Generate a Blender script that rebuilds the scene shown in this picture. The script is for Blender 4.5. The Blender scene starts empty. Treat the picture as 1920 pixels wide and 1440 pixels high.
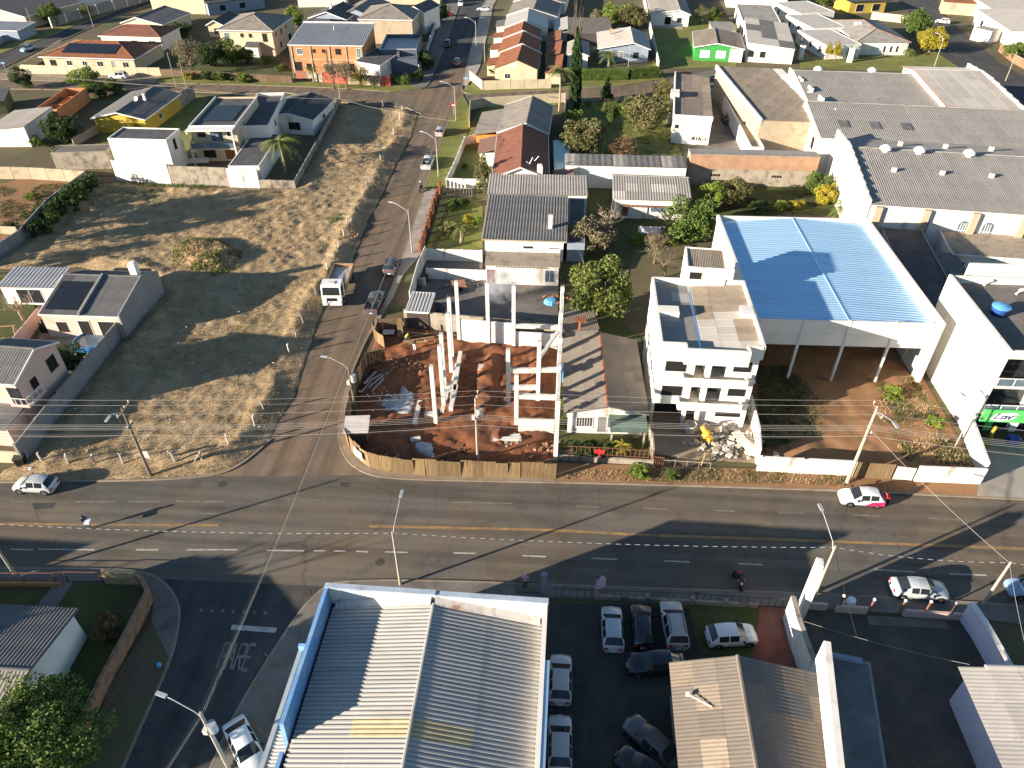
import bpy, bmesh, math, random
import numpy as np
from mathutils import Vector, Matrix, noise
R = math.radians
SC = bpy.context.scene
COL = SC.collection

# ------------------------------------------------------------------ camera, sky, sun, exposure
CAM_H, FPX, PITCH, YAW = 52.0, 1380.0, R(38.65), R(3.95)
cd = bpy.data.cameras.new('camera'); cam = bpy.data.objects.new('camera', cd); COL.objects.link(cam)
cam.location = (0, 0, CAM_H); cam.rotation_euler = (math.pi/2 - PITCH, 0, YAW)
cd.sensor_fit = 'HORIZONTAL'; cd.sensor_width = 36; cd.lens = 36*FPX/1920; cd.clip_start = .5; cd.clip_end = 3000
SC.camera = cam
SUN_EL, SUN_AZ = R(14.0), R(28.0)          # light travels towards +X (28 deg to +Y)
w = bpy.data.worlds.new('World'); SC.world = w; w.use_nodes = True
nt = w.node_tree; bg = nt.nodes['Background']; sky = nt.nodes.new('ShaderNodeTexSky')
sky.sky_type = 'NISHITA'; sky.sun_disc = False; sky.sun_elevation = SUN_EL
sky.sun_rotation = math.atan2(-math.cos(SUN_AZ), -math.sin(SUN_AZ)) % (2*math.pi)
sky.air_density = 1.2; sky.dust_density = .15; sky.ozone_density = 2.6; sky.altitude = 900
nt.links.new(sky.outputs[0], bg.inputs[0]); bg.inputs[1].default_value = .06
sl = bpy.data.lights.new('sun', 'SUN'); sl.energy = 5.0; sl.angle = R(.55); sl.color = (1, .86, .69)
so = bpy.data.objects.new('sun', sl); COL.objects.link(so)
sdir = Vector((math.cos(SUN_AZ)*math.cos(SUN_EL), math.sin(SUN_AZ)*math.cos(SUN_EL), -math.sin(SUN_EL)))
so.rotation_euler = sdir.to_track_quat('-Z', 'Y').to_euler(); so.location = (-80, -40, 60)
SC.view_settings.view_transform = 'Standard'; SC.view_settings.look = 'None'
SC.view_settings.exposure = 1.62; SC.view_settings.gamma = 1; SC.view_settings.use_curve_mapping = False

# ------------------------------------------------------------------ survey: photo coordinates (1920 px wide) to places on level planes
_fw = Vector((-math.sin(YAW)*math.cos(PITCH), math.cos(YAW)*math.cos(PITCH), -math.sin(PITCH)))
_rt = Vector((math.cos(YAW), math.sin(YAW), 0)); _up = _rt.cross(_fw)
def G(x, y, z=0.0):
    d = _fw + _rt*((x-960)/FPX) + _up*((720-y)/FPX)
    t = (z-CAM_H)/d.z
    return Vector((d.x*t, d.y*t, z))
def GG(pts, z=0.0): return [G(x, y, z) for x, y in pts]
def fit(pts):
    """rectangle (cx, cy, w, d, angle) from four corners front-left, front-right, back-right, back-left"""
    a, b, c, d = [Vector((p.x, p.y)) for p in pts]
    u = (b-a)+(c-d); v = (d-a)+(c-b)
    ang = (math.atan2(u.y, u.x)*u.length + (math.atan2(v.y, v.x)-math.pi/2)*v.length)/(u.length+v.length)
    m = (a+b+c+d)/4
    e = Vector((math.cos(ang), math.sin(ang))); n = Vector((-e.y, e.x))
    return (m.x, m.y, u.dot(e)/2, v.dot(n)/2, ang)
def Q(fl, fr, br, bl, z): return fit([G(*fl, z), G(*fr, z), G(*br, z), G(*bl, z)])
def QF(fl, fr, depth, z):
    a, b = G(*fl, z), G(*fr, z); e = (b-a).normalized(); n = Vector((-e.y, e.x, 0))
    return fit([a, b, b+n*depth, a+n*depth])
def QB(bl, br, depth, z, ext=0):
    a, b = G(*bl, z), G(*br, z); e = (b-a).normalized(); n = Vector((-e.y, e.x, 0)); a = a-e*ext
    return fit([a-n*depth, b-n*depth, b, a])

# ------------------------------------------------------------------ mesh and object helpers
class MB:
    def __init__(s): s.v = []; s.f = []; s.mi = []; s.cur = 0
    def poly(s, pts):
        i = len(s.v); s.v += [tuple(p) for p in pts]; s.f.append(list(range(i, i+len(pts)))); s.mi.append(s.cur); return s
    def box(s, x0, x1, y0, y1, z0, z1):
        return s.hexa([(x0,y0,z0),(x1,y0,z0),(x1,y1,z0),(x0,y1,z0)], [(x0,y0,z1),(x1,y0,z1),(x1,y1,z1),(x0,y1,z1)])
    def hexa(s, b, t):
        i = len(s.v); n = len(b); s.v += [tuple(p) for p in b]+[tuple(p) for p in t]
        s.f.append(list(range(i+n-1, i-1, -1))); s.f.append(list(range(i+n, i+2*n)))
        for k in range(n):
            j = (k+1) % n; s.f.append([i+k, i+j, i+n+j, i+n+k])
        s.mi += [s.cur]*(n+2); return s
    def obox(s, c, size, rz=0, z0=None):
        cx, cy, cz = c; a, b, h = size[0]/2, size[1]/2, size[2]
        z = cz-h/2 if z0 is None else z0
        ca, sa = math.cos(rz), math.sin(rz)
        q = [(cx+ca*x-sa*y, cy+sa*x+ca*y) for x, y in ((-a,-b),(a,-b),(a,b),(-a,b))]
        return s.hexa([(x,y,z) for x, y in q], [(x,y,z+h) for x, y in q])
    def prism(s, pts, z0, z1): return s.hexa([(p[0],p[1],z0) for p in pts], [(p[0],p[1],z1) for p in pts])
    def tube(s, pts, r, n=6, r1=None, cap=True):
        pts = [Vector(p) for p in pts]; m = len(pts); rings = []
        for k, p in enumerate(pts):
            d = (pts[min(k+1,m-1)]-pts[max(k-1,0)]); d = d.normalized() if d.length > 1e-9 else Vector((0,0,1))
            a = d.cross(Vector((0,0,1)) if abs(d.z) < .9 else Vector((1,0,0))).normalized(); b = d.cross(a)
            rr = r if r1 is None else r+(r1-r)*k/(m-1)
            i = len(s.v)
            for q in range(n):
                t = 2*math.pi*q/n; s.v.append(tuple(p+(a*math.cos(t)+b*math.sin(t))*rr))
            rings.append(i)
        for k in range(m-1):
            for q in range(n):
                j = (q+1) % n; s.f.append([rings[k]+q, rings[k]+j, rings[k+1]+j, rings[k+1]+q]); s.mi.append(s.cur)
        if cap:
            s.f.append([rings[0]+q for q in range(n)][::-1]); s.f.append([rings[-1]+q for q in range(n)]); s.mi += [s.cur]*2
        return s
    def cyl(s, c, r, z0, z1, n=12, r1=None): return s.tube([(c[0],c[1],z0),(c[0],c[1],z1)], r, n, r1)
    def lathe(s, c, prof, n=12):
        rings = []
        for r, z in prof:
            i = len(s.v); rings.append(i)
            for q in range(n):
                t = 2*math.pi*q/n; s.v.append((c[0]+r*math.cos(t), c[1]+r*math.sin(t), c[2]+z))
        for k in range(len(prof)-1):
            for q in range(n):
                j = (q+1) % n; s.f.append([rings[k]+q, rings[k]+j, rings[k+1]+j, rings[k+1]+q]); s.mi.append(s.cur)
        return s
    def beam(s, a, b, w, h):
        a = Vector(a); b = Vector(b); d = (b-a).normalized()
        x = d.cross(Vector((0,0,1)) if abs(d.z) < .95 else Vector((0,1,0))).normalized()*w/2; y = d.cross(x).normalized()*h/2
        return s.hexa([a-x-y, a+x-y, a+x+y, a-x+y], [b-x-y, b+x-y, b+x+y, b-x+y])
    def sweep(s, pts, prof, closed=False):
        """prof: list of (side, up) points, swept along a path on the ground"""
        P = [Vector((p[0],p[1],p[2] if len(p) > 2 else 0)) for p in pts]; m = len(P); n = len(prof); rings = []
        for k, p in enumerate(P):
            d0 = (P[k]-P[k-1]) if k > 0 else (P[1]-P[0]); d1 = (P[k+1]-P[k]) if k < m-1 else (P[-1]-P[-2])
            d0.z = d1.z = 0; d0.normalize(); d1.normalize(); d = (d0+d1).normalized()
            sc = 1/max(.4, d.dot(d0)); nn = Vector((d.y, -d.x, 0))*sc
            i = len(s.v); rings.append(i)
            for a, b in prof: s.v.append(tuple(p+nn*a+Vector((0,0,b))))
        for k in range(m-1):
            for q in range(n):
                j = (q+1) % n
                if not closed and q == n-1 and n == 2: continue
                s.f.append([rings[k]+q, rings[k+1]+q, rings[k+1]+j, rings[k]+j]); s.mi.append(s.cur)
        s.f.append([rings[0]+q for q in range(n)]); s.f.append([rings[-1]+q for q in range(n)][::-1]); s.mi += [s.cur]*2
        return s
    def xf(s, M):
        s.v = [tuple(M @ Vector(p)) for p in s.v]; return s
    def mesh(s, name, smooth=False, off=None):
        me = bpy.data.meshes.new(name)
        v = s.v if off is None else [(a-off[0], b-off[1], c-off[2]) for a, b, c in s.v]
        me.from_pydata(v, [], s.f); me.update()
        if any(s.mi): me.polygons.foreach_set('material_index', s.mi)
        if smooth: me.polygons.foreach_set('use_smooth', [True]*len(me.polygons))
        return me

def setmat(me, mat):
    for m in (mat if isinstance(mat, (list, tuple)) else [mat]): me.materials.append(MT[m] if isinstance(m, str) else m)
def part(name, mb, mat, parent, smooth=False, label=None, stuff=False, off=None):
    me = mb if isinstance(mb, bpy.types.Mesh) else mb.mesh(name, smooth, off)
    if not me.materials: setmat(me, mat)
    o = bpy.data.objects.new(name, me); COL.objects.link(o); o.parent = parent
    if label: o['label'] = label
    if stuff: o['kind'] = 'stuff'
    return o
def tag(o, label, cat, group=None):
    o['label'] = label; o['category'] = cat
    if group: o['group'] = group
    return o
def thing(name, label, cat, loc=(0,0,0), rz=0, group=None):
    o = bpy.data.objects.new(name, None); COL.objects.link(o); o.location = loc; o.rotation_euler = (0,0,rz)
    o.empty_display_size = .3
    return tag(o, label, cat, group)
def solo(name, mb, mat, label, cat, group=None, smooth=False, loc=None, rz=0):
    """a thing that is one mesh; mb in world coordinates, or local when loc is given"""
    if loc is None:
        n = len(mb.v); c = Vector((sum(p[0] for p in mb.v)/n, sum(p[1] for p in mb.v)/n, min(p[2] for p in mb.v)))
        o = part(name, mb, mat, None, smooth, off=c); o.location = c
    else:
        o = part(name, mb, mat, None, smooth); o.location = loc; o.rotation_euler = (0,0,rz)
    return tag(o, label, cat, group)
def struct(name, mb, mat, smooth=False, kind='structure'):
    o = part(name, mb, mat, None, smooth); o['kind'] = kind; return o
def copy_tree(o, parent=None, mats=None):
    c = o.copy(); COL.objects.link(c); c.parent = parent
    for ch in list(o.children): copy_tree(ch, c)
    return c

# ------------------------------------------------------------------ materials
MT = {}
def mk(name, col, rough=.85, var=.18, scale=1.2, dirt=None, metal=0, bump=0, bscale=25, rnd=0, spec=.3, fine=0, stretch=None, emit=None, alpha=None, coords='Object', trans=0, dscale=.35, dthr=.5, dirt2=None):
    m = bpy.data.materials.new(name); m.use_nodes = True; t = m.node_tree; N = t.nodes; L = t.links
    b = N['Principled BSDF']; b.inputs['Roughness'].default_value = rough; b.inputs['Metallic'].default_value = metal
    b.inputs['Specular IOR Level'].default_value = spec
    def node(k, **kw):
        n = N.new(k)
        for a, v in kw.items(): setattr(n, a, v)
        return n
    tc = node('ShaderNodeTexCoord'); vec = tc.outputs['Object']
    if coords == 'World':
        g = node('ShaderNodeNewGeometry'); vec = g.outputs['Position']
    if stretch:
        mp = node('ShaderNodeMapping'); mp.inputs['Scale'].default_value = stretch; L.new(vec, mp.inputs[0]); vec = mp.outputs[0]
    def mixc(a, c, f, blend='MIX'):
        x = node('ShaderNodeMix', data_type='RGBA', blend_type=blend)
        for s, v in ((6, a), (7, c), (0, f)):
            if hasattr(v, 'links') or isinstance(v, bpy.types.NodeSocket): L.new(v, x.inputs[s])
            else: x.inputs[s].default_value = v if s == 0 else (*v, 1)
        return x.outputs[2]
    def nz(sc, det=4, rgh=.6):
        n = node('ShaderNodeTexNoise'); n.inputs['Scale'].default_value = sc; n.inputs['Detail'].default_value = det
        n.inputs['Roughness'].default_value = rgh; L.new(vec, n.inputs['Vector']); return n.outputs['Fac']
    def ramp(f, a, c):
        n = node('ShaderNodeMapRange'); n.inputs[1].default_value = a; n.inputs[2].default_value = c; L.new(f, n.inputs[0]); return n.outputs[0]
    lo = tuple(c*(1-var) for c in col); hi = tuple(min(1, c*(1+var)) for c in col)
    c = mixc(lo, hi, ramp(nz(scale), .3, .7))
    if fine: c = mixc(c, tuple(x*(1-fine) for x in col), ramp(nz(scale*14, 3, .75), .45, .72))
    if dirt: c = mixc(c, dirt, ramp(nz(dscale, 6, .68), dthr, dthr+.22))
    if dirt2: c = mixc(c, dirt2[0], ramp(nz(dirt2[1], 5, .7), dirt2[2], dirt2[2]+.12))
    if rnd:
        oi = node('ShaderNodeObjectInfo'); hs = node('ShaderNodeHueSaturation')
        r = node('ShaderNodeMapRange'); r.inputs[3].default_value = 1-rnd; r.inputs[4].default_value = 1+rnd
        L.new(oi.outputs['Random'], r.inputs[0]); L.new(r.outputs[0], hs.inputs['Value']); L.new(c, hs.inputs['Color']); c = hs.outputs[0]
    L.new(c, b.inputs['Base Color'])
    if bump:
        bn = node('ShaderNodeBump'); bn.inputs['Strength'].default_value = bump; bn.inputs['Distance'].default_value = .05
        L.new(nz(bscale, 4, .7), bn.inputs['Height']); L.new(bn.outputs[0], b.inputs['Normal'])
    if trans:
        b.inputs['Subsurface Weight'].default_value = 0
        tr = node('ShaderNodeBsdfTranslucent'); L.new(c, tr.inputs[0]); ms = node('ShaderNodeMixShader'); ms.inputs[0].default_value = trans
        L.new(b.outputs[0], ms.inputs[1]); L.new(tr.outputs[0], ms.inputs[2]); L.new(ms.outputs[0], N['Material Output'].inputs[0])
    MT[name] = m; return m
def wave_bump(name, direction='X', scale=3.0, strength=.6, dist=.04):
    """adds courses of tiles / sheet profile as fine relief to a material"""
    m = MT[name]; t = m.node_tree; N = t.nodes; L = t.links; b = N['Principled BSDF']
    tc = N.new('ShaderNodeTexCoord'); wv = N.new('ShaderNodeTexWave'); wv.bands_direction = direction; wv.inputs['Scale'].default_value = scale
    wv.inputs['Distortion'].default_value = .3; L.new(tc.outputs['Object'], wv.inputs['Vector'])
    bn = N.new('ShaderNodeBump'); bn.inputs['Strength'].default_value = strength; bn.inputs['Distance'].default_value = dist
    L.new(wv.outputs['Fac'], bn.inputs['Height']); L.new(bn.outputs[0], b.inputs['Normal'])
def brickify(name, mortar, sw=.4, sh=.2, amt=.5):
    m = MT[name]; t = m.node_tree; N = t.nodes; L = t.links; b = N['Principled BSDF']
    src = b.inputs['Base Color'].links[0].from_socket
    tc = N.new('ShaderNodeTexCoord'); sp = N.new('ShaderNodeSeparateXYZ'); L.new(tc.outputs['Object'], sp.inputs[0])
    ad = N.new('ShaderNodeMath'); L.new(sp.outputs[0], ad.inputs[0]); L.new(sp.outputs[1], ad.inputs[1])
    cb = N.new('ShaderNodeCombineXYZ'); L.new(ad.outputs[0], cb.inputs[0]); L.new(sp.outputs[2], cb.inputs[1])
    br = N.new('ShaderNodeTexBrick'); br.inputs['Scale'].default_value = 1; br.inputs['Brick Width'].default_value = sw; br.inputs['Row Height'].default_value = sh
    br.inputs['Mortar Size'].default_value = .015; br.inputs['Color1'].default_value = (1,1,1,1); br.inputs['Color2'].default_value = (.72,.72,.72,1)
    br.inputs['Mortar'].default_value = (*mortar, 1)
    L.new(cb.outputs[0], br.inputs['Vector'])
    mx = N.new('ShaderNodeMix'); mx.data_type = 'RGBA'; mx.blend_type = 'MULTIPLY'; mx.inputs[0].default_value = amt
    L.new(src, mx.inputs[6]); L.new(br.outputs[0], mx.inputs[7]); L.new(mx.outputs[2], b.inputs['Base Color'])

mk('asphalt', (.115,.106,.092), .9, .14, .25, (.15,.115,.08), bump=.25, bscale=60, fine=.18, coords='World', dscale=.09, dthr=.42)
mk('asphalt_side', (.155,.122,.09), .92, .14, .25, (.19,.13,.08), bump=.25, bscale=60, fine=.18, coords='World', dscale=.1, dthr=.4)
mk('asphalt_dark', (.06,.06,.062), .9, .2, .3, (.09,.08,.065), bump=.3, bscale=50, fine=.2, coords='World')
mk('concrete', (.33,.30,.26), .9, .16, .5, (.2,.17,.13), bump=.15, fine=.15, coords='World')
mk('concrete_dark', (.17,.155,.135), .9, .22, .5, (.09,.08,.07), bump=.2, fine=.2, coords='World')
mk('paving', (.27,.22,.16), .92, .15, .4, (.2,.13,.08), bump=.15, fine=.2, coords='World')
mk('kerb', (.25,.205,.155), .9, .2, .8, (.18,.12,.075), coords='World')
mk('earth', (.13,.095,.06), .95, .25, .3, (.09,.1,.04), bump=.4, bscale=14, fine=.3, coords='World', dscale=.2, dthr=.42)
mk('red_soil', (.23,.085,.035), .95, .3, .5, (.11,.05,.03), bump=.9, bscale=6, fine=.45, coords='World', dscale=.22, dthr=.44, dirt2=((.15,.12,.11), .5, .6))
mk('soil_path', (.28,.15,.075), .95, .2, .5, (.2,.16,.07), bump=.4, bscale=10, fine=.3, coords='World')
mk('dry_grass', (.37,.27,.155), .95, .25, .6, (.23,.17,.09), bump=1.0, bscale=7, fine=.5, coords='World', dscale=.14, dirt2=((.2,.115,.065), .22, .62))
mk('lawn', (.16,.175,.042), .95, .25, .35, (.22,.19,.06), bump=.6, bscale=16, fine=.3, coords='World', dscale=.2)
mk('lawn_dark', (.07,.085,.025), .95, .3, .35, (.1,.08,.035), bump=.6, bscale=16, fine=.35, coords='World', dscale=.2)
mk('cement_dust', (.36,.36,.37), .95, .3, .9, (.2,.13,.1), dscale=.8, dthr=.5, bump=.3, coords='World')
mk('red_paving', (.22,.075,.055), .9, .3, 1.0, (.13,.09,.07), fine=.2, coords='World')
mk('paint_white', (.42,.4,.36), .8, .2, 3, (.2,.18,.15), dscale=1.6, dthr=.5, coords='World')
mk('paint_faint', (.22,.205,.18), .85, .2, 3, (.11,.1,.085), dscale=1.4, dthr=.42, coords='World')
mk('paint_yellow', (.3,.185,.075), .8, .25, 2, (.14,.11,.08), dscale=.9, dthr=.46, coords='World')
mk('wall_white', (.7,.67,.61), .85, .06, .6, (.2,.17,.13), dscale=.55, dthr=.56, bump=.06, bscale=40, stretch=(1,1,.3))
mk('wall_cream', (.5,.43,.3), .85, .08, .6, (.34,.27,.18), dscale=.4, dthr=.55, bump=.06)
mk('wall_beige', (.4,.33,.235), .88, .1, .7, (.22,.17,.115), dscale=.45, dthr=.52, bump=.08)
mk('wall_old', (.36,.315,.25), .9, .2, .7, (.12,.1,.08), dscale=.7, dthr=.44, bump=.12, fine=.1)
mk('wall_grey', (.26,.25,.24), .9, .15, .8, (.2,.19,.18), dscale=.5, dthr=.48, bump=.15, fine=.15)
mk('wall_pink', (.58,.42,.36), .88, .08, .6, (.5,.3,.18), dscale=.3, dthr=.56, bump=.06)
mk('wall_lilac', (.6,.56,.66), .85, .06, .6, bump=.05)
mk('wall_yellow', (.46,.33,.05), .85, .08, .6, bump=.06)
mk('wall_green', (.04,.26,.06), .8, .08, .6, bump=.05)
mk('wall_moss', (.1,.13,.06), .85, .12, .6)
mk('flashing', (.5,.48,.45), .6, .1, .6, (.24,.075,.025), dscale=1.1, dthr=.5)
mk('wall_slate', (.1,.115,.15), .85, .12, .6, bump=.06)
mk('wall_bluegrey', (.22,.27,.34), .85, .12, .6, bump=.06)
mk('wall_mint', (.45,.6,.55), .85, .1, .6)
mk('wall_panel', (.66,.63,.58), .9, .07, .35, (.5,.46,.4), dscale=.35, dthr=.58, rnd=.05)
mk('brick_orange', (.56,.25,.11), .92, .15, .8, (.42,.24,.14), dscale=.5, bump=.12); brickify('brick_orange', (.75,.65,.55), .3, .2, .6)
mk('brick_wall', (.36,.2,.12), .92, .2, 1.5, (.14,.1,.08), dscale=1.3, dthr=.48, bump=.3); brickify('brick_wall', (.4,.36,.3), .32, .16, .8)
mk('stone_wall', (.45,.32,.18), .92, .35, 3.5, (.6,.45,.26), dscale=3, bump=.5, bscale=8)
mk('block_wall', (.36,.35,.34), .92, .12, .8, (.22,.2,.19), dscale=.6, dthr=.5, bump=.12); brickify('block_wall', (.55,.53,.5), .4, .2, .5)
mk('fibre', (.3,.28,.255), .92, .16, .5, (.15,.14,.125), dscale=.45, dthr=.48, fine=.12, rnd=.07)
mk('fibre_new', (.42,.39,.35), .9, .12, .5, (.26,.23,.19), dscale=.45, dthr=.55, rnd=.1)
mk('fibre_tan', (.3,.245,.185), .92, .2, .5, (.17,.13,.095), dscale=.6, dthr=.48, fine=.15, rnd=.14)
mk('fibre_brown', (.2,.17,.14), .92, .18, .5, (.12,.1,.08), dscale=.5, rnd=.1, fine=.1)
mk('fibre_dark', (.125,.125,.125), .9, .2, .6, (.2,.185,.165), dscale=.5, dthr=.52, rnd=.05)
mk('fibre_black', (.055,.055,.062), .8, .25, .6, (.1,.095,.09), dscale=.4)
mk('fibre_charcoal', (.075,.075,.08), .85, .25, .6, (.14,.135,.125), dscale=.4)
mk('concrete_roof', (.33,.28,.22), .93, .2, .8, (.16,.13,.1), dscale=.8, dthr=.45, fine=.2)
mk('metal_white', (.42,.405,.38), .5, .1, .5, (.29,.275,.25), dscale=.5, dthr=.52, metal=.15, rnd=.05, coords='World', stretch=(.15,1.6,1))
mk('metal_grey', (.33,.33,.335), .5, .1, .3, (.24,.24,.24), dscale=.25, metal=.3, rnd=.03)
mk('metal_galv', (.46,.45,.44), .5, .16, .5, (.3,.29,.28), dscale=.5, metal=.35, rnd=.05)
mk('metal_blue', (.46,.68,.86), .32, .05, .3, (.4,.6,.78), dscale=.4, metal=.6, coords='World', stretch=(.12,1.5,1))
mk('metal_skylight', (.46,.385,.24), .6, .15, 1, (.36,.28,.15), rnd=.05)
mk('metal_skyblue', (.2,.38,.6), .55, .15, 1, rnd=.08)
mk('trim_blue', (.16,.33,.58), .6, .12, 1, (.3,.45,.6), dscale=.6)
mk('coping_pale', (.36,.42,.5), .6, .15, 1, (.25,.2,.16), dscale=1.2, dthr=.56)
mk('rust', (.28,.1,.04), .9, .4, 3)
mk('tile_red', (.21,.085,.055), .9, .25, 1.0, (.13,.06,.04), dscale=.7, fine=.25); wave_bump('tile_red', 'X', 1.6, .5, .05)
mk('tile_terra', (.26,.1,.048), .9, .25, 1.2, (.16,.065,.035), dscale=.7, fine=.25); wave_bump('tile_terra', 'X', 1.6, .5, .05)
mk('tile_brown', (.2,.115,.085), .9, .2, 1.0, (.17,.1,.08), dscale=.6, fine=.2); wave_bump('tile_brown', 'X', 1.6, .5, .05)
mk('tile_grey', (.24,.215,.185), .9, .2, 1.0, (.15,.13,.11), dscale=.6, fine=.2); wave_bump('tile_grey', 'X', 1.6, .5, .05)
mk('tile_dark', (.085,.085,.09), .88, .2, 1.0, (.13,.125,.12), dscale=.5, fine=.15); wave_bump('tile_dark', 'X', 1.6, .5, .05)
mk('solar', (.012,.014,.02), .35, .2, 2, spec=.5)
mk('glass', (.02,.025,.03), .12, .3, 1, spec=.5)
mk('glass_blue', (.1,.14,.18), .15, .3, 1, spec=.5)
mk('dark_void', (.012,.012,.012), .95, .2, 1)
mk('frame_white', (.7,.69,.66), .6, .05, 2)
mk('frame_dark', (.05,.045,.04), .6, .1, 2)
mk('door_brown', (.16,.075,.04), .7, .2, 3)
mk('door_grey', (.2,.2,.21), .6, .12, 3)
mk('wood', (.3,.2,.11), .9, .3, 3, (.2,.13,.075), stretch=(6,6,.6), rnd=.2, dscale=1.2)
mk('plywood', (.24,.165,.085), .9, .3, 1.6, (.13,.085,.045), stretch=(9,9,.4), rnd=.34, dscale=1.1, dthr=.42, fine=.4)
mk('timber_dark', (.12,.08,.05), .9, .3, 3, rnd=.2)
mk('column', (.62,.6,.56), .88, .1, 1, (.3,.27,.23), dscale=1.2, dthr=.54, bump=.1, stretch=(1,1,.4))
mk('pole_concrete', (.36,.32,.26), .92, .15, 2, (.22,.19,.15), dscale=1.5)
mk('pole_dark', (.17,.14,.11), .92, .15, 2)
mk('post', (.42,.39,.34), .92, .15, 2, rnd=.12)
mk('lamp_grey', (.45,.46,.47), .5, .08, 2, metal=.4)
mk('wire', (.34,.32,.3), .6, .05, 2); mk('wire_dark', (.04,.04,.04), .7, .05, 2); mk('wire_white', (.62,.62,.62), .6, .05, 2)
mk('insulator', (.62,.58,.52), .4, .05, 2)
mk('bark', (.16,.12,.085), .95, .3, 4, bump=.5); mk('bark_pale', (.33,.26,.19), .95, .25, 4, bump=.4)
for nm, c in dict(leaf=(.1,.15,.03), leaf_dark=(.05,.085,.022), leaf_bright=(.18,.24,.04), leaf_yellow=(.34,.29,.03), leaf_olive=(.15,.145,.055), leaf_grey=(.22,.19,.11), leaf_rust=(.2,.115,.055), palm=(.125,.15,.04), cypress=(.025,.06,.014)).items():
    mk(nm, c, .75, .4, 1.1, None, rnd=.06, trans=.18, coords='World')
mk('straw', (.44,.325,.185), .9, .3, .6, None, trans=.15, coords='World'); mk('weed', (.095,.11,.035), .85, .4, .8, None, trans=.15, coords='World')
mk('rubble', (.38,.34,.29), .95, .35, 2, rnd=.3); mk('rubble_red', (.32,.17,.1), .95, .3, 2, rnd=.25)
mk('green_grass', (.085,.15,.03), .85, .35, .8, None, trans=.15, coords='World')
mk('leaf_moss', (.135,.165,.04), .75, .45, .9, None, trans=.18, coords='World')
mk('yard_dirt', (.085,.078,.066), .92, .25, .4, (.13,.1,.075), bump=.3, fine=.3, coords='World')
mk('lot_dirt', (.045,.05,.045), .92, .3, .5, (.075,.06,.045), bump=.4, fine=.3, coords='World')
mk('peach', (.34,.205,.13), .9, .15, .8, (.25,.17,.12), dscale=.6)
mk('porch_green', (.11,.16,.13), .6, .2, 1)
mk('litter', (.7,.7,.7), .8, .2, 3)
mk('rebar', (.16,.08,.05), .8, .3, 5)
mk('skin', (.42,.24,.16), .6, .05, 2); mk('hair', (.02,.015,.012), .6, .2, 9)
for nm, c in dict(cl_navy=(.03,.05,.09), cl_jeans=(.05,.1,.2), cl_red=(.6,.03,.05), cl_pink=(.62,.42,.55), cl_white=(.75,.74,.72), cl_black=(.02,.02,.022), cl_lime=(.5,.62,.05), cl_orange=(.7,.28,.03), cl_green=(.08,.14,.13)).items(): mk(nm, c, .85, .1, 6)
for nm, c in dict(car_white=(.74,.74,.73), car_silver=(.42,.44,.46), car_black=(.012,.013,.016), car_grey=(.085,.085,.09), car_red=(.3,.02,.025), car_blue=(.22,.34,.46), car_champagne=(.4,.38,.35), car_pink=(.75,.03,.15)).items():
    mk(nm, c, .22, .02, 1, spec=.5); MT[nm].node_tree.nodes['Principled BSDF'].inputs['Coat Weight'].default_value = .6
mk('tyre', (.015,.015,.016), .85, .1, 3); mk('rim', (.4,.4,.41), .35, .1, 3, metal=.6); mk('lamp_red', (.45,.02,.02), .25, .05, 3); mk('lamp_clear', (.6,.62,.64), .15, .05, 3)
mk('tank_blue', (.03,.09,.32), .4, .1, 2); mk('tarp_blue', (.12,.36,.62), .5, .2, 2); mk('pool_blue', (.05,.22,.5), .15, .15, 2); mk('plastic_black', (.015,.015,.017), .5, .1, 2)
mk('sign_green', (.1,.5,.13), .6, .06, 1); mk('sign_white', (.8,.8,.8), .6, .03, 1); mk('sign_red', (.6,.03,.03), .6, .05, 1); mk('sign_navy', (.02,.03,.1), .6, .05, 1)
mk('fence_rust', (.2,.085,.055), .85, .2, 3, rnd=.1); mk('fence_iron', (.06,.05,.045), .7, .1, 3); mk('orange_paint', (.6,.22,.05), .8, .1, 2); mk('gate_red', (.42,.075,.05), .8, .2, 2)
mk('mixer_yellow', (.65,.36,.03), .5, .15, 4); mk('sheet_pale', (.55,.5,.46), .9, .15, 1); mk('linen', (.7,.7,.72), .9, .05, 2)

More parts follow.
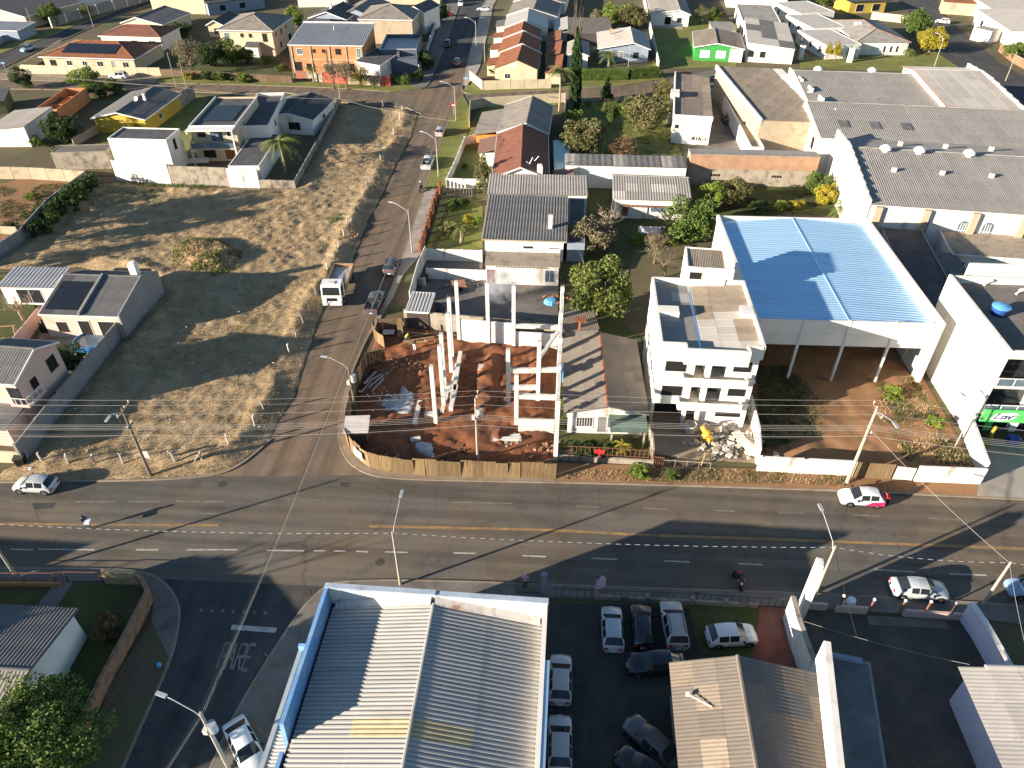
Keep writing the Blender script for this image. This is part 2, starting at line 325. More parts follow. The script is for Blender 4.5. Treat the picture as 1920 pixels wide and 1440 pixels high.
def road_wear(name, along, seed=0.0):
    """tyre-polished lanes, cracks and tar seams as wear with shapes of their own"""
    m = MT[name]; t = m.node_tree; N = t.nodes; L = t.links; b = N['Principled BSDF']; src = b.inputs['Base Color'].links[0].from_socket
    g = N.new('ShaderNodeNewGeometry')
    def tex(scale, det, sc):
        mp = N.new('ShaderNodeMapping'); mp.inputs['Scale'].default_value = scale; mp.inputs['Location'].default_value = (seed, seed, 0); L.new(g.outputs['Position'], mp.inputs[0]); n = N.new('ShaderNodeTexNoise'); n.inputs['Scale'].default_value = sc; n.inputs['Detail'].default_value = det; L.new(mp.outputs[0], n.inputs['Vector']); return n.outputs['Fac']
    def rng(f, a, c, lo, hi):
        r = N.new('ShaderNodeMapRange'); r.inputs[1].default_value = a; r.inputs[2].default_value = c; r.inputs[3].default_value = lo; r.inputs[4].default_value = hi; L.new(f, r.inputs[0]); return r.outputs[0]
    def mul(c, f):
        x = N.new('ShaderNodeMix'); x.data_type = 'RGBA'; x.blend_type = 'MULTIPLY'; x.inputs[0].default_value = 1; L.new(c, x.inputs[6]); cb = N.new('ShaderNodeCombineColor'); [L.new(f, cb.inputs[i]) for i in range(3)]; L.new(cb.outputs[0], x.inputs[7]); return x.outputs[2]
    st = (.03,.75,1) if along == 'x' else (.75,.03,1)
    c = mul(src, rng(tex(st, 3, 1.0), .36, .64, .74, 1.16))
    c = mul(c, rng(tex((1,1,1), 2, .35), .56, .62, 1.0, .86))
    v = N.new('ShaderNodeTexVoronoi'); v.feature = 'DISTANCE_TO_EDGE'; v.inputs['Scale'].default_value = .16
    n = N.new('ShaderNodeTexNoise'); n.inputs['Scale'].default_value = .8; n.inputs['Detail'].default_value = 5; L.new(g.outputs['Position'], n.inputs['Vector'])
    ad = N.new('ShaderNodeVectorMath'); ad.operation = 'MULTIPLY_ADD'; ad.inputs[1].default_value = (2.2,2.2,0); L.new(n.outputs['Color'], ad.inputs[0]); L.new(g.outputs['Position'], ad.inputs[2]); L.new(ad.outputs[0], v.inputs['Vector'])
    c = mul(c, rng(v.outputs['Distance'], .0, .007, .7, 1.0))
    L.new(c, b.inputs['Base Color'])
road_wear('asphalt', 'x'); road_wear('asphalt_side', 'y', 3.0); road_wear('asphalt_dark', 'y', 7.0)
# ------------------------------------------------------------------ ground, roads, kerbs, lots
from mathutils.geometry import delaunay_2d_cdt
def tri(pts):
    """triangles covering a boundary that may be concave"""
    r = delaunay_2d_cdt([Vector(p[:2]) for p in pts], [(i, (i+1) % len(pts)) for i in range(len(pts))], [list(range(len(pts)))], 1, 1e-4)
    return [(v.x, v.y) for v in r[0]], [list(f) for f in r[2]]
def patch(name, px, z, mat, kind='structure'):
    v, f = tri([(p.x, p.y) for p in GG(px)])
    me = bpy.data.meshes.new(name); me.from_pydata([(x, y, z) for x, y in v], [], f); me.update()
    me.materials.append(MT[mat]); o = bpy.data.objects.new(name, me); COL.objects.link(o); o['kind'] = kind; return o
def slab(name, px, z0, z1, mat):
    pts = [(p.x, p.y) for p in GG(px)]
    a = sum(pts[i][0]*pts[(i+1) % len(pts)][1]-pts[(i+1) % len(pts)][0]*pts[i][1] for i in range(len(pts)))
    if a < 0: pts = pts[::-1]
    v, f = tri(pts); n = len(v); m = len(pts)
    V = [(x, y, z1) for x, y in v]+[(x, y, z0) for x, y in pts]+[(x, y, z1) for x, y in pts]
    F = f+[[n+i, n+(i+1) % m, n+m+(i+1) % m, n+m+i] for i in range(m)]
    me = bpy.data.meshes.new(name); me.from_pydata(V, [], F); me.update()
    me.materials.append(MT[mat]); o = bpy.data.objects.new(name, me); COL.objects.link(o); o['kind'] = 'structure'; return o
def smooth_px(px, n=3):
    """Chaikin corner rounding of a pixel path"""
    for _ in range(n):
        q = [px[0]]
        for a, b in zip(px, px[1:]):
            q += [(a[0]*.75+b[0]*.25, a[1]*.75+b[1]*.25), (a[0]*.25+b[0]*.75, a[1]*.25+b[1]*.75)]
        px = q+[px[-1]]
    return px
def kerb(px, w=.18, h=.13, mat='kerb'):
    mb = MB(); mb.sweep([(p.x, p.y, 0) for p in GG(px)], [(-w/2,-.05),(-w/2,h),(w/2,h),(w/2,-.05)], True)
    return struct('kerb', mb, mat)
def inside(pts):
    xs = np.array([p.x for p in pts]); ys = np.array([p.y for p in pts])
    def f(X, Y):
        r = np.zeros(X.shape, bool); j = len(xs)-1
        for i in range(len(xs)):
            c = ((ys[i] > Y) != (ys[j] > Y)) & (X < (xs[j]-xs[i])*(Y-ys[i])/(ys[j]-ys[i]+1e-12)+xs[i]); r ^= c; j = i
        return r
    return f
def edge_dist(pts, X, Y):
    D = np.full(X.shape, 1e9); n = len(pts)
    for i in range(n):
        a, b = pts[i], pts[(i+1) % n]; dx, dy = b.x-a.x, b.y-a.y; l = dx*dx+dy*dy+1e-9
        t = np.clip(((X-a.x)*dx+(Y-a.y)*dy)/l, 0, 1); D = np.minimum(D, np.hypot(X-a.x-t*dx, Y-a.y-t*dy))
    return D
def vnoise(X, Y, s, seed=0):
    """smooth value noise on a grid"""
    rs = np.random.RandomState(seed); T = rs.rand(256, 256)
    x = X*s+1000; y = Y*s+1000; i = np.floor(x).astype(int); j = np.floor(y).astype(int); u = x-i; v = y-j
    u = u*u*(3-2*u); v = v*v*(3-2*v); g = lambda a, b: T[a % 256, b % 256]
    return (g(i,j)*(1-u)+g(i+1,j)*u)*(1-v)+(g(i,j+1)*(1-u)+g(i+1,j+1)*u)*v
def relief(name, px, res, hf, mat, kind='structure'):
    """rough ground inside a boundary: a grid draped over bumps that die out at its edge"""
    P = GG(px); x0, x1 = min(p.x for p in P), max(p.x for p in P); y0, y1 = min(p.y for p in P), max(p.y for p in P)
    X, Y = np.meshgrid(np.arange(x0-res, x1+2*res, res), np.arange(y0-res, y1+2*res, res))
    ins = inside(P)(X, Y); D = edge_dist(P, X, Y)
    Z = hf(X, Y, np.where(ins, D, 0)); Z = np.where(ins, Z, -.1)
    near = ins | (D < res*1.5); idx = -np.ones(X.shape, int); idx[near] = np.arange(near.sum())
    V = np.stack([X[near], Y[near], Z[near]], 1)
    a, b, c, d = idx[:-1,:-1], idx[:-1,1:], idx[1:,1:], idx[1:,:-1]; ok = (a >= 0)&(b >= 0)&(c >= 0)&(d >= 0)
    F = np.stack([a[ok], b[ok], c[ok], d[ok]], 1)
    me = bpy.data.meshes.new(name); me.from_pydata(V.tolist(), [], F.tolist()); me.polygons.foreach_set('use_smooth', [True]*len(F)); me.update()
    me.materials.append(MT[mat]); o = bpy.data.objects.new(name, me); COL.objects.link(o); o['kind'] = kind; return o
def blades(name, px, count, size, mat, hf=None, seed=1, dens=None, per=3):
    """tufts of blades strewn inside a boundary: one uncountable growth"""
    P = GG(px); x0, x1 = min(p.x for p in P), max(p.x for p in P); y0, y1 = min(p.y for p in P), max(p.y for p in P)
    rs = np.random.RandomState(seed); X = rs.uniform(x0, x1, count*6); Y = rs.uniform(y0, y1, count*6)
    k = inside(P)(X, Y)
    if dens is not None: k &= rs.rand(len(X)) < dens(X, Y)
    X, Y = X[k][:count], Y[k][:count]; n = len(X)
    Z = hf(X, Y, edge_dist(P, X, Y)) if hf else np.full(n, .02)
    V = np.zeros((n, per, 3, 3)); 
    for q in range(per):
        a = rs.uniform(0, 6.28, n); s = size*rs.uniform(.5, 1.5, n); w = s*rs.uniform(.08, .22, n); ox = rs.normal(0, size*.35, n); oy = rs.normal(0, size*.35, n)
        ln = rs.normal(0, .6, (n, 2))
        V[:,q,0] = np.stack([X+ox-np.cos(a)*w, Y+oy-np.sin(a)*w, Z-.03], 1); V[:,q,1] = np.stack([X+ox+np.cos(a)*w, Y+oy+np.sin(a)*w, Z-.03], 1)
        V[:,q,2] = np.stack([X+ox+ln[:,0]*s, Y+oy+ln[:,1]*s, Z+s*rs.uniform(.4, 1, n)], 1)
    V = V.reshape(-1, 3); F = np.arange(len(V)).reshape(-1, 3)
    me = bpy.data.meshes.new(name); me.from_pydata(V.tolist(), [], F.tolist()); me.update(); me.materials.append(MT[mat])
    o = bpy.data.objects.new(name, me); COL.objects.link(o); o['kind'] = 'stuff'; return o

g = MB(); g.poly([(-900,-200,-.03),(900,-200,-.03),(900,1500,-.03),(-900,1500,-.03)]); struct('ground', g, 'earth')

K_FARL = [(-260,907),(0,905),(170,903),(300,900),(400,893),(440,880),(480,850),(507,825),(522,792),(555,745),(572,690),(600,600),(632,545),(660,500),(695,410),(715,375),(745,310),(775,255),(790,214)]
K_FARR = [(868,178),(852,200),(832,250),(815,300),(795,360),(745,510),(726,560),(680,650),(652,720),(640,765),(634,815),(638,840),(655,870),(690,891),(740,898),(830,901),(1040,905),(1240,910),(1440,916),(1565,920),(1727,928),(1920,937),(2140,948)]
K_NEARL = [(-260,1066),(0,1066),(200,1068),(262,1072),(300,1085),(325,1110),(338,1140),(335,1180),(320,1240),(270,1350),(230,1440),(170,1600)]
K_NEARR = [(330,1600),(395,1440),(440,1340),(500,1240),(560,1150),(590,1118),(612,1100),(640,1091),(760,1089),(912,1093),(1200,1104),(1508,1113),(1825,1131),(1920,1138),(2140,1152)]
patch('main_road', [K_FARL[0]]+[(0,905),(170,903),(300,900),(400,893),(480,893),(690,891)]+K_FARR[14:]+K_NEARR[:7:-1]+[(612,1100),(300,1085)]+K_NEARL[3::-1], .012, 'asphalt')
patch('side_street', K_FARL[4:]+[(820,190)]+K_FARR[:14]+[(690,915),(400,915)], .008, 'asphalt_side')
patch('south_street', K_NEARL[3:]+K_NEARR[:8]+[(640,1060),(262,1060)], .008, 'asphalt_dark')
NK = [(-260,138),(0,149),(120,153),(290,156),(480,160),(652,166),(730,173),(790,168),(805,158),(830,95),(855,30),(872,-30),(885,-80)]
NR = [(955,-80),(930,-30),(905,10),(880,100),(866,160),(866,172),(882,178),(960,172),(1025,170),(1170,160),(1245,148)]
patch('cross_street', NK[:9]+NR[3:]+[(1245,176),(1170,187),(1060,190),(960,192),(880,200),(790,214),(762,201),(640,191),(537,173),(480,175),(290,170),(0,166),(-260,158)], .010, 'asphalt_side')
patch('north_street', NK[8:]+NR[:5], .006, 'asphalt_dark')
DL = [(-120,150),(-60,128),(0,102),(36,87),(82,73),(131,52),(190,32),(248,9),(310,-18)]
DR = [(350,-18),(277,10),(216,33),(175,50),(131,70),(87,87),(0,130),(-60,150)]
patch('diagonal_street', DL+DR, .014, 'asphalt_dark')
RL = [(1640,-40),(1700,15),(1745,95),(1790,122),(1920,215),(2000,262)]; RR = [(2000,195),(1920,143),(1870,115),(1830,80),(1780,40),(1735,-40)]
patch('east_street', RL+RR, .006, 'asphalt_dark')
for k in (smooth_px(K_FARL[:8], 2), smooth_px(K_FARR, 2), smooth_px(K_NEARL, 2), smooth_px(K_NEARR, 2), smooth_px(NK, 2), smooth_px(NR, 2), DL, DR): kerb(k)
kerb([(880,201),(960,193),(1060,191),(1170,188),(1245,177)]); kerb([(-260,159),(0,167),(290,171),(480,176),(537,174),(640,192),(762,202),(790,214)])
# pavements and verges
slab('pavement', smooth_px(K_FARR[8:17], 2)+[(1040,899),(830,894),(770,891),(700,881),(680,871),(662,852),(651,828),(652,800),(668,735),(688,690)], -.02, .12, 'paving')
slab('pavement', smooth_px(K_FARR[4:8], 1)+[(712,600),(735,560),(757,513),(788,478),(800,440),(815,388),(826,352)], -.02, .115, 'concrete')
slab('verge', smooth_px(K_FARR[0:5], 1)+[(826,352),(838,350),(850,300),(872,268),(880,235),(882,205)], -.02, .11, 'lawn')
slab('verge', [(1040,905),(1240,910),(1440,916),(1565,920),(1600,921),(1600,890),(1420,880),(1200,874),(1042,868)], -.02, .11, 'soil_path')
slab('verge', [(1600,921),(1727,928),(1830,932),(1838,900),(1720,893),(1600,888)], -.02, .112, 'soil_path')
slab('pavement', [(1830,932),(1920,937),(2140,948),(2140,830),(1920,828),(1812,818),(1838,900)], -.02, .11, 'concrete')
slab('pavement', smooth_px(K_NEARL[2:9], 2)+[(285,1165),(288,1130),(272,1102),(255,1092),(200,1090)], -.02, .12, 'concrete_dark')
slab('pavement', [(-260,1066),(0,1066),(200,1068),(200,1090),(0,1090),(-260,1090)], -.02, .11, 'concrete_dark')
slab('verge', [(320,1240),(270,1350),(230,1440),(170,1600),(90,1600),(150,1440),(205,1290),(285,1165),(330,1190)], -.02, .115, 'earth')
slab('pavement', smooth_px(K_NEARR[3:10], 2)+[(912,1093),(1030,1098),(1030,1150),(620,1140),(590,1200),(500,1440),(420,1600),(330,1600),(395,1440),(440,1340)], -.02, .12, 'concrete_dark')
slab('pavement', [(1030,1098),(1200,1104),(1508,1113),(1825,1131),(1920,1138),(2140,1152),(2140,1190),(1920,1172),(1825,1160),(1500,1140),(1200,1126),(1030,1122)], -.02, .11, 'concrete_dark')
slab('verge', NK[:8][3:]+[(790,166),(770,160),(652,158),(480,150),(300,143)], -.02, .1, 'lawn')
slab('pavement', NK[:4]+[(300,143),(60,139),(0,137),(-260,120)], -.02, .1, 'paving')
slab('pavement', [(790,168),(805,158),(830,95),(855,30),(872,-30),(850,-30),(830,30),(808,90),(790,140),(765,160)], -.02, .105, 'concrete_dark')
slab('pavement', [(930,-30),(905,10),(880,100),(866,160),(882,160),(900,125),(905,100),(915,60),(925,10),(950,-30)], -.02, .1, 'concrete')
slab('verge', [(866,172),(882,178),(960,172),(1025,170),(1170,160),(1245,148),(1238,132),(1088,152),(1030,164),(905,170),(895,165),(885,150)], -.02, .1, 'lawn')
slab('verge', DL[2:]+[(300,-30),(225,5),(150,36),(90,56),(62,68),(0,92)], -.02, .1, 'lawn')
# lots and yards
def fz(X, Y, D):
    t = np.clip(D/2.5, 0, 1)
    b = .8*vnoise(X, Y, .16, 3)+.6*vnoise(X, Y, .45, 4)+.6*vnoise(X, Y, 1.1, 5)**1.5+.4*vnoise(X, Y, 1.9, 6)
    ridge = np.exp(-((D-2.2)/1.6)**2)*.55*vnoise(X, Y, .5, 8)
    b *= .45+.9*vnoise(X, Y, .075, 17)
    return .03+t*(b*.36+ridge)
FIELD = [(-20,903),(170,900),(300,897),(400,890),(440,877),(477,849),(503,824),(519,791),(551,744),(568,690),(596,600),(628,545),(656,500),(691,410),(711,375),(741,310),(771,255),(782,214),(765,205),(640,196),(600,270),(556,352),(485,354),(330,349),(222,342),(170,346),(95,398),(45,455),(-30,505),(60,502),(150,500),(240,520),(302,545),(200,672),(120,770),(48,866),(10,880)]
relief('field', FIELD, .26, fz, 'dry_grass')
blades('dry_grass_tufts', FIELD, 42000, .15, 'straw', fz, 3, lambda X, Y: .25+.75*vnoise(X, Y, .3, 11), 4)
blades('dry_grass_weeds', FIELD, 4200, .17, 'green_grass', fz, 5, lambda X, Y: (vnoise(X, Y, .12, 21) > .72)*1.0)
MOUND = [(320,470),(360,455),(410,452),(455,478),(450,505),(410,520),(360,515),(325,498)]
relief('scrub_mound', MOUND, .3, lambda X, Y, D: .15+np.clip(D/2, 0, 1)*(.7+.7*vnoise(X, Y, .6, 2)+.4*vnoise(X, Y, 1.6, 5)), 'dry_grass')
blades('mound_weeds', MOUND, 1300, .34, 'green_grass', lambda X, Y, D: .2+np.clip(D/2, 0, 1)*(.7+.7*vnoise(X, Y, .6, 2)+.4*vnoise(X, Y, 1.6, 5)), 7, lambda X, Y: (vnoise(X, Y, .35, 3) > .45)*1.0)
blades('mound_straw', MOUND, 1500, .36, 'straw', lambda X, Y, D: .2+np.clip(D/2, 0, 1)*(.7+.7*vnoise(X, Y, .6, 2)+.4*vnoise(X, Y, 1.6, 5)), 8)
blades('green_weeds', [(608,415),(640,405),(665,408),(650,420),(620,425)], 900, .3, 'green_grass', lambda X, Y, D: .3+0*X, 9)
blades('corner_weeds', [(165,345),(250,345),(420,352),(330,362),(300,390),(180,395),(120,385)], 3200, .26, 'green_grass', lambda X, Y, D: .3+0*X, 19)
def sz(X, Y, D):
    t = np.clip(D/1.5, 0, 1); return .05+t*(.3*vnoise(X, Y, .3, 31)+.28*vnoise(X, Y, .9, 32)+.22*vnoise(X, Y, 2.2, 33))
SITE = [(656,820),(664,850),(690,872),(770,888),(830,892),(1040,896),(1043,780),(1046,660),(1040,640),(900,632),(765,612),(720,600),(700,640),(690,680),(672,735)]
relief('site_soil', SITE, .28, sz, 'red_soil')
def heap(X, Y, D): return np.clip(D, 0, 1.6)*.5*(.6+.5*vnoise(X, Y, .8, 41)+.35*vnoise(X, Y, 2, 42))
relief('soil_heap', [(880,700),(905,660),(945,655),(952,700),(945,760),(920,800),(890,800),(878,760)], .22, heap, 'red_soil')
relief('soil_heap', [(985,665),(1030,660),(1034,720),(1034,770),(985,770),(972,720)], .22, heap, 'red_soil')
relief('soil_heap', [(900,800),(960,790),(968,820),(950,850),(905,845)], .22, heap, 'red_soil')
relief('cement_spill', smooth_px([(713,765),(716,752),(730,748),(738,742),(748,744),(750,730),(760,727),(766,738),(780,742),(776,755),(784,764),(772,770),(776,780),(752,784),(740,778),(724,780),(722,770)], 2), .2, lambda X, Y, D: sz(X, Y, D*0+5)+.03+np.clip(D, 0, .8)*.2*vnoise(X, Y, 1.5, 61), 'cement_dust')
relief('cement_spill', smooth_px([(780,838),(800,832),(815,838),(812,852),(822,862),(800,866),(785,858),(775,850)], 2), .2, lambda X, Y, D: sz(X, Y, D*0+5)+.03+np.clip(D, 0, .8)*.1*vnoise(X, Y, 1.5, 62), 'cement_dust')
relief('vacant_soil', [(1418,862),(1600,880),(1700,885),(1828,888),(1800,830),(1722,690),(1745,640),(1640,560),(1440,560),(1405,640),(1410,780)], .35, lambda X, Y, D: .04+np.clip(D/2, 0, 1)*(.25*vnoise(X, Y, .35, 51)+.15*vnoise(X, Y, 1.1, 52)), 'soil_path')
blades('lot_weeds', [(1640,720),(1715,710),(1790,835),(1822,880),(1700,865),(1655,800)], 1700, .34, 'weed', lambda X, Y, D: .15+0*X, 12, lambda X, Y: (vnoise(X, Y, .5, 5) > .5)*1.0)
blades('lot_straw', [(1640,720),(1715,710),(1790,835),(1822,880),(1700,865),(1655,800)], 1900, .3, 'straw', lambda X, Y, D: .15+0*X, 13, lambda X, Y: (vnoise(X, Y, .6, 6) > .4)*1.0)
blades('lot_weeds_shade', [(1420,690),(1480,690),(1540,760),(1530,820),(1425,850)], 1800, .45, 'weed', lambda X, Y, D: .15+0*X, 14)
blades('verge_weeds', [(1060,890),(1300,880),(1420,884),(1590,890),(1590,912),(1420,908),(1060,900)], 900, .2, 'weed', lambda X, Y, D: .11+0*X, 15, lambda X, Y: (vnoise(X, Y, .5, 9) > .45)*1.0)
blades('verge_straw', [(1060,885),(1300,880),(1420,884),(1590,890),(1590,912),(1420,908),(1060,900)], 1800, .17, 'straw', lambda X, Y, D: .11+0*X, 16)
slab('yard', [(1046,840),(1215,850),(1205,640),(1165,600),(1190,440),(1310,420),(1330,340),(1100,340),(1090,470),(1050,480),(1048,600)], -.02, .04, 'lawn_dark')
slab('yard', [(1216,850),(1290,860),(1420,868),(1415,800),(1400,700),(1216,700)], -.02, .06, 'paving')
slab('yard', [(765,612),(1045,640),(1048,520),(900,520),(800,520),(780,560)], -.02, .05, 'concrete_dark')
slab('yard', [(797,488),(905,492),(905,515),(797,515)], -.02, .045, 'concrete_dark')
slab('garden', [(800,470),(905,475),(905,385),(880,370),(828,372)], -.02, .05, 'lawn')
slab('garden', [(840,348),(905,340),(935,330),(912,250),(1058,192),(905,200),(880,232),(872,280)], -.02, .045, 'lawn')
slab('garden', [(1060,290),(1280,300),(1255,170),(1170,190),(1065,195)], -.02, .05, 'lawn')
blades('garden_grass', [(1060,290),(1280,300),(1255,170),(1170,190),(1065,195)], 1600, .4, 'weed', None, 25)
slab('garden', [(1225,128),(1380,125),(1400,60),(1330,20),(1215,45)], -.02, .05, 'lawn')
slab('yard', [(1258,150),(1290,275),(1540,290),(1500,140),(1340,130)], -.02, .05, 'concrete_dark')
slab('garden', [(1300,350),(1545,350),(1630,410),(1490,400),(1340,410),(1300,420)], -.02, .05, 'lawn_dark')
slab('yard', [(1640,430),(1930,430),(1930,520),(1800,520),(1790,610),(1700,560)], -.02, .05, 'paving')
slab('garden', [(1610,90),(1750,95),(1800,128),(1700,132),(1500,128),(1500,112)], -.02, .05, 'lawn')
slab('garden', [(300,143),(480,152),(560,140),(500,100),(330,95)], -.02, .05, 'lawn_dark')
slab('garden', [(0,345),(120,318),(165,330),(95,390),(40,440),(-20,470)], -.02, .05, 'soil_path')
blades('vegetable_plot', [(0,350),(110,345),(150,342),(90,390),(40,430),(0,440)], 1300, .3, 'weed', None, 44, lambda X, Y: (vnoise(X, Y, .4, 7) > .45)*1.0)
slab('garden', [(105,270),(180,245),(215,330),(165,330)], -.02, .06, 'earth')
slab('garden', [(185,252),(290,245),(345,178),(390,180),(365,235),(350,300),(200,300)], -.02, .05, 'lawn')
slab('yard', [(78,612),(160,608),(225,600),(200,660),(120,720),(60,690)], -.02, .06, 'paving')
slab('garden', [(0,560),(60,560),(78,612),(20,660),(-30,660)], -.02, .05, 'lawn_dark')
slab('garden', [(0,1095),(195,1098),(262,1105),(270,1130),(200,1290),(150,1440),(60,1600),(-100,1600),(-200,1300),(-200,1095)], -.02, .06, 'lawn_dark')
slab('path', [(110,1085),(140,1088),(100,1150),(60,1150)], .0, .075, 'concrete_dark')
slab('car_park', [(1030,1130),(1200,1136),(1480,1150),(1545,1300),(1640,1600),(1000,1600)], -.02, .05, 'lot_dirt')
slab('lawn_strip', [(1290,1130),(1440,1142),(1425,1235),(1310,1225)], .0, .065, 'lawn_dark')
slab('brick_path', [(1425,1135),(1475,1140),(1510,1262),(1410,1260)], .0, .07, 'red_paving')
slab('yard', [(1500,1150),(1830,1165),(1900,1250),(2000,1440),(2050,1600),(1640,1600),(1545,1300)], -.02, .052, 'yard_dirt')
slab('yard_paving', [(1625,1155),(1770,1162),(1780,1180),(1630,1172)], .0, .065, 'concrete_dark')
# road paint
def dash(px0, px1, w, mat='paint_white', name='lane_marking'):
    a, b = G(*px0), G(*px1); d = (b-a).normalized(); n = Vector((-d.y, d.x, 0))*w/2; z = Vector((0,0,.02))
    mb = MB(); mb.poly([a-n+z, b-n+z, b+n+z, a+n+z]); struct(name, mb, mat)
for a, b in (((20,1030),(62,1031)),((72,1030),(178,1031)),((255,1031),(297,1031)),((350,1031),(445,1031)),((500,1032),(570,1033)),((588,1033),(610,1033)),((626,1033),(648,1034)),((668,1034),(690,1035)),((722,1035),(765,1036)),((850,1037),(893,1038)),((980,1042),(1024,1044)),((1110,1047),(1158,1049)),((1246,1052),(1292,1054)),((1384,1057),(1430,1059)),((1640,1068),(1715,1073)),((1780,1076),(1850,1079))): dash(a, b, .14, 'paint_white')
for a, b in (((20,941),(65,941)),((140,941),(215,941)),((240,941),(300,941)),((330,940),(420,941)),((375,963),(410,963)),((560,938),(600,938)),((840,942),(960,944)),((1080,949),(1124,951)),((1205,953),(1248,955)),((1333,957),(1377,959)),((1460,961),(1510,963)),((1600,966),(1650,968)),((1740,972),(1800,975))): dash(a, b, .13, 'paint_faint')
for a, b in (((0,982),(160,984)),((170,984),(410,985))): dash(a, b, .28, 'paint_yellow')
for a, b in (((692,987),(860,990)),((860,990),(1030,994)),((1030,994),(1200,1003)),((1200,1003),(1440,1011)),((1440,1011),(1680,1020)),((1680,1020),(2100,1036))): dash(a, b, .3, 'paint_yellow')
dash((434,1176),(518,1182), .45, 'paint_white', 'stop_line')
for i in range(7): dash((375+i*20,1146+i*.8),(380+i*20,1143+i*.8), .35, 'paint_faint', 'crossing_mark')
for a, b in (((497,1228),(530,1253)),((475,1284),(513,1313)),((455,1344),(493,1374))): dash(a, b, .12, 'paint_yellow', 'bay_line')
for o in [x for x in COL.objects if x.name.startswith('bay_line')]: o.location.z = .12
for i, y in enumerate((425,442,462,480,608,637,667,698,728,775,275,296,318,335,352)):   # dark slanting lines at the left edge of the side street
    xl = {425:690,442:683,462:673,480:664,608:602,637:594,667:583,698:573,728:563,775:530,275:768,296:757,318:747,335:738,352:730}[y]
    dash((xl,y+4),(xl+38,y-6), .12, 'asphalt_dark', 'dark_road_line')
# PARE painted on the south street, letters stretched along the lane
def letters(txt, origin, ux, uy, w, h, gap, stroke, mat, name, z=.02):
    S = dict(P=[((0,0),(0,1)),((0,1),(1,1)),((1,1),(1,.5)),((1,.5),(0,.5))], A=[((0,0),(.5,1)),((.5,1),(1,0)),((.22,.4),(.78,.4))], R=[((0,0),(0,1)),((0,1),(1,1)),((1,1),(1,.5)),((1,.5),(0,.5)),((.4,.5),(1,0))], E=[((0,0),(0,1)),((0,1),(1,1)),((0,.5),(.8,.5)),((0,0),(1,0))])
    for k, ch in enumerate(txt):
        mb = MB(); o = origin+ux*(k*(w+gap))
        for j, (a, b) in enumerate(S[ch]):
            pa = o+ux*(a[0]*w)+uy*(a[1]*h); pb = o+ux*(b[0]*w)+uy*(b[1]*h); d = (pb-pa); dn = d.normalized(); n = Vector((-dn.y, dn.x, 0))
            st = stroke*(2.0 if abs(dn.dot(uy)) < .5 else 1); n *= st/2; zz = Vector((0,0,z+.0015*j))
            mb.poly([pa-n+zz, pb-n+zz, pb+n+zz, pa+n+zz])
        struct(name, mb, mat)
o0 = G(405,1254); ux = (G(462,1257)-o0).normalized(); uy = (G(423,1206)-o0).normalized(); hh = (G(423,1206)-o0).length
letters('PARE', o0, ux, uy, .48, hh, .17, .13, 'paint_faint', 'road_lettering')
# manholes and tar patches
for x, y, r in ((417,908,.42),(712,1054,.4),(575,1112,.4)):
    c = G(x, y); mb = MB(); mb.cyl((c.x, c.y), r, .0, .022, 20); solo('manhole_cover', mb, 'fence_iron', {417:'round iron manhole cover where side street meets main road',712:'round iron manhole cover beside the lane dashes by corrugated hall',575:'round iron manhole cover in the mouth of the stop-line street'}[x], 'manhole')
patch('tar_patch', [(638,905),(658,905),(654,914),(638,913)], .017, 'asphalt_dark'); patch('tar_patch', [(60,944),(105,943),(100,953),(65,956)], .017, 'asphalt_dark')

rs_ = random.Random(12)   # scraps of litter on the dry field
lm = MB()
for i in range(70):
    x, y = rs_.uniform(120, 640), rs_.uniform(360, 860); p = G(x, y)
    if not inside(GG(FIELD))(np.array([p.x]), np.array([p.y]))[0]: continue
    s_ = rs_.uniform(.06, .2); lm.obox((p.x, p.y, .75+rs_.uniform(-.1,.2)), (s_, s_*.7, .03), rs_.uniform(0, 3))
struct('litter', lm, 'litter', kind='stuff')
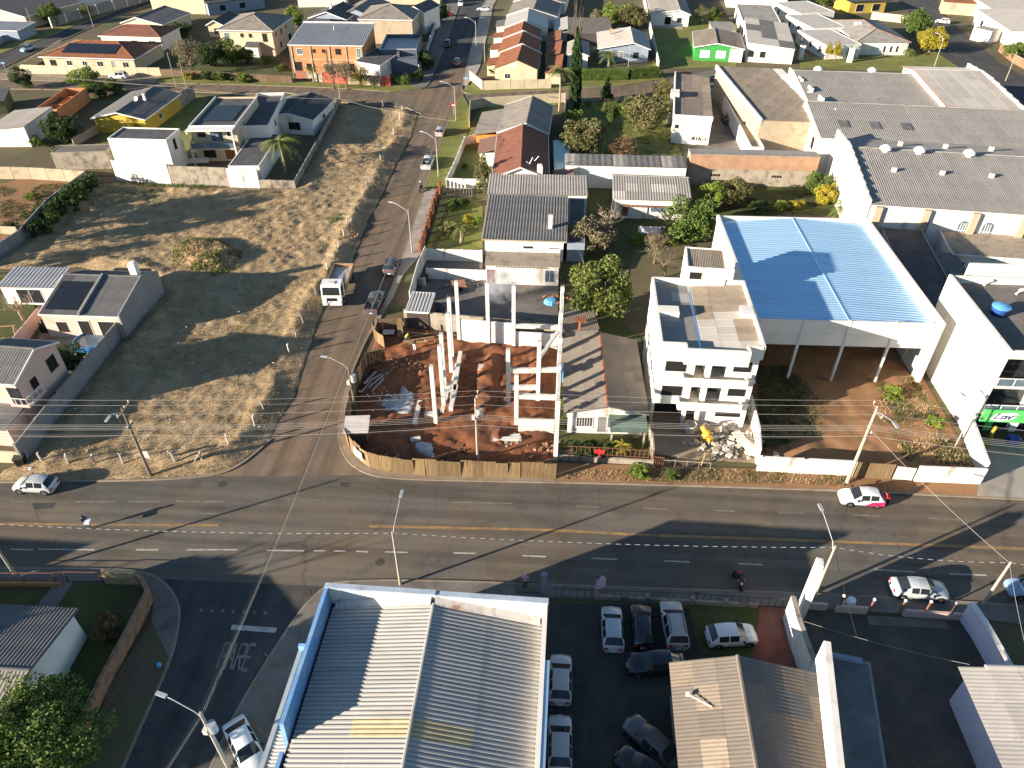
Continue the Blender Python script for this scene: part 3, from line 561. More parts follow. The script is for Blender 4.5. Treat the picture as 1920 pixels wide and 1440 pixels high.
# ------------------------------------------------------------------ building kit
def sheet_mesh(W, Hh, pitch, amp, prof, mat, key=None):
    n = max(1, round(W/pitch)); p = W/n; xs = []
    if prof == 'sin': cyc = [(0,0),(.25,.75),(.5,1),(.75,.75)]
    else: cyc = [(0,0),(.42,0),(.54,1),(.86,1),(.98,0)]
    for i in range(n):
        for a, h in cyc: xs.append(((i+a)*p, h*amp))
    xs.append((W, 0)); m = len(xs)
    v = [(x, 0, h) for x, h in xs]+[(x, Hh, h) for x, h in xs]
    f = [[i, i+1, m+i+1, m+i] for i in range(m-1)]
    me = bpy.data.meshes.new('roof_sheet'); me.from_pydata(v, [], f); me.update()
    if prof == 'sin': me.polygons.foreach_set('use_smooth', [True]*len(f))
    me.materials.append(MT[mat]); return me
def slope(parent, A, B, C, D, mat, pitch=.2, amp=.035, sheets=(1,1), prof='sin', name='roof_sheet', alt=None, seed=0, slab=True, slabmat=None):
    """one pitched plane of corrugated sheets laid on a thin deck; alt = list of (mat, set of (col,row)) or (mat, chance)"""
    A, B, C, D = map(Vector, (A, B, C, D)); u = (B-A); W = u.length; u = u.normalized(); v = (D-A); Hh = v.length; v = v.normalized(); n = u.cross(v).normalized()
    rnd = random.Random(seed)
    if slab:
        mb = MB(); o1, o2 = n*-.015, n*-.09; mb.hexa([A+o2, B+o2, C+o2, D+o2], [A+o1, B+o1, C+o1, D+o1]); part('roof_deck', mb, slabmat or mat, parent)
    nu, nv = sheets; w, h = W/nu, Hh/nv; cache = {}
    for i in range(nu):
        for j in range(nv):
            mm = mat
            for am, sel in (alt or []):
                if ((i, j) in sel) if isinstance(sel, (set, list)) else rnd.random() < sel: mm = am
            if mm not in cache: cache[mm] = sheet_mesh(w+(.02 if nu > 1 else 0), h+(.09 if nv > 1 else 0), pitch, amp, prof, mm)
            o = bpy.data.objects.new(name, cache[mm]); COL.objects.link(o); o.parent = parent
            p = A+u*(w*i-(.01 if nu > 1 else 0))+v*(h*j-(.06 if nv > 1 else 0))+n*(.004+.012*(j % 2)+.004*(i % 2)+rnd.uniform(0, .004))
            vv = (v*h-n*.0).normalized()
            o.matrix_local = Matrix(((u.x, vv.x, n.x, p.x), (u.y, vv.y, n.y, p.y), (u.z, vv.z, n.z, p.z), (0,0,0,1)))
    return u, v, n, W, Hh
def planes(parent, polys, mat, th=.09, name='roof'):
    """plain pitched planes with thickness, one part each"""
    for P in polys:
        P = [Vector(p) for p in P]; n = (P[1]-P[0]).cross(P[2]-P[0]).normalized()
        mb = MB(); mb.hexa([p-n*th for p in P], P); part(name, mb, mat, parent)
def window(parent, side, w, d, u, z, ww, wh, frame='frame_white', pane='glass', bars=1, name='window', sill=True, off=0):
    """framed opening standing in the wall face; side f/b/l/r, u = 0..1 along the wall"""
    if side == 'f': c = Vector((-w/2+u*w, -d/2-off, z)); e = Vector((1,0,0)); n = Vector((0,-1,0))
    elif side == 'b': c = Vector((w/2-u*w, d/2+off, z)); e = Vector((-1,0,0)); n = Vector((0,1,0))
    elif side == 'l': c = Vector((-w/2-off, d/2-u*d, z)); e = Vector((0,-1,0)); n = Vector((-1,0,0))
    else: c = Vector((w/2+off, -d/2+u*d, z)); e = Vector((0,1,0)); n = Vector((1,0,0))
    k = Vector((0,0,1)); mb = MB(); t = .07
    def bx(m, a0, a1, b0, b1, n0, n1):
        q = [c+e*a+k*b for a, b in ((a0,b0),(a1,b0),(a1,b1),(a0,b1))]; m.hexa([p+n*n0 for p in q], [p+n*n1 for p in q])
    for a0, a1, b0, b1 in ((-ww/2-t,-ww/2,-wh/2-t,wh/2+t),(ww/2,ww/2+t,-wh/2-t,wh/2+t),(-ww/2,ww/2,wh/2,wh/2+t),(-ww/2,ww/2,-wh/2-t,-wh/2)): bx(mb, a0, a1, b0, b1, -.05, .05)
    for i in range(bars):
        x = -ww/2+ww*(i+1)/(bars+1); bx(mb, x-.025, x+.025, -wh/2, wh/2, -.03, .04)
    if sill and name == 'window': bx(mb, -ww/2-.12, ww/2+.12, -wh/2-t-.06, -wh/2-t, -.05, .12)
    o = part(name, mb, frame, parent); p = MB(); bx(p, -ww/2, ww/2, -wh/2, wh/2, -.05, .02); part('pane' if name == 'window' else 'leaf', p, pane, o); return o
def house(name, label, rc, h, roof='gy', rise=1.0, wall='wall_white', rmat='fibre', over=.35, ro=0, wins=(), pitch=.22, amp=.035, sheets=((1,1),(1,1)), trim=None, cat='house', par=.6, prof='sin', group=None, alt=None, cap=None, z0=0.0, fin=None, seed=1):
    cx, cy, w, d, ang = rc; t = thing(name, label, cat, (cx, cy, z0), ang, group); h -= z0
    a, b = w/2-over, d/2-over; k = roof
    mb = MB()
    if k == 'gy':
        xr = ro*w/2; zl = h+rise*over/(w/2+xr); zr = h+rise*over/(w/2-xr); zt = h+rise
        k_ = .0 if pitch else .07; f = [(-a,0),(a,0),(a,zr-k_),(xr,zt-k_),(-a,zl-k_)]
        mb.hexa([(x,-b,z) for x, z in f], [(x,b,z) for x, z in f]); sl = [[(-w/2,d/2,h),(-w/2,-d/2,h),(xr,-d/2,zt),(xr,d/2,zt)], [(w/2,-d/2,h),(w/2,d/2,h),(xr,d/2,zt),(xr,-d/2,zt)]]; rg = [(xr,-d/2,zt),(xr,d/2,zt)]
    elif k == 'gx':
        yr = ro*d/2; zf = h+rise*over/(d/2+yr); zb = h+rise*over/(d/2-yr); zt = h+rise
        k_ = .0 if pitch else .07; f = [(-b,0),(b,0),(b,zb-k_),(yr,zt-k_),(-b,zf-k_)]
        mb.hexa([(-a,y,z) for y, z in f], [(a,y,z) for y, z in f]); sl = [[(-w/2,-d/2,h),(w/2,-d/2,h),(w/2,yr,zt),(-w/2,yr,zt)], [(w/2,d/2,h),(-w/2,d/2,h),(-w/2,yr,zt),(w/2,yr,zt)]]; rg = [(-w/2,yr,zt),(w/2,yr,zt)]
    elif k.startswith('shed'):
        s = k[-1]; zz = {'f': (h,h,h+rise,h+rise), 'b': (h+rise,h+rise,h,h), 'l': (h,h+rise,h+rise,h), 'r': (h+rise,h,h,h+rise)}[s]
        q = [(-a,-b),(a,-b),(a,b),(-a,b)]; mb.hexa([(x,y,0) for x, y in q], [(x,y,z-.05) for (x, y), z in zip(q, zz)])
        c = [(x,y,z) for (x, y), z in zip(((-w/2,-d/2),(w/2,-d/2),(w/2,d/2),(-w/2,d/2)), zz)]
        i = {'f': 0, 'r': 1, 'b': 2, 'l': 3}[s]; sl = [[c[i], c[(i+1) % 4], c[(i+2) % 4], c[(i+3) % 4]]]; rg = None
    elif k == 'hip':
        zt = h+rise; mb.box(-a, a, -b, b, 0, h+.005)
        if w >= d: r0, r1 = (-(w-d)/2, 0, zt), ((w-d)/2, 0, zt)
        else: r0, r1 = (0, -(d-w)/2, zt), (0, (d-w)/2, zt)
        c = [(-w/2,-d/2,h),(w/2,-d/2,h),(w/2,d/2,h),(-w/2,d/2,h)]
        if w >= d: P = [[c[0],c[1],r1,r0], [c[1],c[2],r1], [c[2],c[3],r0,r1], [c[3],c[0],r0]]
        else: P = [[c[0],c[1],r0], [c[1],c[2],r1,r0], [c[2],c[3],r1], [c[3],c[0],r0,r1]]
    elif k == 'flat':
        o = over = 0; a, b = w/2, d/2; tk = .18
        mb.box(-a, a, -b, b, 0, h-par)
        for x0, x1, y0, y1 in ((-a,a,-b,-b+tk),(-a,a,b-tk,b),(-a,-a+tk,-b+tk,b-tk),(a-tk,a,-b+tk,b-tk)): mb.box(x0, x1, y0, y1, h-par, h)
        m2 = MB(); m2.box(-a+tk, a-tk, -b+tk, b-tk, h-par, h-par+.05); part('roof', m2, rmat, t)
    part('wall', mb, wall, t)
    if k == 'hip':
        planes(t, P, rmat); m3 = MB()
        for i in range(4): m3.tube([Vector(c[i])+Vector((0,0,.03)), Vector(r0 if (i in (0,3) if w >= d else i in (0,1)) else r1)+Vector((0,0,.03))], .09, 5)
        m3.tube([Vector(r0)+Vector((0,0,.03)), Vector(r1)+Vector((0,0,.03))], .09, 5); part('ridge_cap', m3, cap or rmat, t)
        rg = None
    elif k != 'flat':
        for i, s in enumerate(sl):
            if pitch: slope(t, *s, rmat, pitch, amp, sheets[min(i, len(sheets)-1)], prof, alt=(alt[i] if alt else None), seed=seed+i)
            else: planes(t, [s], rmat)
        if rg:
            m3 = MB(); m3.tube([Vector(rg[0])+Vector((0,0,.02)), Vector(rg[1])+Vector((0,0,.02))], .13, 6); part('ridge_cap', m3, cap or rmat, t)
    if trim:
        m4 = MB()
        if k in ('gy', 'gx'):
            for s in sl:
                for p, q in ((s[0], s[1]), (s[1], s[2]), (s[3], s[0])): m4.beam(Vector(p)-Vector((0,0,.06)), Vector(q)-Vector((0,0,.06)), .1, .2)
        elif k == 'flat': m4 = None
        else:
            c4 = sl[0] if k != 'hip' else c
            for i in range(4): m4.beam(Vector(c4[i])-Vector((0,0,.06)), Vector(c4[(i+1) % 4])-Vector((0,0,.06)), .1, .2)
        if m4: part('fascia', m4, trim, t)
    for wn in wins:
        s, u, z, ww, wh = wn[:5]; kw = wn[5] if len(wn) > 5 else {}
        window(t, s, 2*a, 2*b, u, z, ww, wh, **kw)
    t['dims'] = (w, d, h); return t
DOOR = dict(name='door', frame='frame_white', pane='door_brown', bars=0, sill=False)
DOORG = dict(name='door', frame='frame_white', pane='door_grey', bars=0, sill=False)
DK = dict(frame='frame_dark', pane='dark_void', bars=1)
VOID = dict(frame='wall_white', pane='dark_void', bars=0)
def wall_run(name, label, px, h, th=.18, mat='wall_white', cap=None, z=0, cat='wall', posts=None, group=None, pts=None):
    P = pts or [(p.x, p.y, z) for p in GG(px)]; c = Vector(P[0]); L = [Vector(p)-c for p in P]
    t = thing(name, label, cat, c, 0, group); mb = MB(); mb.sweep(L, [(-th/2,-.05),(-th/2,h),(th/2,h),(th/2,-.05)], True); part('wall', mb, mat, t)
    if cap: mb = MB(); mb.sweep(L, [(-th/2-.04,h),(-th/2-.04,h+.07),(th/2+.04,h+.07),(th/2+.04,h)], True); part('coping', mb, cap, t)
    if posts:
        gap, ph, pw, pm = posts; tot = 0
        for p, q in zip(L, L[1:]):
            n = max(1, round((q-p).length/gap)); d = (q-p)
            for i in range(n):
                r = p+d*((i+.02)/n); m = MB(); m.obox((r.x, r.y, 0), (pw, pw, ph), math.atan2(d.y, d.x), -.05); part('post', m, pm, t)
    return t
def blockwall(name, label, px, h, th=.2, mat='wall_old', group=None, panel=3.0, cap=None):
    """wall of separate panels between piers"""
    P = GG(px); c = P[0]; t = thing(name, label, 'wall', c, 0, group)
    for p, q in zip(P, P[1:]):
        d = q-p; n = max(1, round(d.length/panel)); a = math.atan2(d.y, d.x)
        for i in range(n):
            m0 = p+d*((i+.5)/n)-c; m = MB(); m.obox((m0.x, m0.y, 0), (d.length/n-.24, th, h), a, -.05); part('wall_panel', m, mat, t)
            r = p+d*(i/n)-c; m = MB(); m.obox((r.x, r.y, 0), (.26, th+.06, h+.06), a, -.05); part('pier', m, mat, t)
        r = q-c; m = MB(); m.obox((r.x, r.y, 0), (.26, th+.06, h+.06), a, -.05); part('pier', m, mat, t)
    return t
def add(t, name, mat, fn, smooth=False):
    """a further part in the thing's own frame"""
    mb = MB(); fn(mb); return part(name, mb, mat, t, smooth)
def aerial(t, x, y, z, s=1.0, dish=False):
    m = MB(); m.tube([(x,y,z),(x,y,z+1.3*s)], .025, 5)
    m.tube([(x-.6*s,y,z+1.25*s),(x+.6*s,y,z+1.25*s)], .018, 4)
    for i in range(5): m.tube([(x-.5*s+.25*s*i,y-.3*s,z+1.25*s),(x-.5*s+.25*s*i,y+.3*s,z+1.25*s)], .014, 4)
    part('aerial', m, 'lamp_grey', t)
def dish(t, x, y, z, r=.4):
    m = MB(); m.tube([(x,y,z),(x,y,z+.4)], .03, 5); prof = [(0,.0),(r*.5,.05),(r*.85,.14),(r,.2)]; n = 14; i0 = len(m.v)
    for q, (rr, hh) in enumerate(prof):
        for k in range(n):
            a = 2*math.pi*k/n; p = Vector((rr*math.cos(a), rr*math.sin(a), hh)); p.rotate(Matrix.Rotation(R(50), 3, 'X')); m.v.append((x+p.x, y+p.y, z+.45+p.z))
    for q in range(3):
        for k in range(n):
            j = (k+1) % n; m.f.append([i0+q*n+k, i0+q*n+j, i0+q*n+n+j, i0+q*n+n+k]); m.mi.append(0)
    part('satellite_dish', m, 'sign_white', t)
def chimney(t, x, y, z0, z1, w=.5, mat='wall_white', capw=.62):
    m = MB(); m.box(x-w/2, x+w/2, y-w/2, y+w/2, z0, z1); part('chimney', m, mat, t)
    m = MB(); m.box(x-capw/2, x+capw/2, y-capw/2, y+capw/2, z1+.12, z1+.2); [m.box(x+sx*w*.4-.03, x+sx*w*.4+.03, y+sy*w*.4-.03, y+sy*w*.4+.03, z1, z1+.12) for sx in (-1,1) for sy in (-1,1)]; part('chimney_cap', m, mat, t)
def panel_on(t, A, B, C, D, u0, u1, v0, v1, mat='solar', name='solar_panel', lift=.12, rows=1, cols=6, th=.04):
    """panels lying on a roof plane (local A eave-left, B eave-right, C, D ridge)"""
    A, B, C, D = map(Vector, (A,B,C,D)); n = (B-A).cross(D-A).normalized()
    P = lambda u, v: A+(B-A)*u+(D-A)*v+n*lift
    for i in range(cols):
        for j in range(rows):
            a, b = u0+(u1-u0)*i/cols+.0015, u0+(u1-u0)*(i+1)/cols-.0015; c, e = v0+(v1-v0)*j/rows, v0+(v1-v0)*(j+1)/rows
            m = MB(); q = [P(a,c), P(b,c), P(b,e), P(a,e)]; m.hexa([p-n*th for p in q], q); part(name, m, mat, t)
# ------------------------------------------------------------------ houses north-west of the field
t = house('bungalow', 'yellow bungalow with dark grey gable roof and small white-framed window', Q((175,221),(272,226),(338,176),(243,172),3), 3, 'gy', 1.25, 'wall_yellow', 'fibre_dark', .45, wins=(('f',.62,1.6,1.3,1.1,dict(pane='glass_blue')),('r',.4,1.6,1.2,1.0)), trim='frame_white', sheets=((4,4),(4,4)))
chimney(t, 1.6, 0.5, 3.2, 5.0, .45); dish(t, .6, -1.0, 4.1, .5)
t = house('modern_house', 'two-storey cream house with dark flat roof, solar mat and front veranda', Q((370,235),(446,237),(472,186),(396,177),6.4), 6.4, 'flat', 0, 'wall_cream', 'fibre_charcoal', par=.35, wins=(('f',.22,5,1.3,.9,dict(frame='frame_dark')),('f',.55,4.7,2.2,2.1,dict(pane='glass_blue')),('f',.85,5,1,1),('f',.3,1.6,2,1.6,DK),('f',.75,1.4,1.8,2.2,dict(DOOR)),('r',.3,5,.8,1.1)))
w_, d_, h_ = t['dims']
add(t, 'roof_edge', 'frame_white', lambda m: [m.box(-w_/2-.1, w_/2+.1, -d_/2-.12, -d_/2+.05, 6.35, 6.5), m.box(-w_/2-.1, -w_/2+.08, -d_/2+.05, d_/2, 6.35, 6.5), m.box(w_/2-.08, w_/2+.1, -d_/2+.05, d_/2, 6.35, 6.5)])
panel_on(t, (-w_/2,-d_/2,6.12), (w_/2,-d_/2,6.12), (w_/2,d_/2,6.12), (-w_/2,d_/2,6.12), .16, .84, .2, .72, cols=8)
add(t, 'balcony', 'wall_beige', lambda m: m.box(-w_/2, w_/2, -d_/2-2.2, -d_/2+.01, 2.9, 3.15)); add(t, 'balcony_canopy', 'frame_white', lambda m: m.box(-w_/2-.1, w_/2+.1, -d_/2-2.3, -d_/2-.13, 6.2, 6.36))
for x in (-w_/2+.1, w_/2-.1): add(t, 'veranda_post', 'frame_white', lambda m: m.box(x-.1, x+.1, -d_/2-2.2, -d_/2-2.0, 0, 6.2))
add(t, 'railing', 'glass_blue', lambda m: m.box(-w_/2, w_/2, -d_/2-2.18, -d_/2-2.14, 3.15, 4.05))
house('annex', 'tall white rendered annex joined to the cream veranda house', Q((447,238),(500,233),(537,174),(480,173),5.2), 5.2, 'flat', 0, 'wall_white', 'fibre_charcoal', wins=(('r',.3,3.8,.7,.9,DK),))
house('bungalow', 'white bungalow with dark slate-coloured gable roof behind the palm', Q((502,222),(593,225),(618,191),(537,175),3.1), 3.1, 'gy', 1.1, 'wall_white', 'fibre_charcoal', .4, wins=(('f',.6,1.7,2.2,1.2,DK),('r',.5,1.7,1.2,1)), trim='frame_white', sheets=((3,3),(3,3)))
house('carport', 'dark flat-roofed garage below the cream veranda house', Q((433,309),(488,313),(522,252),(470,250),3), 3, 'flat', 0, 'wall_white', 'fibre_charcoal', par=.1, cat='garage')
house('white_block', 'windowless white rendered block above the long boundary wall', QF((201,259),(311,262), 5.5, 6.2), 6.2, 'flat', 0, 'wall_white', 'fibre_charcoal', par=.25, wins=(('r',.45,4.6,.8,1.6,DK),))
house('outhouse', 'low grey concrete outhouse with stained flat roof by field corner', Q((98,284),(204,286),(204,271),(110,271),3.2), 3.2, 'flat', 0, 'wall_old', 'concrete_dark', par=.12, cat='outhouse')
blockwall('boundary_wall', 'tall whitewashed boundary wall below the windowless white block', [(222,338),(322,346)], 3.6, .2, 'wall_white')
blockwall('boundary_wall', 'stained cement boundary wall below the cream veranda house', [(322.5,346),(430,350)], 3.4, .2, 'wall_old')
blockwall('boundary_wall', 'short white boundary wall before the dark flat garage', [(430.5,350),(487,352)], 3.3, .2, 'wall_white')
blockwall('garden_wall', 'low concrete wall with piers beside the palm yard and dry lot', [(487,352),(554,354),(600,270),(637,196)], 1.5, .16, 'wall_old', panel=2.2)
blockwall('garden_wall', 'pale cement wall between yellow bungalow and the empty lawn', [(283,246),(366,184)], 2.9, .16, 'wall_old', panel=2.6)
wall_run('garden_wall', 'low beige wall along the left side of yellow bungalow', [(185,250),(140,275)], 1.6, .16, 'wall_beige')
blockwall('boundary_wall', 'old cement wall running in from the left at field corner', [(-40,334),(60,336),(124,340),(166,343)], 2.2, .18, 'wall_beige')
blockwall('boundary_wall', 'grey mossy block wall stepping down past the vegetable plot', [(166,343),(95,397),(45,455),(-30,506)], 2.1, .18, 'wall_grey', panel=3.2)
wall_run('plot_wall', 'short brown wall closing the vegetable plot at left', [(-40,436),(36,440)], 1.3, .16, 'wall_beige')
wall_run('garden_wall', 'white rail wall in front of the swimming pool steps', [(352,306),(392,304)], .9, .12, 'wall_white')
# unfinished brick shell and its roofed shed
rc = Q((62,207),(104,203),(165,165),(121,164),2.8); t = thing('brick_shell', 'roofless unfinished orange brick shell with inner partition walls', 'brick shell', (rc[0],rc[1],0), rc[4]); w_, d_ = rc[2], rc[3]
for nm, b in (('wall',(-w_/2,w_/2,-d_/2,-d_/2+.2)),('wall',(-w_/2,w_/2,d_/2-.2,d_/2)),('wall',(-w_/2,-w_/2+.2,-d_/2+.2,d_/2-.2)),('wall',(w_/2-.2,w_/2,-d_/2+.2,d_/2-.2)),('partition',(-w_/2+.2,w_/2-.2,-d_*.15,-d_*.15+.16)),('partition',(-w_/2+.2,w_/2-.2,d_*.2,d_*.2+.16)),('partition',(-.1,.1,-d_*.15+.16,d_*.2))): add(t, nm, 'brick_orange', lambda m: m.box(*b, 0, 2.8 if nm == 'wall' else 2.2))
house('shed', 'long grey lean-to shed with whitewashed gable end beside brick shell', Q((-36,246),(48,243),(103,206),(30,207),3.2), 3.2, 'shed_l', .7, 'wall_white', 'fibre', .1, sheets=((6,2),), cat='shed')
house('outhouse', 'small green-walled hut at left edge behind the brick shell', Q((-40,192),(16,190),(10,170),(-40,170),2.6), 2.6, 'shed_f', .3, 'wall_moss', 'fibre_dark', .3, cat='hut')
rc_ = (('f',.1,1.7,1.4,1.1,DK),('f',.28,1.7,1.3,1.1),('f',.45,1.7,1.1,1.0),('f',.62,1.7,1.4,1.1),('f',.76,1.5,.9,2.0,dict(DOORG)),('f',.9,1.7,1.4,1.1))
t = house('hip_house', 'long cream house with terracotta hip roof and wide solar heater', Q((81,106),(252,112),(303,82),(135,73),3.1), 3.1, 'hip', 2.0, 'wall_cream', 'tile_terra', .6, wins=rc_, trim='frame_white')
w_, d_, h_ = t['dims']; panel_on(t, (-w_/2,-d_/2,3.1), (w_/2,-d_/2,3.1), (w_/2,0,5.1), (-w_/2,0,5.1), .2, .76, .25, .8, cols=10)
blockwall('front_wall', 'cream front wall with gates along the terracotta hip house', [(118,90),(42,137),(150,141),(302,143)], 2.0, .16, 'wall_cream')
house('hip_house', 'white house with rust-red hip roof behind the solar roof', Q((188,67),(302,71),(335,52),(225,46),3.3), 3.3, 'hip', 1.6, 'wall_white', 'tile_red', .4, wins=(('f',.55,1.8,1.6,1.1),('f',.85,1.8,1.8,1.1)), trim='frame_white')
house('gable_house', 'white-trimmed grey gable house behind rust-red hip roof', Q((224,44),(304,46),(360,25),(282,20),3.2), 3.2, 'gy', 1.6, 'wall_cream', 'fibre_dark', .4, ro=-.2, trim='frame_white', sheets=((3,3),(3,3)), wins=(('f',.5,1.8,1.4,1),))
house('party_block', 'big blank cream two-storey wall block at the far left end', QF((288,24),(388,27), 9, 0), 6.5, 'flat', 0, 'wall_cream', 'fibre_charcoal', par=.3)
house('corner_house', 'wide dark-roofed corner house with cream gable and orange door', Q((-62,14),(45,38),(114,9),(18,-20),3.2), 3.2, 'gy', 2.2, 'wall_cream', 'fibre_charcoal', .5, trim='frame_white', wins=(('f',.62,1.3,1.4,2.2,dict(DOOR, pane='orange_paint')),('r',.3,1.5,1.6,1.2,dict(pane='glass_blue')),('r',.6,1.4,1.2,2,dict(DOORG))), sheets=((4,4),(4,4)))
t = house('carport', 'pale blue-grey carport at far left by the diagonal street', Q((-30,56),(34,58),(57,47),(-5,39),2.7), 2.7, 'shed_f', .4, 'wall_bluegrey', 'metal_galv', .35, sheets=((3,1),), trim='frame_white', cat='carport')
wall_run('front_wall', 'blue-grey street wall beside the pale carport', [(-20,95),(8,78),(40,74),(64,66)], 1.5, .16, 'wall_bluegrey', cap='frame_white')
wall_run('street_wall', 'long grey street wall along the far side of diagonal street', [(98,52),(152,36),(215,20),(285,0)], 2.6, .16, 'wall_grey', posts=(5, 2.8, .3, 'wall_white'))
house('street_house', 'white flat house behind the long grey street wall', QF((160,14),(232,-6), 8, 0), 3.6, 'flat', 0, 'wall_white', 'fibre_dark', par=.3)
house('street_house', 'grey gable house in shade beyond the two-storey cream hip house', Q((388,47),(419,48),(447,28),(414,27),3.1), 3.1, 'gy', 1.2, 'wall_cream', 'fibre_charcoal', .4, trim='frame_white', wins=(('f',.5,1.6,1,1.2,DK),))
house('terrace_house', 'long shaded blue-grey house row at the top beyond trees', QF((392,30),(500,16), 9, 0), 3.4, 'shed_f', .8, 'wall_bluegrey', 'fibre_charcoal', .3, wins=(('f',.25,1.7,1.5,1.2,DK),('f',.6,1.7,1.5,1.2,DK),('f',.85,1.3,1,2,DOORG)))
t = house('hip_house', 'two-storey cream house with brown-grey hip roof among garden trees', Q((408,56),(511,59),(551,30),(450,27),6.0), 6.0, 'hip', 2.2, 'wall_cream', 'tile_grey', .5, trim='frame_white', wins=(('f',.13,4.6,1.2,1.4,dict(pane='glass_blue')),('f',.42,4.8,.7,.7,DK),('f',.58,4.8,.7,.7,DK),('f',.85,4.4,1.1,1.8,DK),('r',.15,4.7,.5,.6,DK),('r',.4,4.5,.6,1.1,DK),('r',.65,4.7,.6,.6,DK),('r',.3,1.7,.8,1.1,DK),('r',.75,1.6,2.2,2,VOID)))
w_, d_, h_ = t['dims']; planes(t, [[(-.2,-d_/2-1.6,2.6),(3.4,-d_/2-1.6,2.6),(3.4,-d_/2+.3,3.4),(-.2,-d_/2+.3,3.4)]], 'tile_dark', name='porch_roof'); add(t, 'porch', 'wall_white', lambda m: m.box(.1, 3.1, -d_/2-1.2, -d_/2+.6, 0, 2.55))
t = house('brick_building', 'long two-storey orange brick building with concrete ribs', Q((545,83),(683,87),(700,58),(568,54),6.4), 6.4, 'shed_f', 1.6, 'brick_orange', 'metal_grey', .25, prof='trap', pitch=.5, amp=.06, sheets=((6,2),), trim='frame_white', cat='building', wins=(('f',.13,4.9,1.2,1.3,dict(pane='glass_blue')),('f',.33,5.1,.6,.6,DK),('f',.46,5.1,.6,.6,DK),('f',.66,5,1.2,1.1,DK),('f',.94,4.7,.9,2.0,dict(pane='glass_blue')),('f',.08,1.6,1.6,1.8,DK),('f',.25,1.5,1.8,1.3,DK),('f',.47,1.6,1.2,1.2),('f',.62,1.3,1.2,2.2,DOOR),('f',.8,1.6,2.0,1.4,DK)))
w_, d_, h_ = t['dims']
for u in (0.02, .28, .54, .77, .985): add(t, 'concrete_rib', 'wall_beige', lambda m: m.box(-w_/2+.25+u*(w_-.5)-.14, -w_/2+.25+u*(w_-.5)+.14, -d_/2+.1, -d_/2+.26, 0, 6.3))
add(t, 'concrete_band', 'wall_beige', lambda m: m.box(-w_/2+.25, w_/2-.25, -d_/2+.16, -d_/2+.27, 3.05, 3.3)); add(t, 'parapet', 'frame_white', lambda m: m.box(-w_/2, w_/2, d_/2-.2, d_/2, 7.5, 8.3))
add(t, 'vent_pipe', 'lamp_grey', lambda m: m.cyl((0, 2), .12, 7, 8.6, 8))
house('side_annex', 'white annex with dark shed roof at end of orange brick building', Q((681,117),(718,127),(737,100),(700,91),3.5), 3.5, 'shed_r', .5, 'wall_white', 'fibre_charcoal', .25, trim='frame_white', cat='annex')
for i, (px, m_, lb, hh) in enumerate((([(556,147),(578,150)],'fence_rust','brown iron driveway gate at left end of brick building',1.8),([(578,150),(606,154)],'wall_old','grey cement front wall beside the brown driveway gate',1.9),([(607,154),(653,158)],'gate_red','bright red panelled gate wall before orange brick building',2.2),([(654,158),(713,162)],'wall_beige','beige front wall under the white shed-roof annex',2.3),([(717,162),(733,162)],'gate_red','small red gate at street corner hedge',2.3))): wall_run('front_wall' if 'wall' in lb else 'gate', lb, px, hh, .14, m_, cat='wall' if 'wall' in lb else 'gate')
house('hip_house', 'pale grey two-storey house with tan hip roof near street top', Q((673,36),(774,38),(792,14),(693,11),6.0), 6.0, 'hip', 2.2, 'wall_beige', 'tile_grey', .3, trim='frame_white', wins=(('r',.4,4.5,1,1.2),('r',.75,1.5,1,2,DOORG)))
house('carport_house', 'low dark hip roof tucked behind the orange brick building', Q((556,46),(643,54),(638,40),(585,31),2.9), 2.9, 'hip', 1.0, 'wall_bluegrey', 'tile_dark', .5)
t = house('gable_house', 'dark gable house with white chimney behind the brick building', Q((590,33),(655,39),(668,20),(606,11),3.2), 3.2, 'gy', 1.8, 'wall_bluegrey', 'tile_dark', .4, pitch=None, trim='frame_white'); chimney(t, -.6, -1.5, 3.5, 6.2, .6)
house('gable_house', 'brown-tiled gable house left of the pale grey hip house', Q((636,28),(690,29),(738,5),(672,2),3.2), 3.2, 'gy', 1.6, 'wall_bluegrey', 'tile_grey', .4, pitch=None)
house('gable_house', 'narrow two-storey dark gable house at top of the north street', Q((772,20),(800,27),(812,12),(784,3),5.6), 5.6, 'gy', 1.4, 'wall_white', 'tile_dark', .3, pitch=None, trim='frame_white', wins=(('f',.5,4.2,1,1),))
house('back_wall_block', 'pale blank wall block at the head of the north street', QF((690,8),(825,9), 8, 0), 4.0, 'flat', 0, 'wall_cream', 'fibre_dark', par=.3)
house('low_house', 'low white wall house at top between dark roofs', QF((560,14),(650,12), 8, 0), 3.0, 'flat', 0, 'wall_white', 'fibre_dark', par=.3)
t = house('slate_house', 'flat-roofed slate-blue house with stepped parapets and white deck', Q((716,92),(788,93),(783,66),(722,62),4.6), 4.6, 'flat', 0, 'wall_slate', 'metal_white', par=.9)
w_, d_, h_ = t['dims']; add(t, 'front_volume', 'wall_slate', lambda m: m.box(-w_/2+.02, w_/2+.3, -d_/2-3.4, -d_/2+.01, 0, 3.2)); add(t, 'stair_wall', 'wall_slate', lambda m: m.box(-.2, .4, -d_/2-1.6, -d_/2-.01, 3.2, 4.4)); add(t, 'parapet_rim', 'frame_white', lambda m: [m.box(-w_/2, w_/2, -d_/2-.03, -d_/2+.21, 4.6, 4.66), m.box(-w_/2-.03, -w_/2+.2, -d_/2+.21, d_/2, 4.6, 4.66)])
wall_run('street_fence', 'pale blue picket wall on the left of the north street', [(786,138),(800,105),(815,60),(822,40)], 1.9, .1, 'wall_bluegrey', posts=(2.2, 2.1, .16, 'frame_white'))
wall_run('yard_wall', 'concrete back wall behind the corner hedge', [(735,128),(786,132)], 2.0, .16, 'wall_grey')
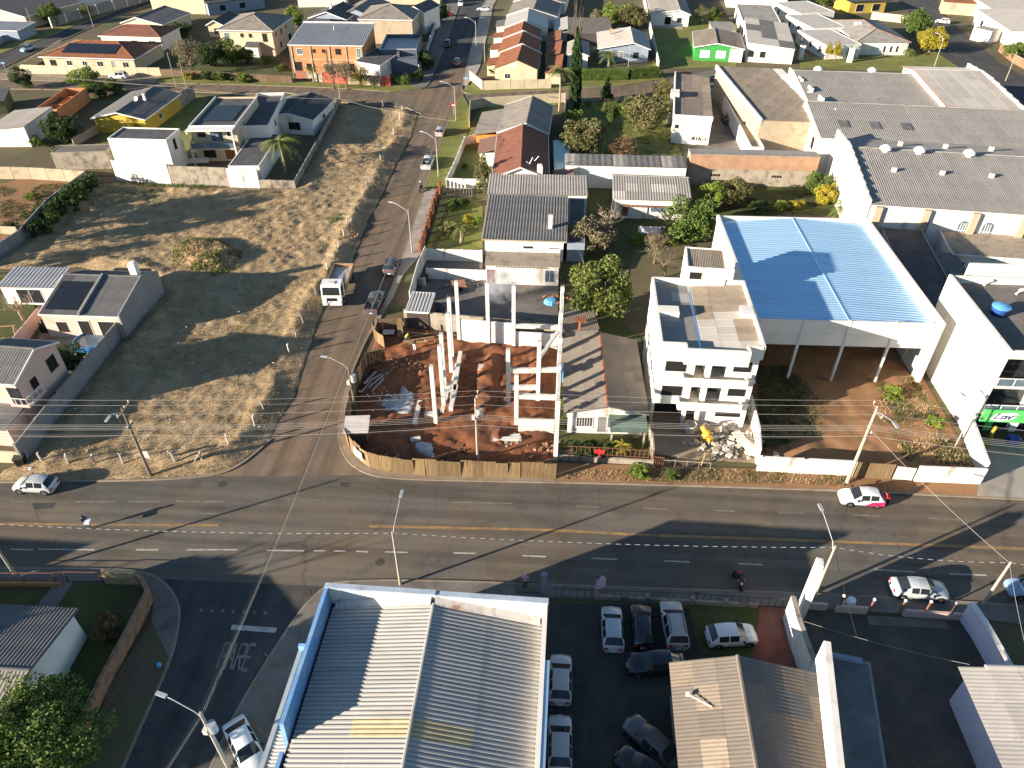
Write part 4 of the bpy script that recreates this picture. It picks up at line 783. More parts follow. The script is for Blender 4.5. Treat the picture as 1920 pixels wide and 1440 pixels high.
# ------------------------------------------------------------------ east of the north street
U = [((930,127),(1011,131),(1012,101),(936,97)), ((936,96),(1011,100),(1013,75),(940,72)), ((940,71),(1012,74),(1015,54),(945,54)), ((944,53),(1020,53),(1036,29),(950,31)), ((950,30),(1038,30),(1060,5),(962,4)), ((962,3),(1055,4),(1075,-22),(975,-24))]
UL = [('pale yellow','first terracotta row house with pale yellow gable wall','tile_terra','wall_cream'),('y','second terracotta row house up from the yellow gable','tile_terra','wall_cream'),('y','third terracotta row house below the white roofed one','tile_terra','wall_mint'),('w','row house with whitewashed gable roof above terracotta ones','metal_white','wall_white'),('g','row house with weathered grey roof above the white roof','tile_grey','wall_white'),('g','topmost row house of the north street with dark grey roof','tile_grey','wall_white')]
for i, (u, (_, lb, rm, wm)) in enumerate(zip(U, UL)):
    t = house('row_house', lb, Q(*u, 3.2), 3.2, 'gy', 1.9, wm, rm, .12, pitch=None, ro=.05); w_, d_, h_ = t['dims']
    mb = MB(); f = [(-w_/2-.1,2.9),(w_/2+.1,2.9),(w_/2+.1,3.35),(.05*w_/2,5.4),(-w_/2-.1,3.35)]
    mb.hexa([(x,d_/2-.12,z) for x, z in f], [(x,d_/2+.1,z) for x, z in f]); part('firewall', mb, 'wall_white', t)
    if i < 4:
        planes(t, [[(-w_/2-2.6,-d_*.15,2.5),(-w_/2-.1,-d_*.15,2.9),(-w_/2-.1,d_*.3,2.9),(-w_/2-2.6,d_*.3,2.5)]], rm if i != 3 else 'fibre_dark', name='porch_roof'); add(t, 'porch', wm if i != 1 else 'wall_white', lambda m: m.box(-w_/2-2.3, -w_/2+.2, -d_*.12, d_*.27, 0, 2.45))
        add(t, 'yard_wing', wm, lambda m: m.box(w_/2+1.8, w_/2+5.2, -d_/2+.3, d_/2-.1, 0, 2.3)); planes(t, [[(w_/2+1.6,-d_/2+.2,2.3),(w_/2+5.4,-d_/2+.2,3.3),(w_/2+5.4,d_/2-.08,3.3),(w_/2+1.6,d_/2-.08,2.3)]], rm if i != 3 else 'metal_white', name='wing_roof')
    if i == 0: window(t, 'f', w_-.24, d_-.24, .3, 1.5, 1.2, 1.0); add(t, 'gable_vent', 'wall_mint', lambda m: m.poly([(-2,-d_/2+.1,3.6),(0.3,-d_/2+.1,3.6),(.2,-d_/2+.1,4.6)]))
blockwall('front_wall', 'long pale yellow wall in front of first terracotta row house', [(882,150),(905,169),(1032,166)], 2.1, .16, 'wall_cream')
house('carport', 'long brown corrugated carport behind the cypress', Q((1064,62),(1146,63),(1146,36),(1064,36),3.0), 3.0, 'shed_f', .4, 'fence_iron', 'fibre_brown', .3, pitch=.3, amp=.05, cat='carport')
house('cottage', 'small white cottage with grey gable beside the tall cypress', Q((1062,104),(1105,105),(1104,80),(1064,79),2.9), 2.9, 'gy', 1.0, 'wall_white', 'fibre', .3, trim='frame_white', wins=(('f',.5,1.5,1,1),))
t = house('bungalow', 'grey-roofed bungalow behind two clipped hedges', Q((1120,90),(1220,94),(1212,61),(1120,62),3.1), 3.1, 'gy', 1.5, 'wall_bluegrey', 'fibre_new', .5, ro=.33, trim='frame_white', sheets=((3,4),(3,3)), wins=(('f',.75,1.6,1.2,1.2,DK),('f',.45,1.3,1,2.1,DOORG),('f',.2,1.6,1.6,1.2))); chimney(t, -3, 3.5, 3.3, 5.0, .5, 'brick_orange'); aerial(t, -1, 3, 4.2)
wall_run('party_wall', 'tall white dividing wall beside the big shaded lawn', [(1234,131),(1226,95),(1214,40),(1206,0)], 2.2, .16, 'wall_white')
t = house('bungalow', 'white bungalow with open terrace above the shaded lawn', Q((1217,27),(1290,27),(1282,-20),(1212,-20),3.2), 3.2, 'gy', 1.2, 'wall_white', 'fibre', .4, ro=.45, trim='frame_white', sheets=((3,3),(2,3)), wins=(('f',.45,1.5,1.6,1.8,DK),('f',.75,1.7,1.2,1.0,DK)))
w_, d_, h_ = t['dims']; add(t, 'terrace', 'concrete', lambda m: m.box(-w_/2, w_/2-2, -d_/2-2.5, -d_/2+.4, 0, .15))
t = house('bungalow', 'bright green bungalow with two white windows', Q((1301,88),(1400,93),(1386,63),(1298,59),3.2), 3.2, 'gy', 1.1, 'wall_green', 'fibre_brown', .35, ro=-.1, trim='frame_white', sheets=((3,3),(3,3)), wins=(('f',.22,1.7,2.2,1.5,dict(pane='sign_white')),('f',.55,1.7,2.2,1.5,dict(pane='sign_white'))))
w_, d_, h_ = t['dims']; add(t, 'garage', 'wall_white', lambda m: m.box(w_*.22, w_/2-.33, -d_/2+.3, d_/2-.34, 0, 3.1)); add(t, 'garage_door', 'frame_white', lambda m: [m.box(w_*.24, w_/2-.4, -d_/2+.24, -d_/2+.3, .2+.45*i, .5+.45*i) for i in range(6)])
house('lean_to', 'flat grey lean-to behind bright green bungalow', Q((1335,56),(1382,57),(1372,42),(1330,42),2.6), 2.6, 'shed_f', .2, 'wall_old', 'fibre', .2, cat='lean-to')
house('white_hall', 'white single-storey building with dark roof beside green bungalow', Q((1412,84),(1500,96),(1470,44),(1384,38),3.6), 3.6, 'shed_r', .9, 'wall_white', 'fibre_new', .15, sheets=((4,3),), alt=[[('fibre_dark', .45)]], wins=(('f',.1,1.9,1.2,1.2,DK),('f',.35,1.9,1.2,1.2,DK)), cat='building')
house('white_hall', 'white building with square grey roof at top beyond dark roof', Q((1390,39),(1461,41),(1450,8),(1384,8),3.6), 3.6, 'flat', 0, 'wall_white', 'fibre', par=.15, cat='building')
house('white_hall', 'low white building with two tone roof at the top edge', QF((1360,14),(1475,18), 9, 0), 3.2, 'shed_f', .7, 'wall_white', 'fibre', .3, cat='building')
for i, (u, lb) in enumerate((([(1543,90),(1592,80),(1563,48),(1519,60)],'lowest stepped section of long white school-like building'),([(1519,59),(1563,47),(1541,21),(1496,30)],'middle stepped section of long white school-like building'),([(1496,29),(1541,20),(1520,-4),(1475,8)],'top stepped section of long white school-like building'))):
    house('long_building', lb, Q(*u, 3.3+i*.25), 3.3+i*.25, 'flat', 0, 'wall_white', 'fibre_new', par=.12, cat='building', wins=(('l',.2,1.8,.7,1.3,DK),('l',.5,1.8,.7,1.3,DK),('l',.8,1.8,.7,1.3,DK),)+((('f',.75,1.4,2.4,2.4,dict(DOORG)),) if i == 0 else ()))
t = house('hip_house', 'white house with sprawling grey hip roof and roof tanks', Q((1600,82),(1692,76),(1655,36),(1568,40),3.2), 3.2, 'hip', 1.6, 'wall_white', 'fibre', .4, cap='tile_red', wins=(('f',.55,1.5,.35,1.2,DK),('f',.68,1.5,.35,1.2,DK),('f',.8,1.5,.35,1.2,DK)))
for x in (-2.6, -1.6): add(t, 'roof_tank', 'sign_white', lambda m: m.lathe((x, 2.5, 4.0), [(.0,0),(.5,0),(.55,.5),(.35,.75),(0,.8)], 12))
add(t, 'garage', 'wall_white', lambda m: m.box(-5.6, -.6, -9.5, -5.2, 0, 2.9)); add(t, 'garage_door', 'door_grey', lambda m: m.box(-5.0, -2.2, -9.56, -9.45, 0, 2.4))
house('dark_hall', 'dark flat-roofed building with yellow posts at top right', QF((1588,27),(1662,24), 10, 0), 3.4, 'shed_f', .2, 'wall_yellow', 'fibre_black', .6, cat='building', wins=(('f',.3,1.5,2.5,2,VOID),('f',.75,1.5,2.5,2,VOID)))
wall_run('garden_wall', 'cream garden wall behind the grey hip roof', [(1632,36),(1668,40),(1705,44)], 2.0, .18, 'wall_cream')
house('shop', 'long white shop building with pale grey roof at far right corner', Q((1850,30),(1960,20),(1940,-25),(1835,-12),4.0), 4.0, 'shed_f', .8, 'wall_white', 'fibre_new', .3, cat='building', wins=(('l',.2,2,1,1.2,DK),('l',.5,2,1,1.2,DK)))
house('shop', 'white house with pale corrugated roof by the east street', Q((1882,60),(1985,56),(1950,18),(1855,28),3.6), 3.6, 'shed_f', .8, 'wall_white', 'fibre_new', .3, cat='building', wins=(('l',.25,1.8,1.2,1.2,DK),('l',.65,1.8,1.2,1.2,DK)))
house('kiosk', 'small white cube kiosk on the east street', QF((1818,74),(1852,82), 5, 0), 3.0, 'flat', 0, 'wall_white', 'concrete', par=.15, cat='kiosk')
house('shop', 'low beige shop with orange tiled canopy at top right street', QF((1762,26),(1845,32), 8, 0), 3.4, 'shed_f', .8, 'wall_beige', 'tile_terra', .3, pitch=None, cat='building')
wall_run('street_wall', 'red-brown street wall below round tree at far right', [(1872,96),(1900,118),(1960,150)], 1.8, .2, 'brick_wall', cap='wall_beige')
for x, y, lb in ((1500,112,'white gate pillar with meter box left of yellow conifers'),(1592,117,'leaning white gate pillar by grey garage door')):
    c = G(x, y); m = MB(); m.obox((0,0,0), (1.1,.8,3.2), .1, 0); m.obox((0,0,0), (1.25,.95,.15), .1, 3.2); solo('gate_pillar', m, 'wall_white', lb, 'pillar', loc=c)
# ------------------------------------------------------------------ halls and warehouses on the right
t = house('shed_hall', 'pale flat-pitched hall with white saw-tooth roof lights', Q((1414,238),(1528,222),(1452,126),(1358,130),6.0), 6.0, 'shed_r', .5, 'wall_beige', 'fibre_tan', .1, pitch=.25, sheets=((8,4),), cat='warehouse'); w_, d_, h_ = t['dims']
for i in range(5):
    y = -d_/2+2.2+i*(d_-4)/5; mb = MB(); mb.hexa([(w_/2+.02,y,6.0),(w_/2+2.4,y,6.0),(w_/2+2.4,y+.3,6.0),(w_/2+.02,y+.3,6.0)], [(w_/2+.02,y,6.0),(w_/2+2.4,y,7.6),(w_/2+2.4,y+.3,7.6),(w_/2+.02,y+.3,6.0)]); mb.box(w_/2+2.2, w_/2+2.45, y+.3, y+2.6, 5.9, 7.55); part('roof_fin', mb, 'wall_white', t)
add(t, 'side_block', 'wall_white', lambda m: m.box(w_/2-.02, w_/2+2.5, -d_/2+.2, d_/2-.2, 0, 5.95)); add(t, 'edge_parapet', 'wall_white', lambda m: m.box(-w_/2-.15, -w_/2+.25, -d_/2, d_/2, 5.9, 6.8))
t = house('canopy_strip', 'long low canopy with white edge along the saw-tooth hall', Q((1404,279),(1424,272),(1372,156),(1352,157),3.2), 3.2, 'flat', 0, 'wall_white', 'wall_beige', par=.5, cat='canopy')
t = house('workshop', 'white workshop with patched brown sheet roof and scribbled end wall', Q((1273,218),(1349,231),(1319,147),(1257,139),4.8), 4.8, 'shed_r', .6, 'wall_white', 'fibre_brown', .1, sheets=((5,4),), cat='workshop', alt=[[('fibre_tan', .3)]], wins=(('f',.1,3.3,.6,.5,DK),)); w_, d_, h_ = t['dims']
add(t, 'roof_box', 'wall_white', lambda m: m.box(-w_/2-.8, -w_/2+.9, -d_*.12, -d_*.02, 0, 6.2)); add(t, 'parapet', 'wall_white', lambda m: [m.box(-w_/2-.12, w_/2, -d_/2-.1, -d_/2+.12, 4.6, 5.5), m.box(-w_/2-.12, -w_/2+.1, -d_/2+.12, d_/2, 4.6, 5.7)])
gm = MB(); rg_ = random.Random(4); x = w_*.02
for i in range(7):
    p = [(x+i*.42+rg_.uniform(-.05,.3), -d_/2+.045, .8+rg_.uniform(0,.9)) for _ in range(5)]; gm.tube(p, .045, 4)
part('graffiti', gm, 'plastic_black', t)
t = house('long_store', 'long low store with orange painted band on concrete base', Q((1291,291),(1541,296),(1527,284),(1294,278),5.2), 5.2, 'shed_b', .25, 'wall_old', 'fibre', .06, sheets=((14,1),), cat='store'); w_, d_, h_ = t['dims']
add(t, 'painted_band', 'peach', lambda m: m.box(-w_/2+.05, w_/2-.05, -d_/2-.02, -d_/2+.08, 2.9, 5.25))
for x in (-.28*w_, .2*w_): add(t, 'vent_grille', 'dark_void', lambda m: [m.box(x-.8+i*.42, x-.8+i*.42+.3, -d_/2+.02, -d_/2+.12, 1.6, 2.0) for i in range(4)])
t = house('long_store', 'long white store with striped grey sheet roof behind small gardens', Q((1058,310),(1288,314),(1284,298),(1060,292),4.0), 4.0, 'shed_f', .4, 'wall_white', 'fibre_dark', .1, pitch=.9, amp=.06, sheets=((10,1),), cat='store', alt=[[('fibre', .35)]])
t = house('hall', 'upper grey corrugated hall with ventilator domes behind white parapet', Q((1517,200),(1765,201),(1736,140),(1486,137),6.5), 6.5, 'gx', 1.0, 'wall_white', 'fibre', .1, ro=.75, pitch=.35, amp=.06, sheets=((10,4),(10,1)), cat='warehouse'); w_, d_, h_ = t['dims']
for x, y in ((-.3*w_,.42*d_),(.12*w_,.44*d_)): add(t, 'ventilator', 'sign_white', lambda m: m.lathe((x,y,7.2), [(.5,-.2),(.5,.3),(.95,.35),(.8,.7),(.3,1.0),(0,1.05)], 12))
t = house('hall', 'middle grey corrugated hall with three dark roof patches', Q((1533,262),(1960,274),(1935,205),(1516,201),6.5), 6.5, 'gx', 1.2, 'wall_white', 'fibre', .1, ro=.7, pitch=.35, amp=.06, sheets=((16,4),(16,1)), cat='warehouse', wins=(('l',.75,4,1.6,1.8,DK),)); w_, d_, h_ = t['dims']
for x in (-.4,-.265,-.13): m = MB(); z0, z1 = 6.66+1.2*.28, 6.66+1.2*.47; m.hexa([(x*w_,-.26*d_,z0),(x*w_+1.7,-.26*d_,z0),(x*w_+1.7,-.1*d_,z1),(x*w_,-.1*d_,z1)], [(x*w_,-.26*d_,z0+.03),(x*w_+1.7,-.26*d_,z0+.03),(x*w_+1.7,-.1*d_,z1+.03),(x*w_,-.1*d_,z1+.03)]); part('roof_patch', m, 'fibre_dark', t)
t = house('hall', 'far hall with low hipped grey roof and white stepped side wall', Q((1772,203),(1905,204),(1815,125),(1700,127),7.6), 7.6, 'gx', 1.2, 'wall_white', 'fibre_new', .3, ro=.5, pitch=.35, amp=.06, sheets=((6,4),(6,1)), trim='tile_terra', cat='warehouse'); w_, d_, h_ = t['dims']
for i in range(9): add(t, 'stepped_parapet', 'wall_white', lambda m: m.box(w_/2+.02, w_/2+.5, -d_/2+i*d_/9+.02, -d_/2+(i+1)*d_/9-.02, 0, 8.0+1.0*(1-abs(i-5.5)/6)))
t = house('church_hall', 'big church hall with arched windows and stepped white gable', Q((1648,390),(2010,402),(1985,272),(1566,268),7.2), 7.2, 'gx', 1.6, 'wall_white', 'fibre', .12, ro=.35, pitch=.35, amp=.06, sheets=((16,4),(16,2)), cat='church'); w_, d_, h_ = t['dims']
for i in range(11):
    y0 = -d_/2+i*d_/11; ym = (y0+d_/22); zz = 7.5+1.6*(1-abs(ym-.17*d_)/(.67*d_))+.25
    add(t, 'stepped_gable', 'wall_white', lambda m: m.box(-w_/2-.45, -w_/2-.02, y0+.015, y0+d_/11-.015, 0, zz))
for i in range(6):
    x = -w_/2+1.2+i*6.4
    add(t, 'pilaster', 'wall_beige', lambda m: m.box(x-.45, x+.45, -d_/2-.45, -d_/2+.13, 0, 7.0))
def arch(t, x, z0, wd, hh):
    m = MB(); n = 8; pts = [(x-wd/2,z0),(x+wd/2,z0),(x+wd/2,z0+hh)]+[(x+wd/2*math.cos(math.pi*k/n), z0+hh+wd/2*math.sin(math.pi*k/n)) for k in range(1, n)]+[(x-wd/2,z0+hh)]
    m.hexa([(a,-d_/2+.09,b) for a, b in pts][::-1], [(a,-d_/2+.02,b) for a, b in pts][::-1]); o = part('arched_window', m, 'glass_blue', t)
    g2 = MB()
    for k in range(1, 4): g2.box(x-wd/2+k*wd/4-.03, x-wd/2+k*wd/4+.03, -d_/2-.03, -d_/2+.04, z0, z0+hh+wd*.3)
    for k in range(1, 4): g2.box(x-wd/2, x+wd/2, -d_/2-.035, -d_/2+.035, z0+k*hh/4-.03, z0+k*hh/4+.03)
    part('glazing_bar', g2, 'frame_white', o)
for x in (7.8, 13.0, 16.2, 21.5): arch(t, -w_/2+x, 2.0, 1.3, 3.0)
for k, x in enumerate((.18, .36, .62)): add(t, 'ventilator', 'sign_white', lambda m: m.lathe((-w_/2+x*w_*.9, .14*d_, 8.8), [(.45,-.3),(.45,.3),(.9,.35),(.8,.7),(.3,1.0),(0,1.05)], 12))
for k in range(8): add(t, 'roof_vent', 'sheet_pale', lambda m: m.box(-w_/2+5+k*3.4-.3, -w_/2+5+k*3.4+.3, (.3 if k % 2 else -.12)*d_, (.3 if k % 2 else -.12)*d_+.5, 8.0, 8.9 if k % 2 else 8.75))
house('low_block', 'low dark flat roof between blue warehouse and church hall', Q((1742,590),(1800,598),(1745,430),(1642,428),4.0), 4.0, 'flat', 0, 'wall_grey', 'fibre_black', par=.15, cat='building')
house('low_block', 'dark grey sheet roof strip in shade right of the blue roof', Q((1770,560),(1845,565),(1790,478),(1735,478),3.2), 3.2, 'shed_f', .4, 'wall_grey', 'fibre_dark', .1, cat='building', sheets=((2,3),))
t = house('low_block', 'low house with plain concrete roof under the arched church windows', Q((1787,480),(1960,486),(1945,442),(1762,436),3.6), 3.6, 'shed_f', .4, 'wall_white', 'concrete_roof', .25, pitch=None, trim='frame_white', cat='house', wins=(('f',.1,1.7,.9,1.2,DK),('f',.28,1.5,1.1,1.6,DK),('f',.62,1.7,1.5,1,DK)))
# ------------------------------------------------------------------ houses east of the side street
t = house('tile_house', 'house with grey-brown tile roof at the cross street corner', Q((935,248),(1030,252),(1037,200),(945,195),3.3), 3.3, 'gy', 1.9, 'wall_white', 'tile_grey', .4, pitch=None, trim='frame_white', ro=.12); w_, d_, h_ = t['dims']
planes(t, [[(-w_/2-4.5,-d_/2+.5,2.5),(-w_/2+1.2,-d_/2+.5,3.55),(-w_/2+1.2,d_/2-2.5,3.55),(-w_/2-4.5,d_/2-2.5,2.5)]], 'tile_grey', name='wing_roof'); add(t, 'wing', 'orange_paint', lambda m: m.box(-w_/2-4.0, -w_/2+.45, -d_/2+.9, d_/2-3, 0, 2.45))
t = house('tile_house', 'house with red-brown tile roof and wing behind dark conifer', Q((930,334),(1026,336),(1032,253),(925,250),3.3), 3.3, 'gy', 1.9, 'wall_white', 'tile_red', .4, pitch=None, trim='frame_white', ro=.0); w_, d_, h_ = t['dims']
planes(t, [[(-w_/2-3.2,d_/2-7.5,2.5),(-w_/2+1.2,d_/2-7.5,3.55),(-w_/2+1.2,d_/2-.6,3.55),(-w_/2-3.2,d_/2-.6,2.5)], [(w_/2+.6,-d_/2,2.7),(w_/2+4.0,-d_/2,3.4),(w_/2+4.0,-d_/2+5,3.4),(w_/2+.6,-d_/2+5,2.7)]], 'tile_brown', name='wing_roof'); add(t, 'wing', 'wall_white', lambda m: m.box(-w_/2-2.8, -w_/2+.45, d_/2-7.1, d_/2-1, 0, 2.45)); add(t, 'side_store', 'wall_mint', lambda m: m.box(w_/2+.9, w_/2+3.8, -d_/2+.3, d_/2-1, 0, 2.6)); chimney(t, w_/2-1.6, -d_/2+.8, 3.4, 5.2, .9)
m = MB(); m.tube([(0,0,0),(.5,0,-.4),(1.0,0,.7),(1.3,0,.1),(2.0,0,.9)], .06, 5); o = part('weather_vane', m, 'sign_white', t); o.location = (w_/2-3.8, -d_/2+2, 5.4)
blockwall('garden_wall', 'white garden wall with railing left of the dark conifer', [(838,352),(856,312),(872,272),(905,266)], 1.7, .14, 'wall_white', panel=2.4)
wall_run('garden_wall', 'cream wall with steps along the cross street corner house', [(880,240),(882,206),(905,201),(985,196),(1060,192)], 2.0, .16, 'wall_cream')
wall_run('garden_wall', 'white wall strip before the narrow striped-roof house', [(838,352),(915,354)], 1.7, .14, 'wall_white')
wall_run('side_wall', 'dark side wall right of the red-brown tile house', [(1060,192),(1058,300)], 2.4, .14, 'wall_grey')
house('narrow_house', 'narrow house with pale striped sheet roof above the dark one', Q((914,364),(1103,366),(1101,338),(918,333),3.3), 3.3, 'shed_f', .7, 'wall_white', 'fibre', .2, pitch=.42, amp=.07, sheets=((6,2),), wins=(('f',.3,2.5,.7,.4,DK),('f',.58,2.5,.7,.4,DK)))
t = house('striped_house', 'white house with big dark corrugated roof and white chimney', Q((903,449),(1061,453),(1065,371),(920,367),3.4), 3.4, 'gx', 1.5, 'wall_white', 'fibre_dark', .4, ro=.6, pitch=.42, amp=.075, sheets=((7,5),(7,2)), trim='wall_beige', wins=(('f',.55,1.6,1.2,1.3,DK),('f',.88,1.5,1.3,1.4,dict(pane='glass_blue')),('f',.08,.7,1.0,.5,dict(frame='frame_white',pane='sign_white',bars=0)))); w_, d_, h_ = t['dims']
chimney(t, w_*.3, -d_*.28, 3.8, 5.6, .55)
house('lean_to', 'grey flat lean-to at right end of big dark corrugated roof', Q((1064,455),(1096,456),(1098,373),(1067,372),3.0), 3.0, 'flat', 0, 'wall_bluegrey', 'fibre_charcoal', par=.1, cat='lean-to')
t = house('outbuilding', 'low white outbuilding with stained concrete roof at work yard', Q((910,497),(1049,501),(1051,478),(911,474),3.0), 3.0, 'shed_f', .35, 'wall_white', 'concrete_roof', .15, pitch=None, cat='outbuilding', wins=(('f',.07,1.2,1.1,2.2,DOOR),('f',.88,1.5,1.2,1.8,dict(pane='glass_blue')))); w_, d_, h_ = t['dims']
add(t, 'back_parapet', 'wall_white', lambda m: m.box(-w_/2, w_/2, d_/2-.1, d_/2+.12, 2.8, 3.8)); add(t, 'rafter_end', 'wood', lambda m: [m.box(-w_*.35+i*.5, -w_*.35+i*.5+.14, -d_/2-.1, -d_/2+.2, 2.72, 2.84) for i in range(14)])
blockwall('yard_wall', 'white yard wall below the palm garden', [(797,488),(903,491)], 1.9, .14, 'wall_white'); wall_run('yard_wall', 'second white wall behind the parked trailer', [(800,523),(915,527)], 1.7, .14, 'wall_white'); wall_run('yard_wall', 'tall slanting white gate wall at street side of work yard', [(770,575),(785,520),(799,488)], 2.3, .12, 'wall_white')
t = house('carport', 'white ribbed metal carport roof at the work yard gate', Q((757,584),(806,586),(814,552),(776,550),2.7), 2.7, 'shed_f', .2, 'fence_iron', 'metal_white', .12, prof='trap', pitch=.4, amp=.05, sheets=((1,1),), trim='frame_white', cat='carport')
t = blockwall('yard_wall', 'weathered white wall with rust stains behind building site', [(762,613),(840,621),(917,628),(1000,637),(1047,642)], 2.6, .2, 'wall_old', panel=4.2)
house('metal_house', 'white house with grey ribbed roof and long brown porch', Q((1150,374),(1291,377),(1293,330),(1146,328),3.3), 3.3, 'gx', 1.0, 'wall_white', 'fibre', .3, ro=.4, pitch=.42, amp=.07, sheets=((6,3),(6,2)), wins=(('f',.58,1.8,2.0,1.1,dict(pane='glass_blue')),('f',.15,1.4,1,2,DOOR)), alt=[[('fibre_new', .2)], []])
c = QF((1160,412),(1250,415), 2.4, 0); t = thing('porch', 'long brown timber porch roof before the grey ribbed house', 'porch', (c[0],c[1],0), c[4]); add(t, 'porch_roof', 'tile_brown', lambda m: m.box(-c[2]/2, c[2]/2, -1.2, 1.2, 2.2, 2.32)); [add(t, 'post', 'wood', lambda m: m.box(x-.06, x+.06, -1.1, -.98, 0, 2.2)) for x in (-c[2]/2+.2, 0, c[2]/2-.2)]
# neighbour of the building site
t = house('bungalow', 'weathered bungalow with wide grey roof beside the building site', Q((1060,770),(1213,783),(1196,632),(1052,640),3.1), 3.1, 'gy', 1.0, 'wall_white', 'fibre_brown', .45, pitch=.2, amp=.03, sheets=((8,4),(8,4)), cap='tile_terra', wins=(('f',.22,1.6,1.6,1.2,dict(pane='dark_void',bars=5)),('f',.46,1.3,.9,2.1,DOORG),('f',.6,1.6,1.0,1.4,dict(pane='glass_blue')))); w_, d_, h_ = t['dims']
planes(t, [[(.3,-d_/2-1.8,2.35),(w_/2-.2,-d_/2-1.8,2.35),(w_/2-.2,-d_/2+.5,2.7),(.3,-d_/2+.5,2.7)]], 'porch_green', name='porch_roof'); [add(t, 'porch_post', 'pole_concrete', lambda m: m.box(x-.07, x+.07, -d_/2-1.7, -d_/2-1.56, 0, 2.3)) for x in (.5, w_/2-.5)]
house('shed', 'dark little shed behind the weathered bungalow', Q((1054,624),(1122,614),(1112,580),(1053,588),2.5), 2.5, 'shed_f', .3, 'wall_grey', 'fibre_brown', .15, cat='shed')
m = MB(); m.cyl((0,0), .16, 3.5, 5.0, 8); m.box(-.7,.7,-.5,.5,5.0,5.1); p = G(1087,620,3.5); solo('chimney_stack', m, 'tile_terra', 'terracotta flue with flat stone hat on the weathered bungalow', 'chimney', loc=(p.x, p.y, 0))
# low front wall, railing, red plaque, gate
blockwall('front_wall', 'low stained front wall under the bungalow railing', [(1046,862),(1130,866),(1222,872)], .7, .22, 'wall_old', panel=4)
def rail(name, label, px, h, gap, mat, pr=.018, z=0., cat='fence', rails=(0.1,.95), group=None):
    P = GG(px); c = P[0]; t = thing(name, label, cat, (c.x, c.y, z), 0, group)
    for p, q in zip(P, P[1:]):
        d = q-p; n = max(1, round(d.length/gap))
        for r in rails: m = MB(); m.beam(p-c+Vector((0,0,h*r)), q-c+Vector((0,0,h*r)), .04, .05); part('rail', m, mat, t)
        base = MB(); base.box(-pr, pr, -pr, pr, 0, h); me = base.mesh('picket'); setmat(me, mat)
        for i in range(n+1): o = part('picket', me, mat, t); o.location = p-c+d*(i/n)
    return t
rail('railing', 'thin rust-brown railing on low bungalow wall', [(1046,858),(1130,862),(1222,868)], 1.1, .45, 'fence_rust', .02, .6)
m = MB(); m.box(-.5,.5,-.04,.04,.75,1.2); m.box(-.05,.05,.04,.1,0,1.3); p = G(1122,864); solo('plaque', m, 'sign_red', 'blank red plaque fixed to bungalow railing', 'sign', loc=(p.x, p.y-.15, .45))
rail('gate', 'rusty iron gate between bungalow and apartment yard', [(1224,876),(1242,878)], 1.5, .2, 'fence_rust', .02, 0, 'gate'); rail('fence', 'sagging wire fence before the apartment yard', [(1242,878),(1330,884)], 1.2, 1.2, 'wire', .015, 0)
# ------------------------------------------------------------------ unfinished apartment block
AH = 10.6
rc = Q((1243,647),(1434,660),(1395,526),(1223,523),AH); t = thing('apartment_block', 'unfinished white three-storey apartment block with stepped balconies', 'apartment block', (rc[0],rc[1],0), rc[4]); w, d = rc[2], rc[3]
F = 3.1
def body(m):
    m.box(-w/2, w/2, -d/2+2.6, d/2, 0, AH-.75)
add(t, 'wall', 'wall_white', body)
for s in (1, 2):   # front volumes per storey: left room block, right room block, centre fin
    z0, z1 = F*s+.2, F*(s+1)+(.0 if s == 1 else .0)
    for b in ((-w/2+.02, -w/2+3.6, -d/2+.5, -d/2+2.62), (w/2-3.0, w/2-.02, -d/2+.9, -d/2+2.62), (-.15, .25, -d/2+.2, -d/2+2.62)): m = MB(); m.box(*b, z0, z1+.02); part('front_room', m, 'wall_white', t)
for s in (1, 2):
    m = MB(); z = F*s; m.box(-w/2+.0, w/2, -d/2+.5, -d/2+2.63, z, z+.2); m.box(-w/2+2.4, w/2-1.0, -d/2-.5, -d/2+.5, z, z+.2); part('floor_slab', m, 'wall_white', t)
    m = MB(); m.box(-w/2+2.4, w/2-1.0, -d/2-.5, -d/2-.35, z+.2, z+1.0); m.box(-w/2+2.4, -w/2+2.55, -d/2-.35, -d/2+.5, z+.2, z+1.0); m.box(w/2-1.15, w/2-1.0, -d/2-.35, -d/2+.5, z+.2, z+1.0); part('balcony_parapet', m, 'wall_white', t)
    for x, ww in ((-w/2+1.7, 2.0), (w/2-1.5, 1.7)):
        m = MB(); m.box(x-ww/2, x+ww/2, -d/2+.44 if x < 0 else -d/2+.84, -d/2+.56 if x < 0 else -d/2+.96, z+1.1, z+2.3); part('window_opening', m, 'dark_void', t)
    for x, ww in ((-w/2+4.6, 1.6), (1.4, 1.5), (w/2-4.0, 1.3)):
        m = MB(); m.box(x-ww/2, x+ww/2, -d/2+2.54, -d/2+2.66, z+.22, z+2.3); part('doorway', m, 'concrete_dark' if x < 0 else 'door_grey', t)
for x in (-w/2+3.4, -.1, w/2-.3): m = MB(); m.box(x-.2, x+.2, -d/2+.6, -d/2+1.0, 0, F); part('pier', m, 'wall_white', t)   # ground floor piers and openings
m = MB(); m.box(-.1, w/2-.1, -d/2+1.01, -d/2+2.65, 0, F); part('ground_floor', m, 'wall_white', t); m = MB(); m.box(-w/2, -w/2+.25, -d/2+.6, -d/2+2.65, 0, F); part('side_wall', m, 'wall_white', t)
for x, ww, z0, z1 in ((-w/2+1.8, 2.8, .1, 2.7), (-w/2+5.0, 2.4, .1, 2.6)):
    m = MB(); m.box(x-ww/2, x+ww/2, -d/2+2.55, -d/2+2.66, z0, z1); part('doorway', m, 'dark_void', t)
m = MB(); m.box(1.8, 4.6, -d/2+.96, -d/2+1.06, 1.3, 2.4); part('window_opening', m, 'dark_void', t)
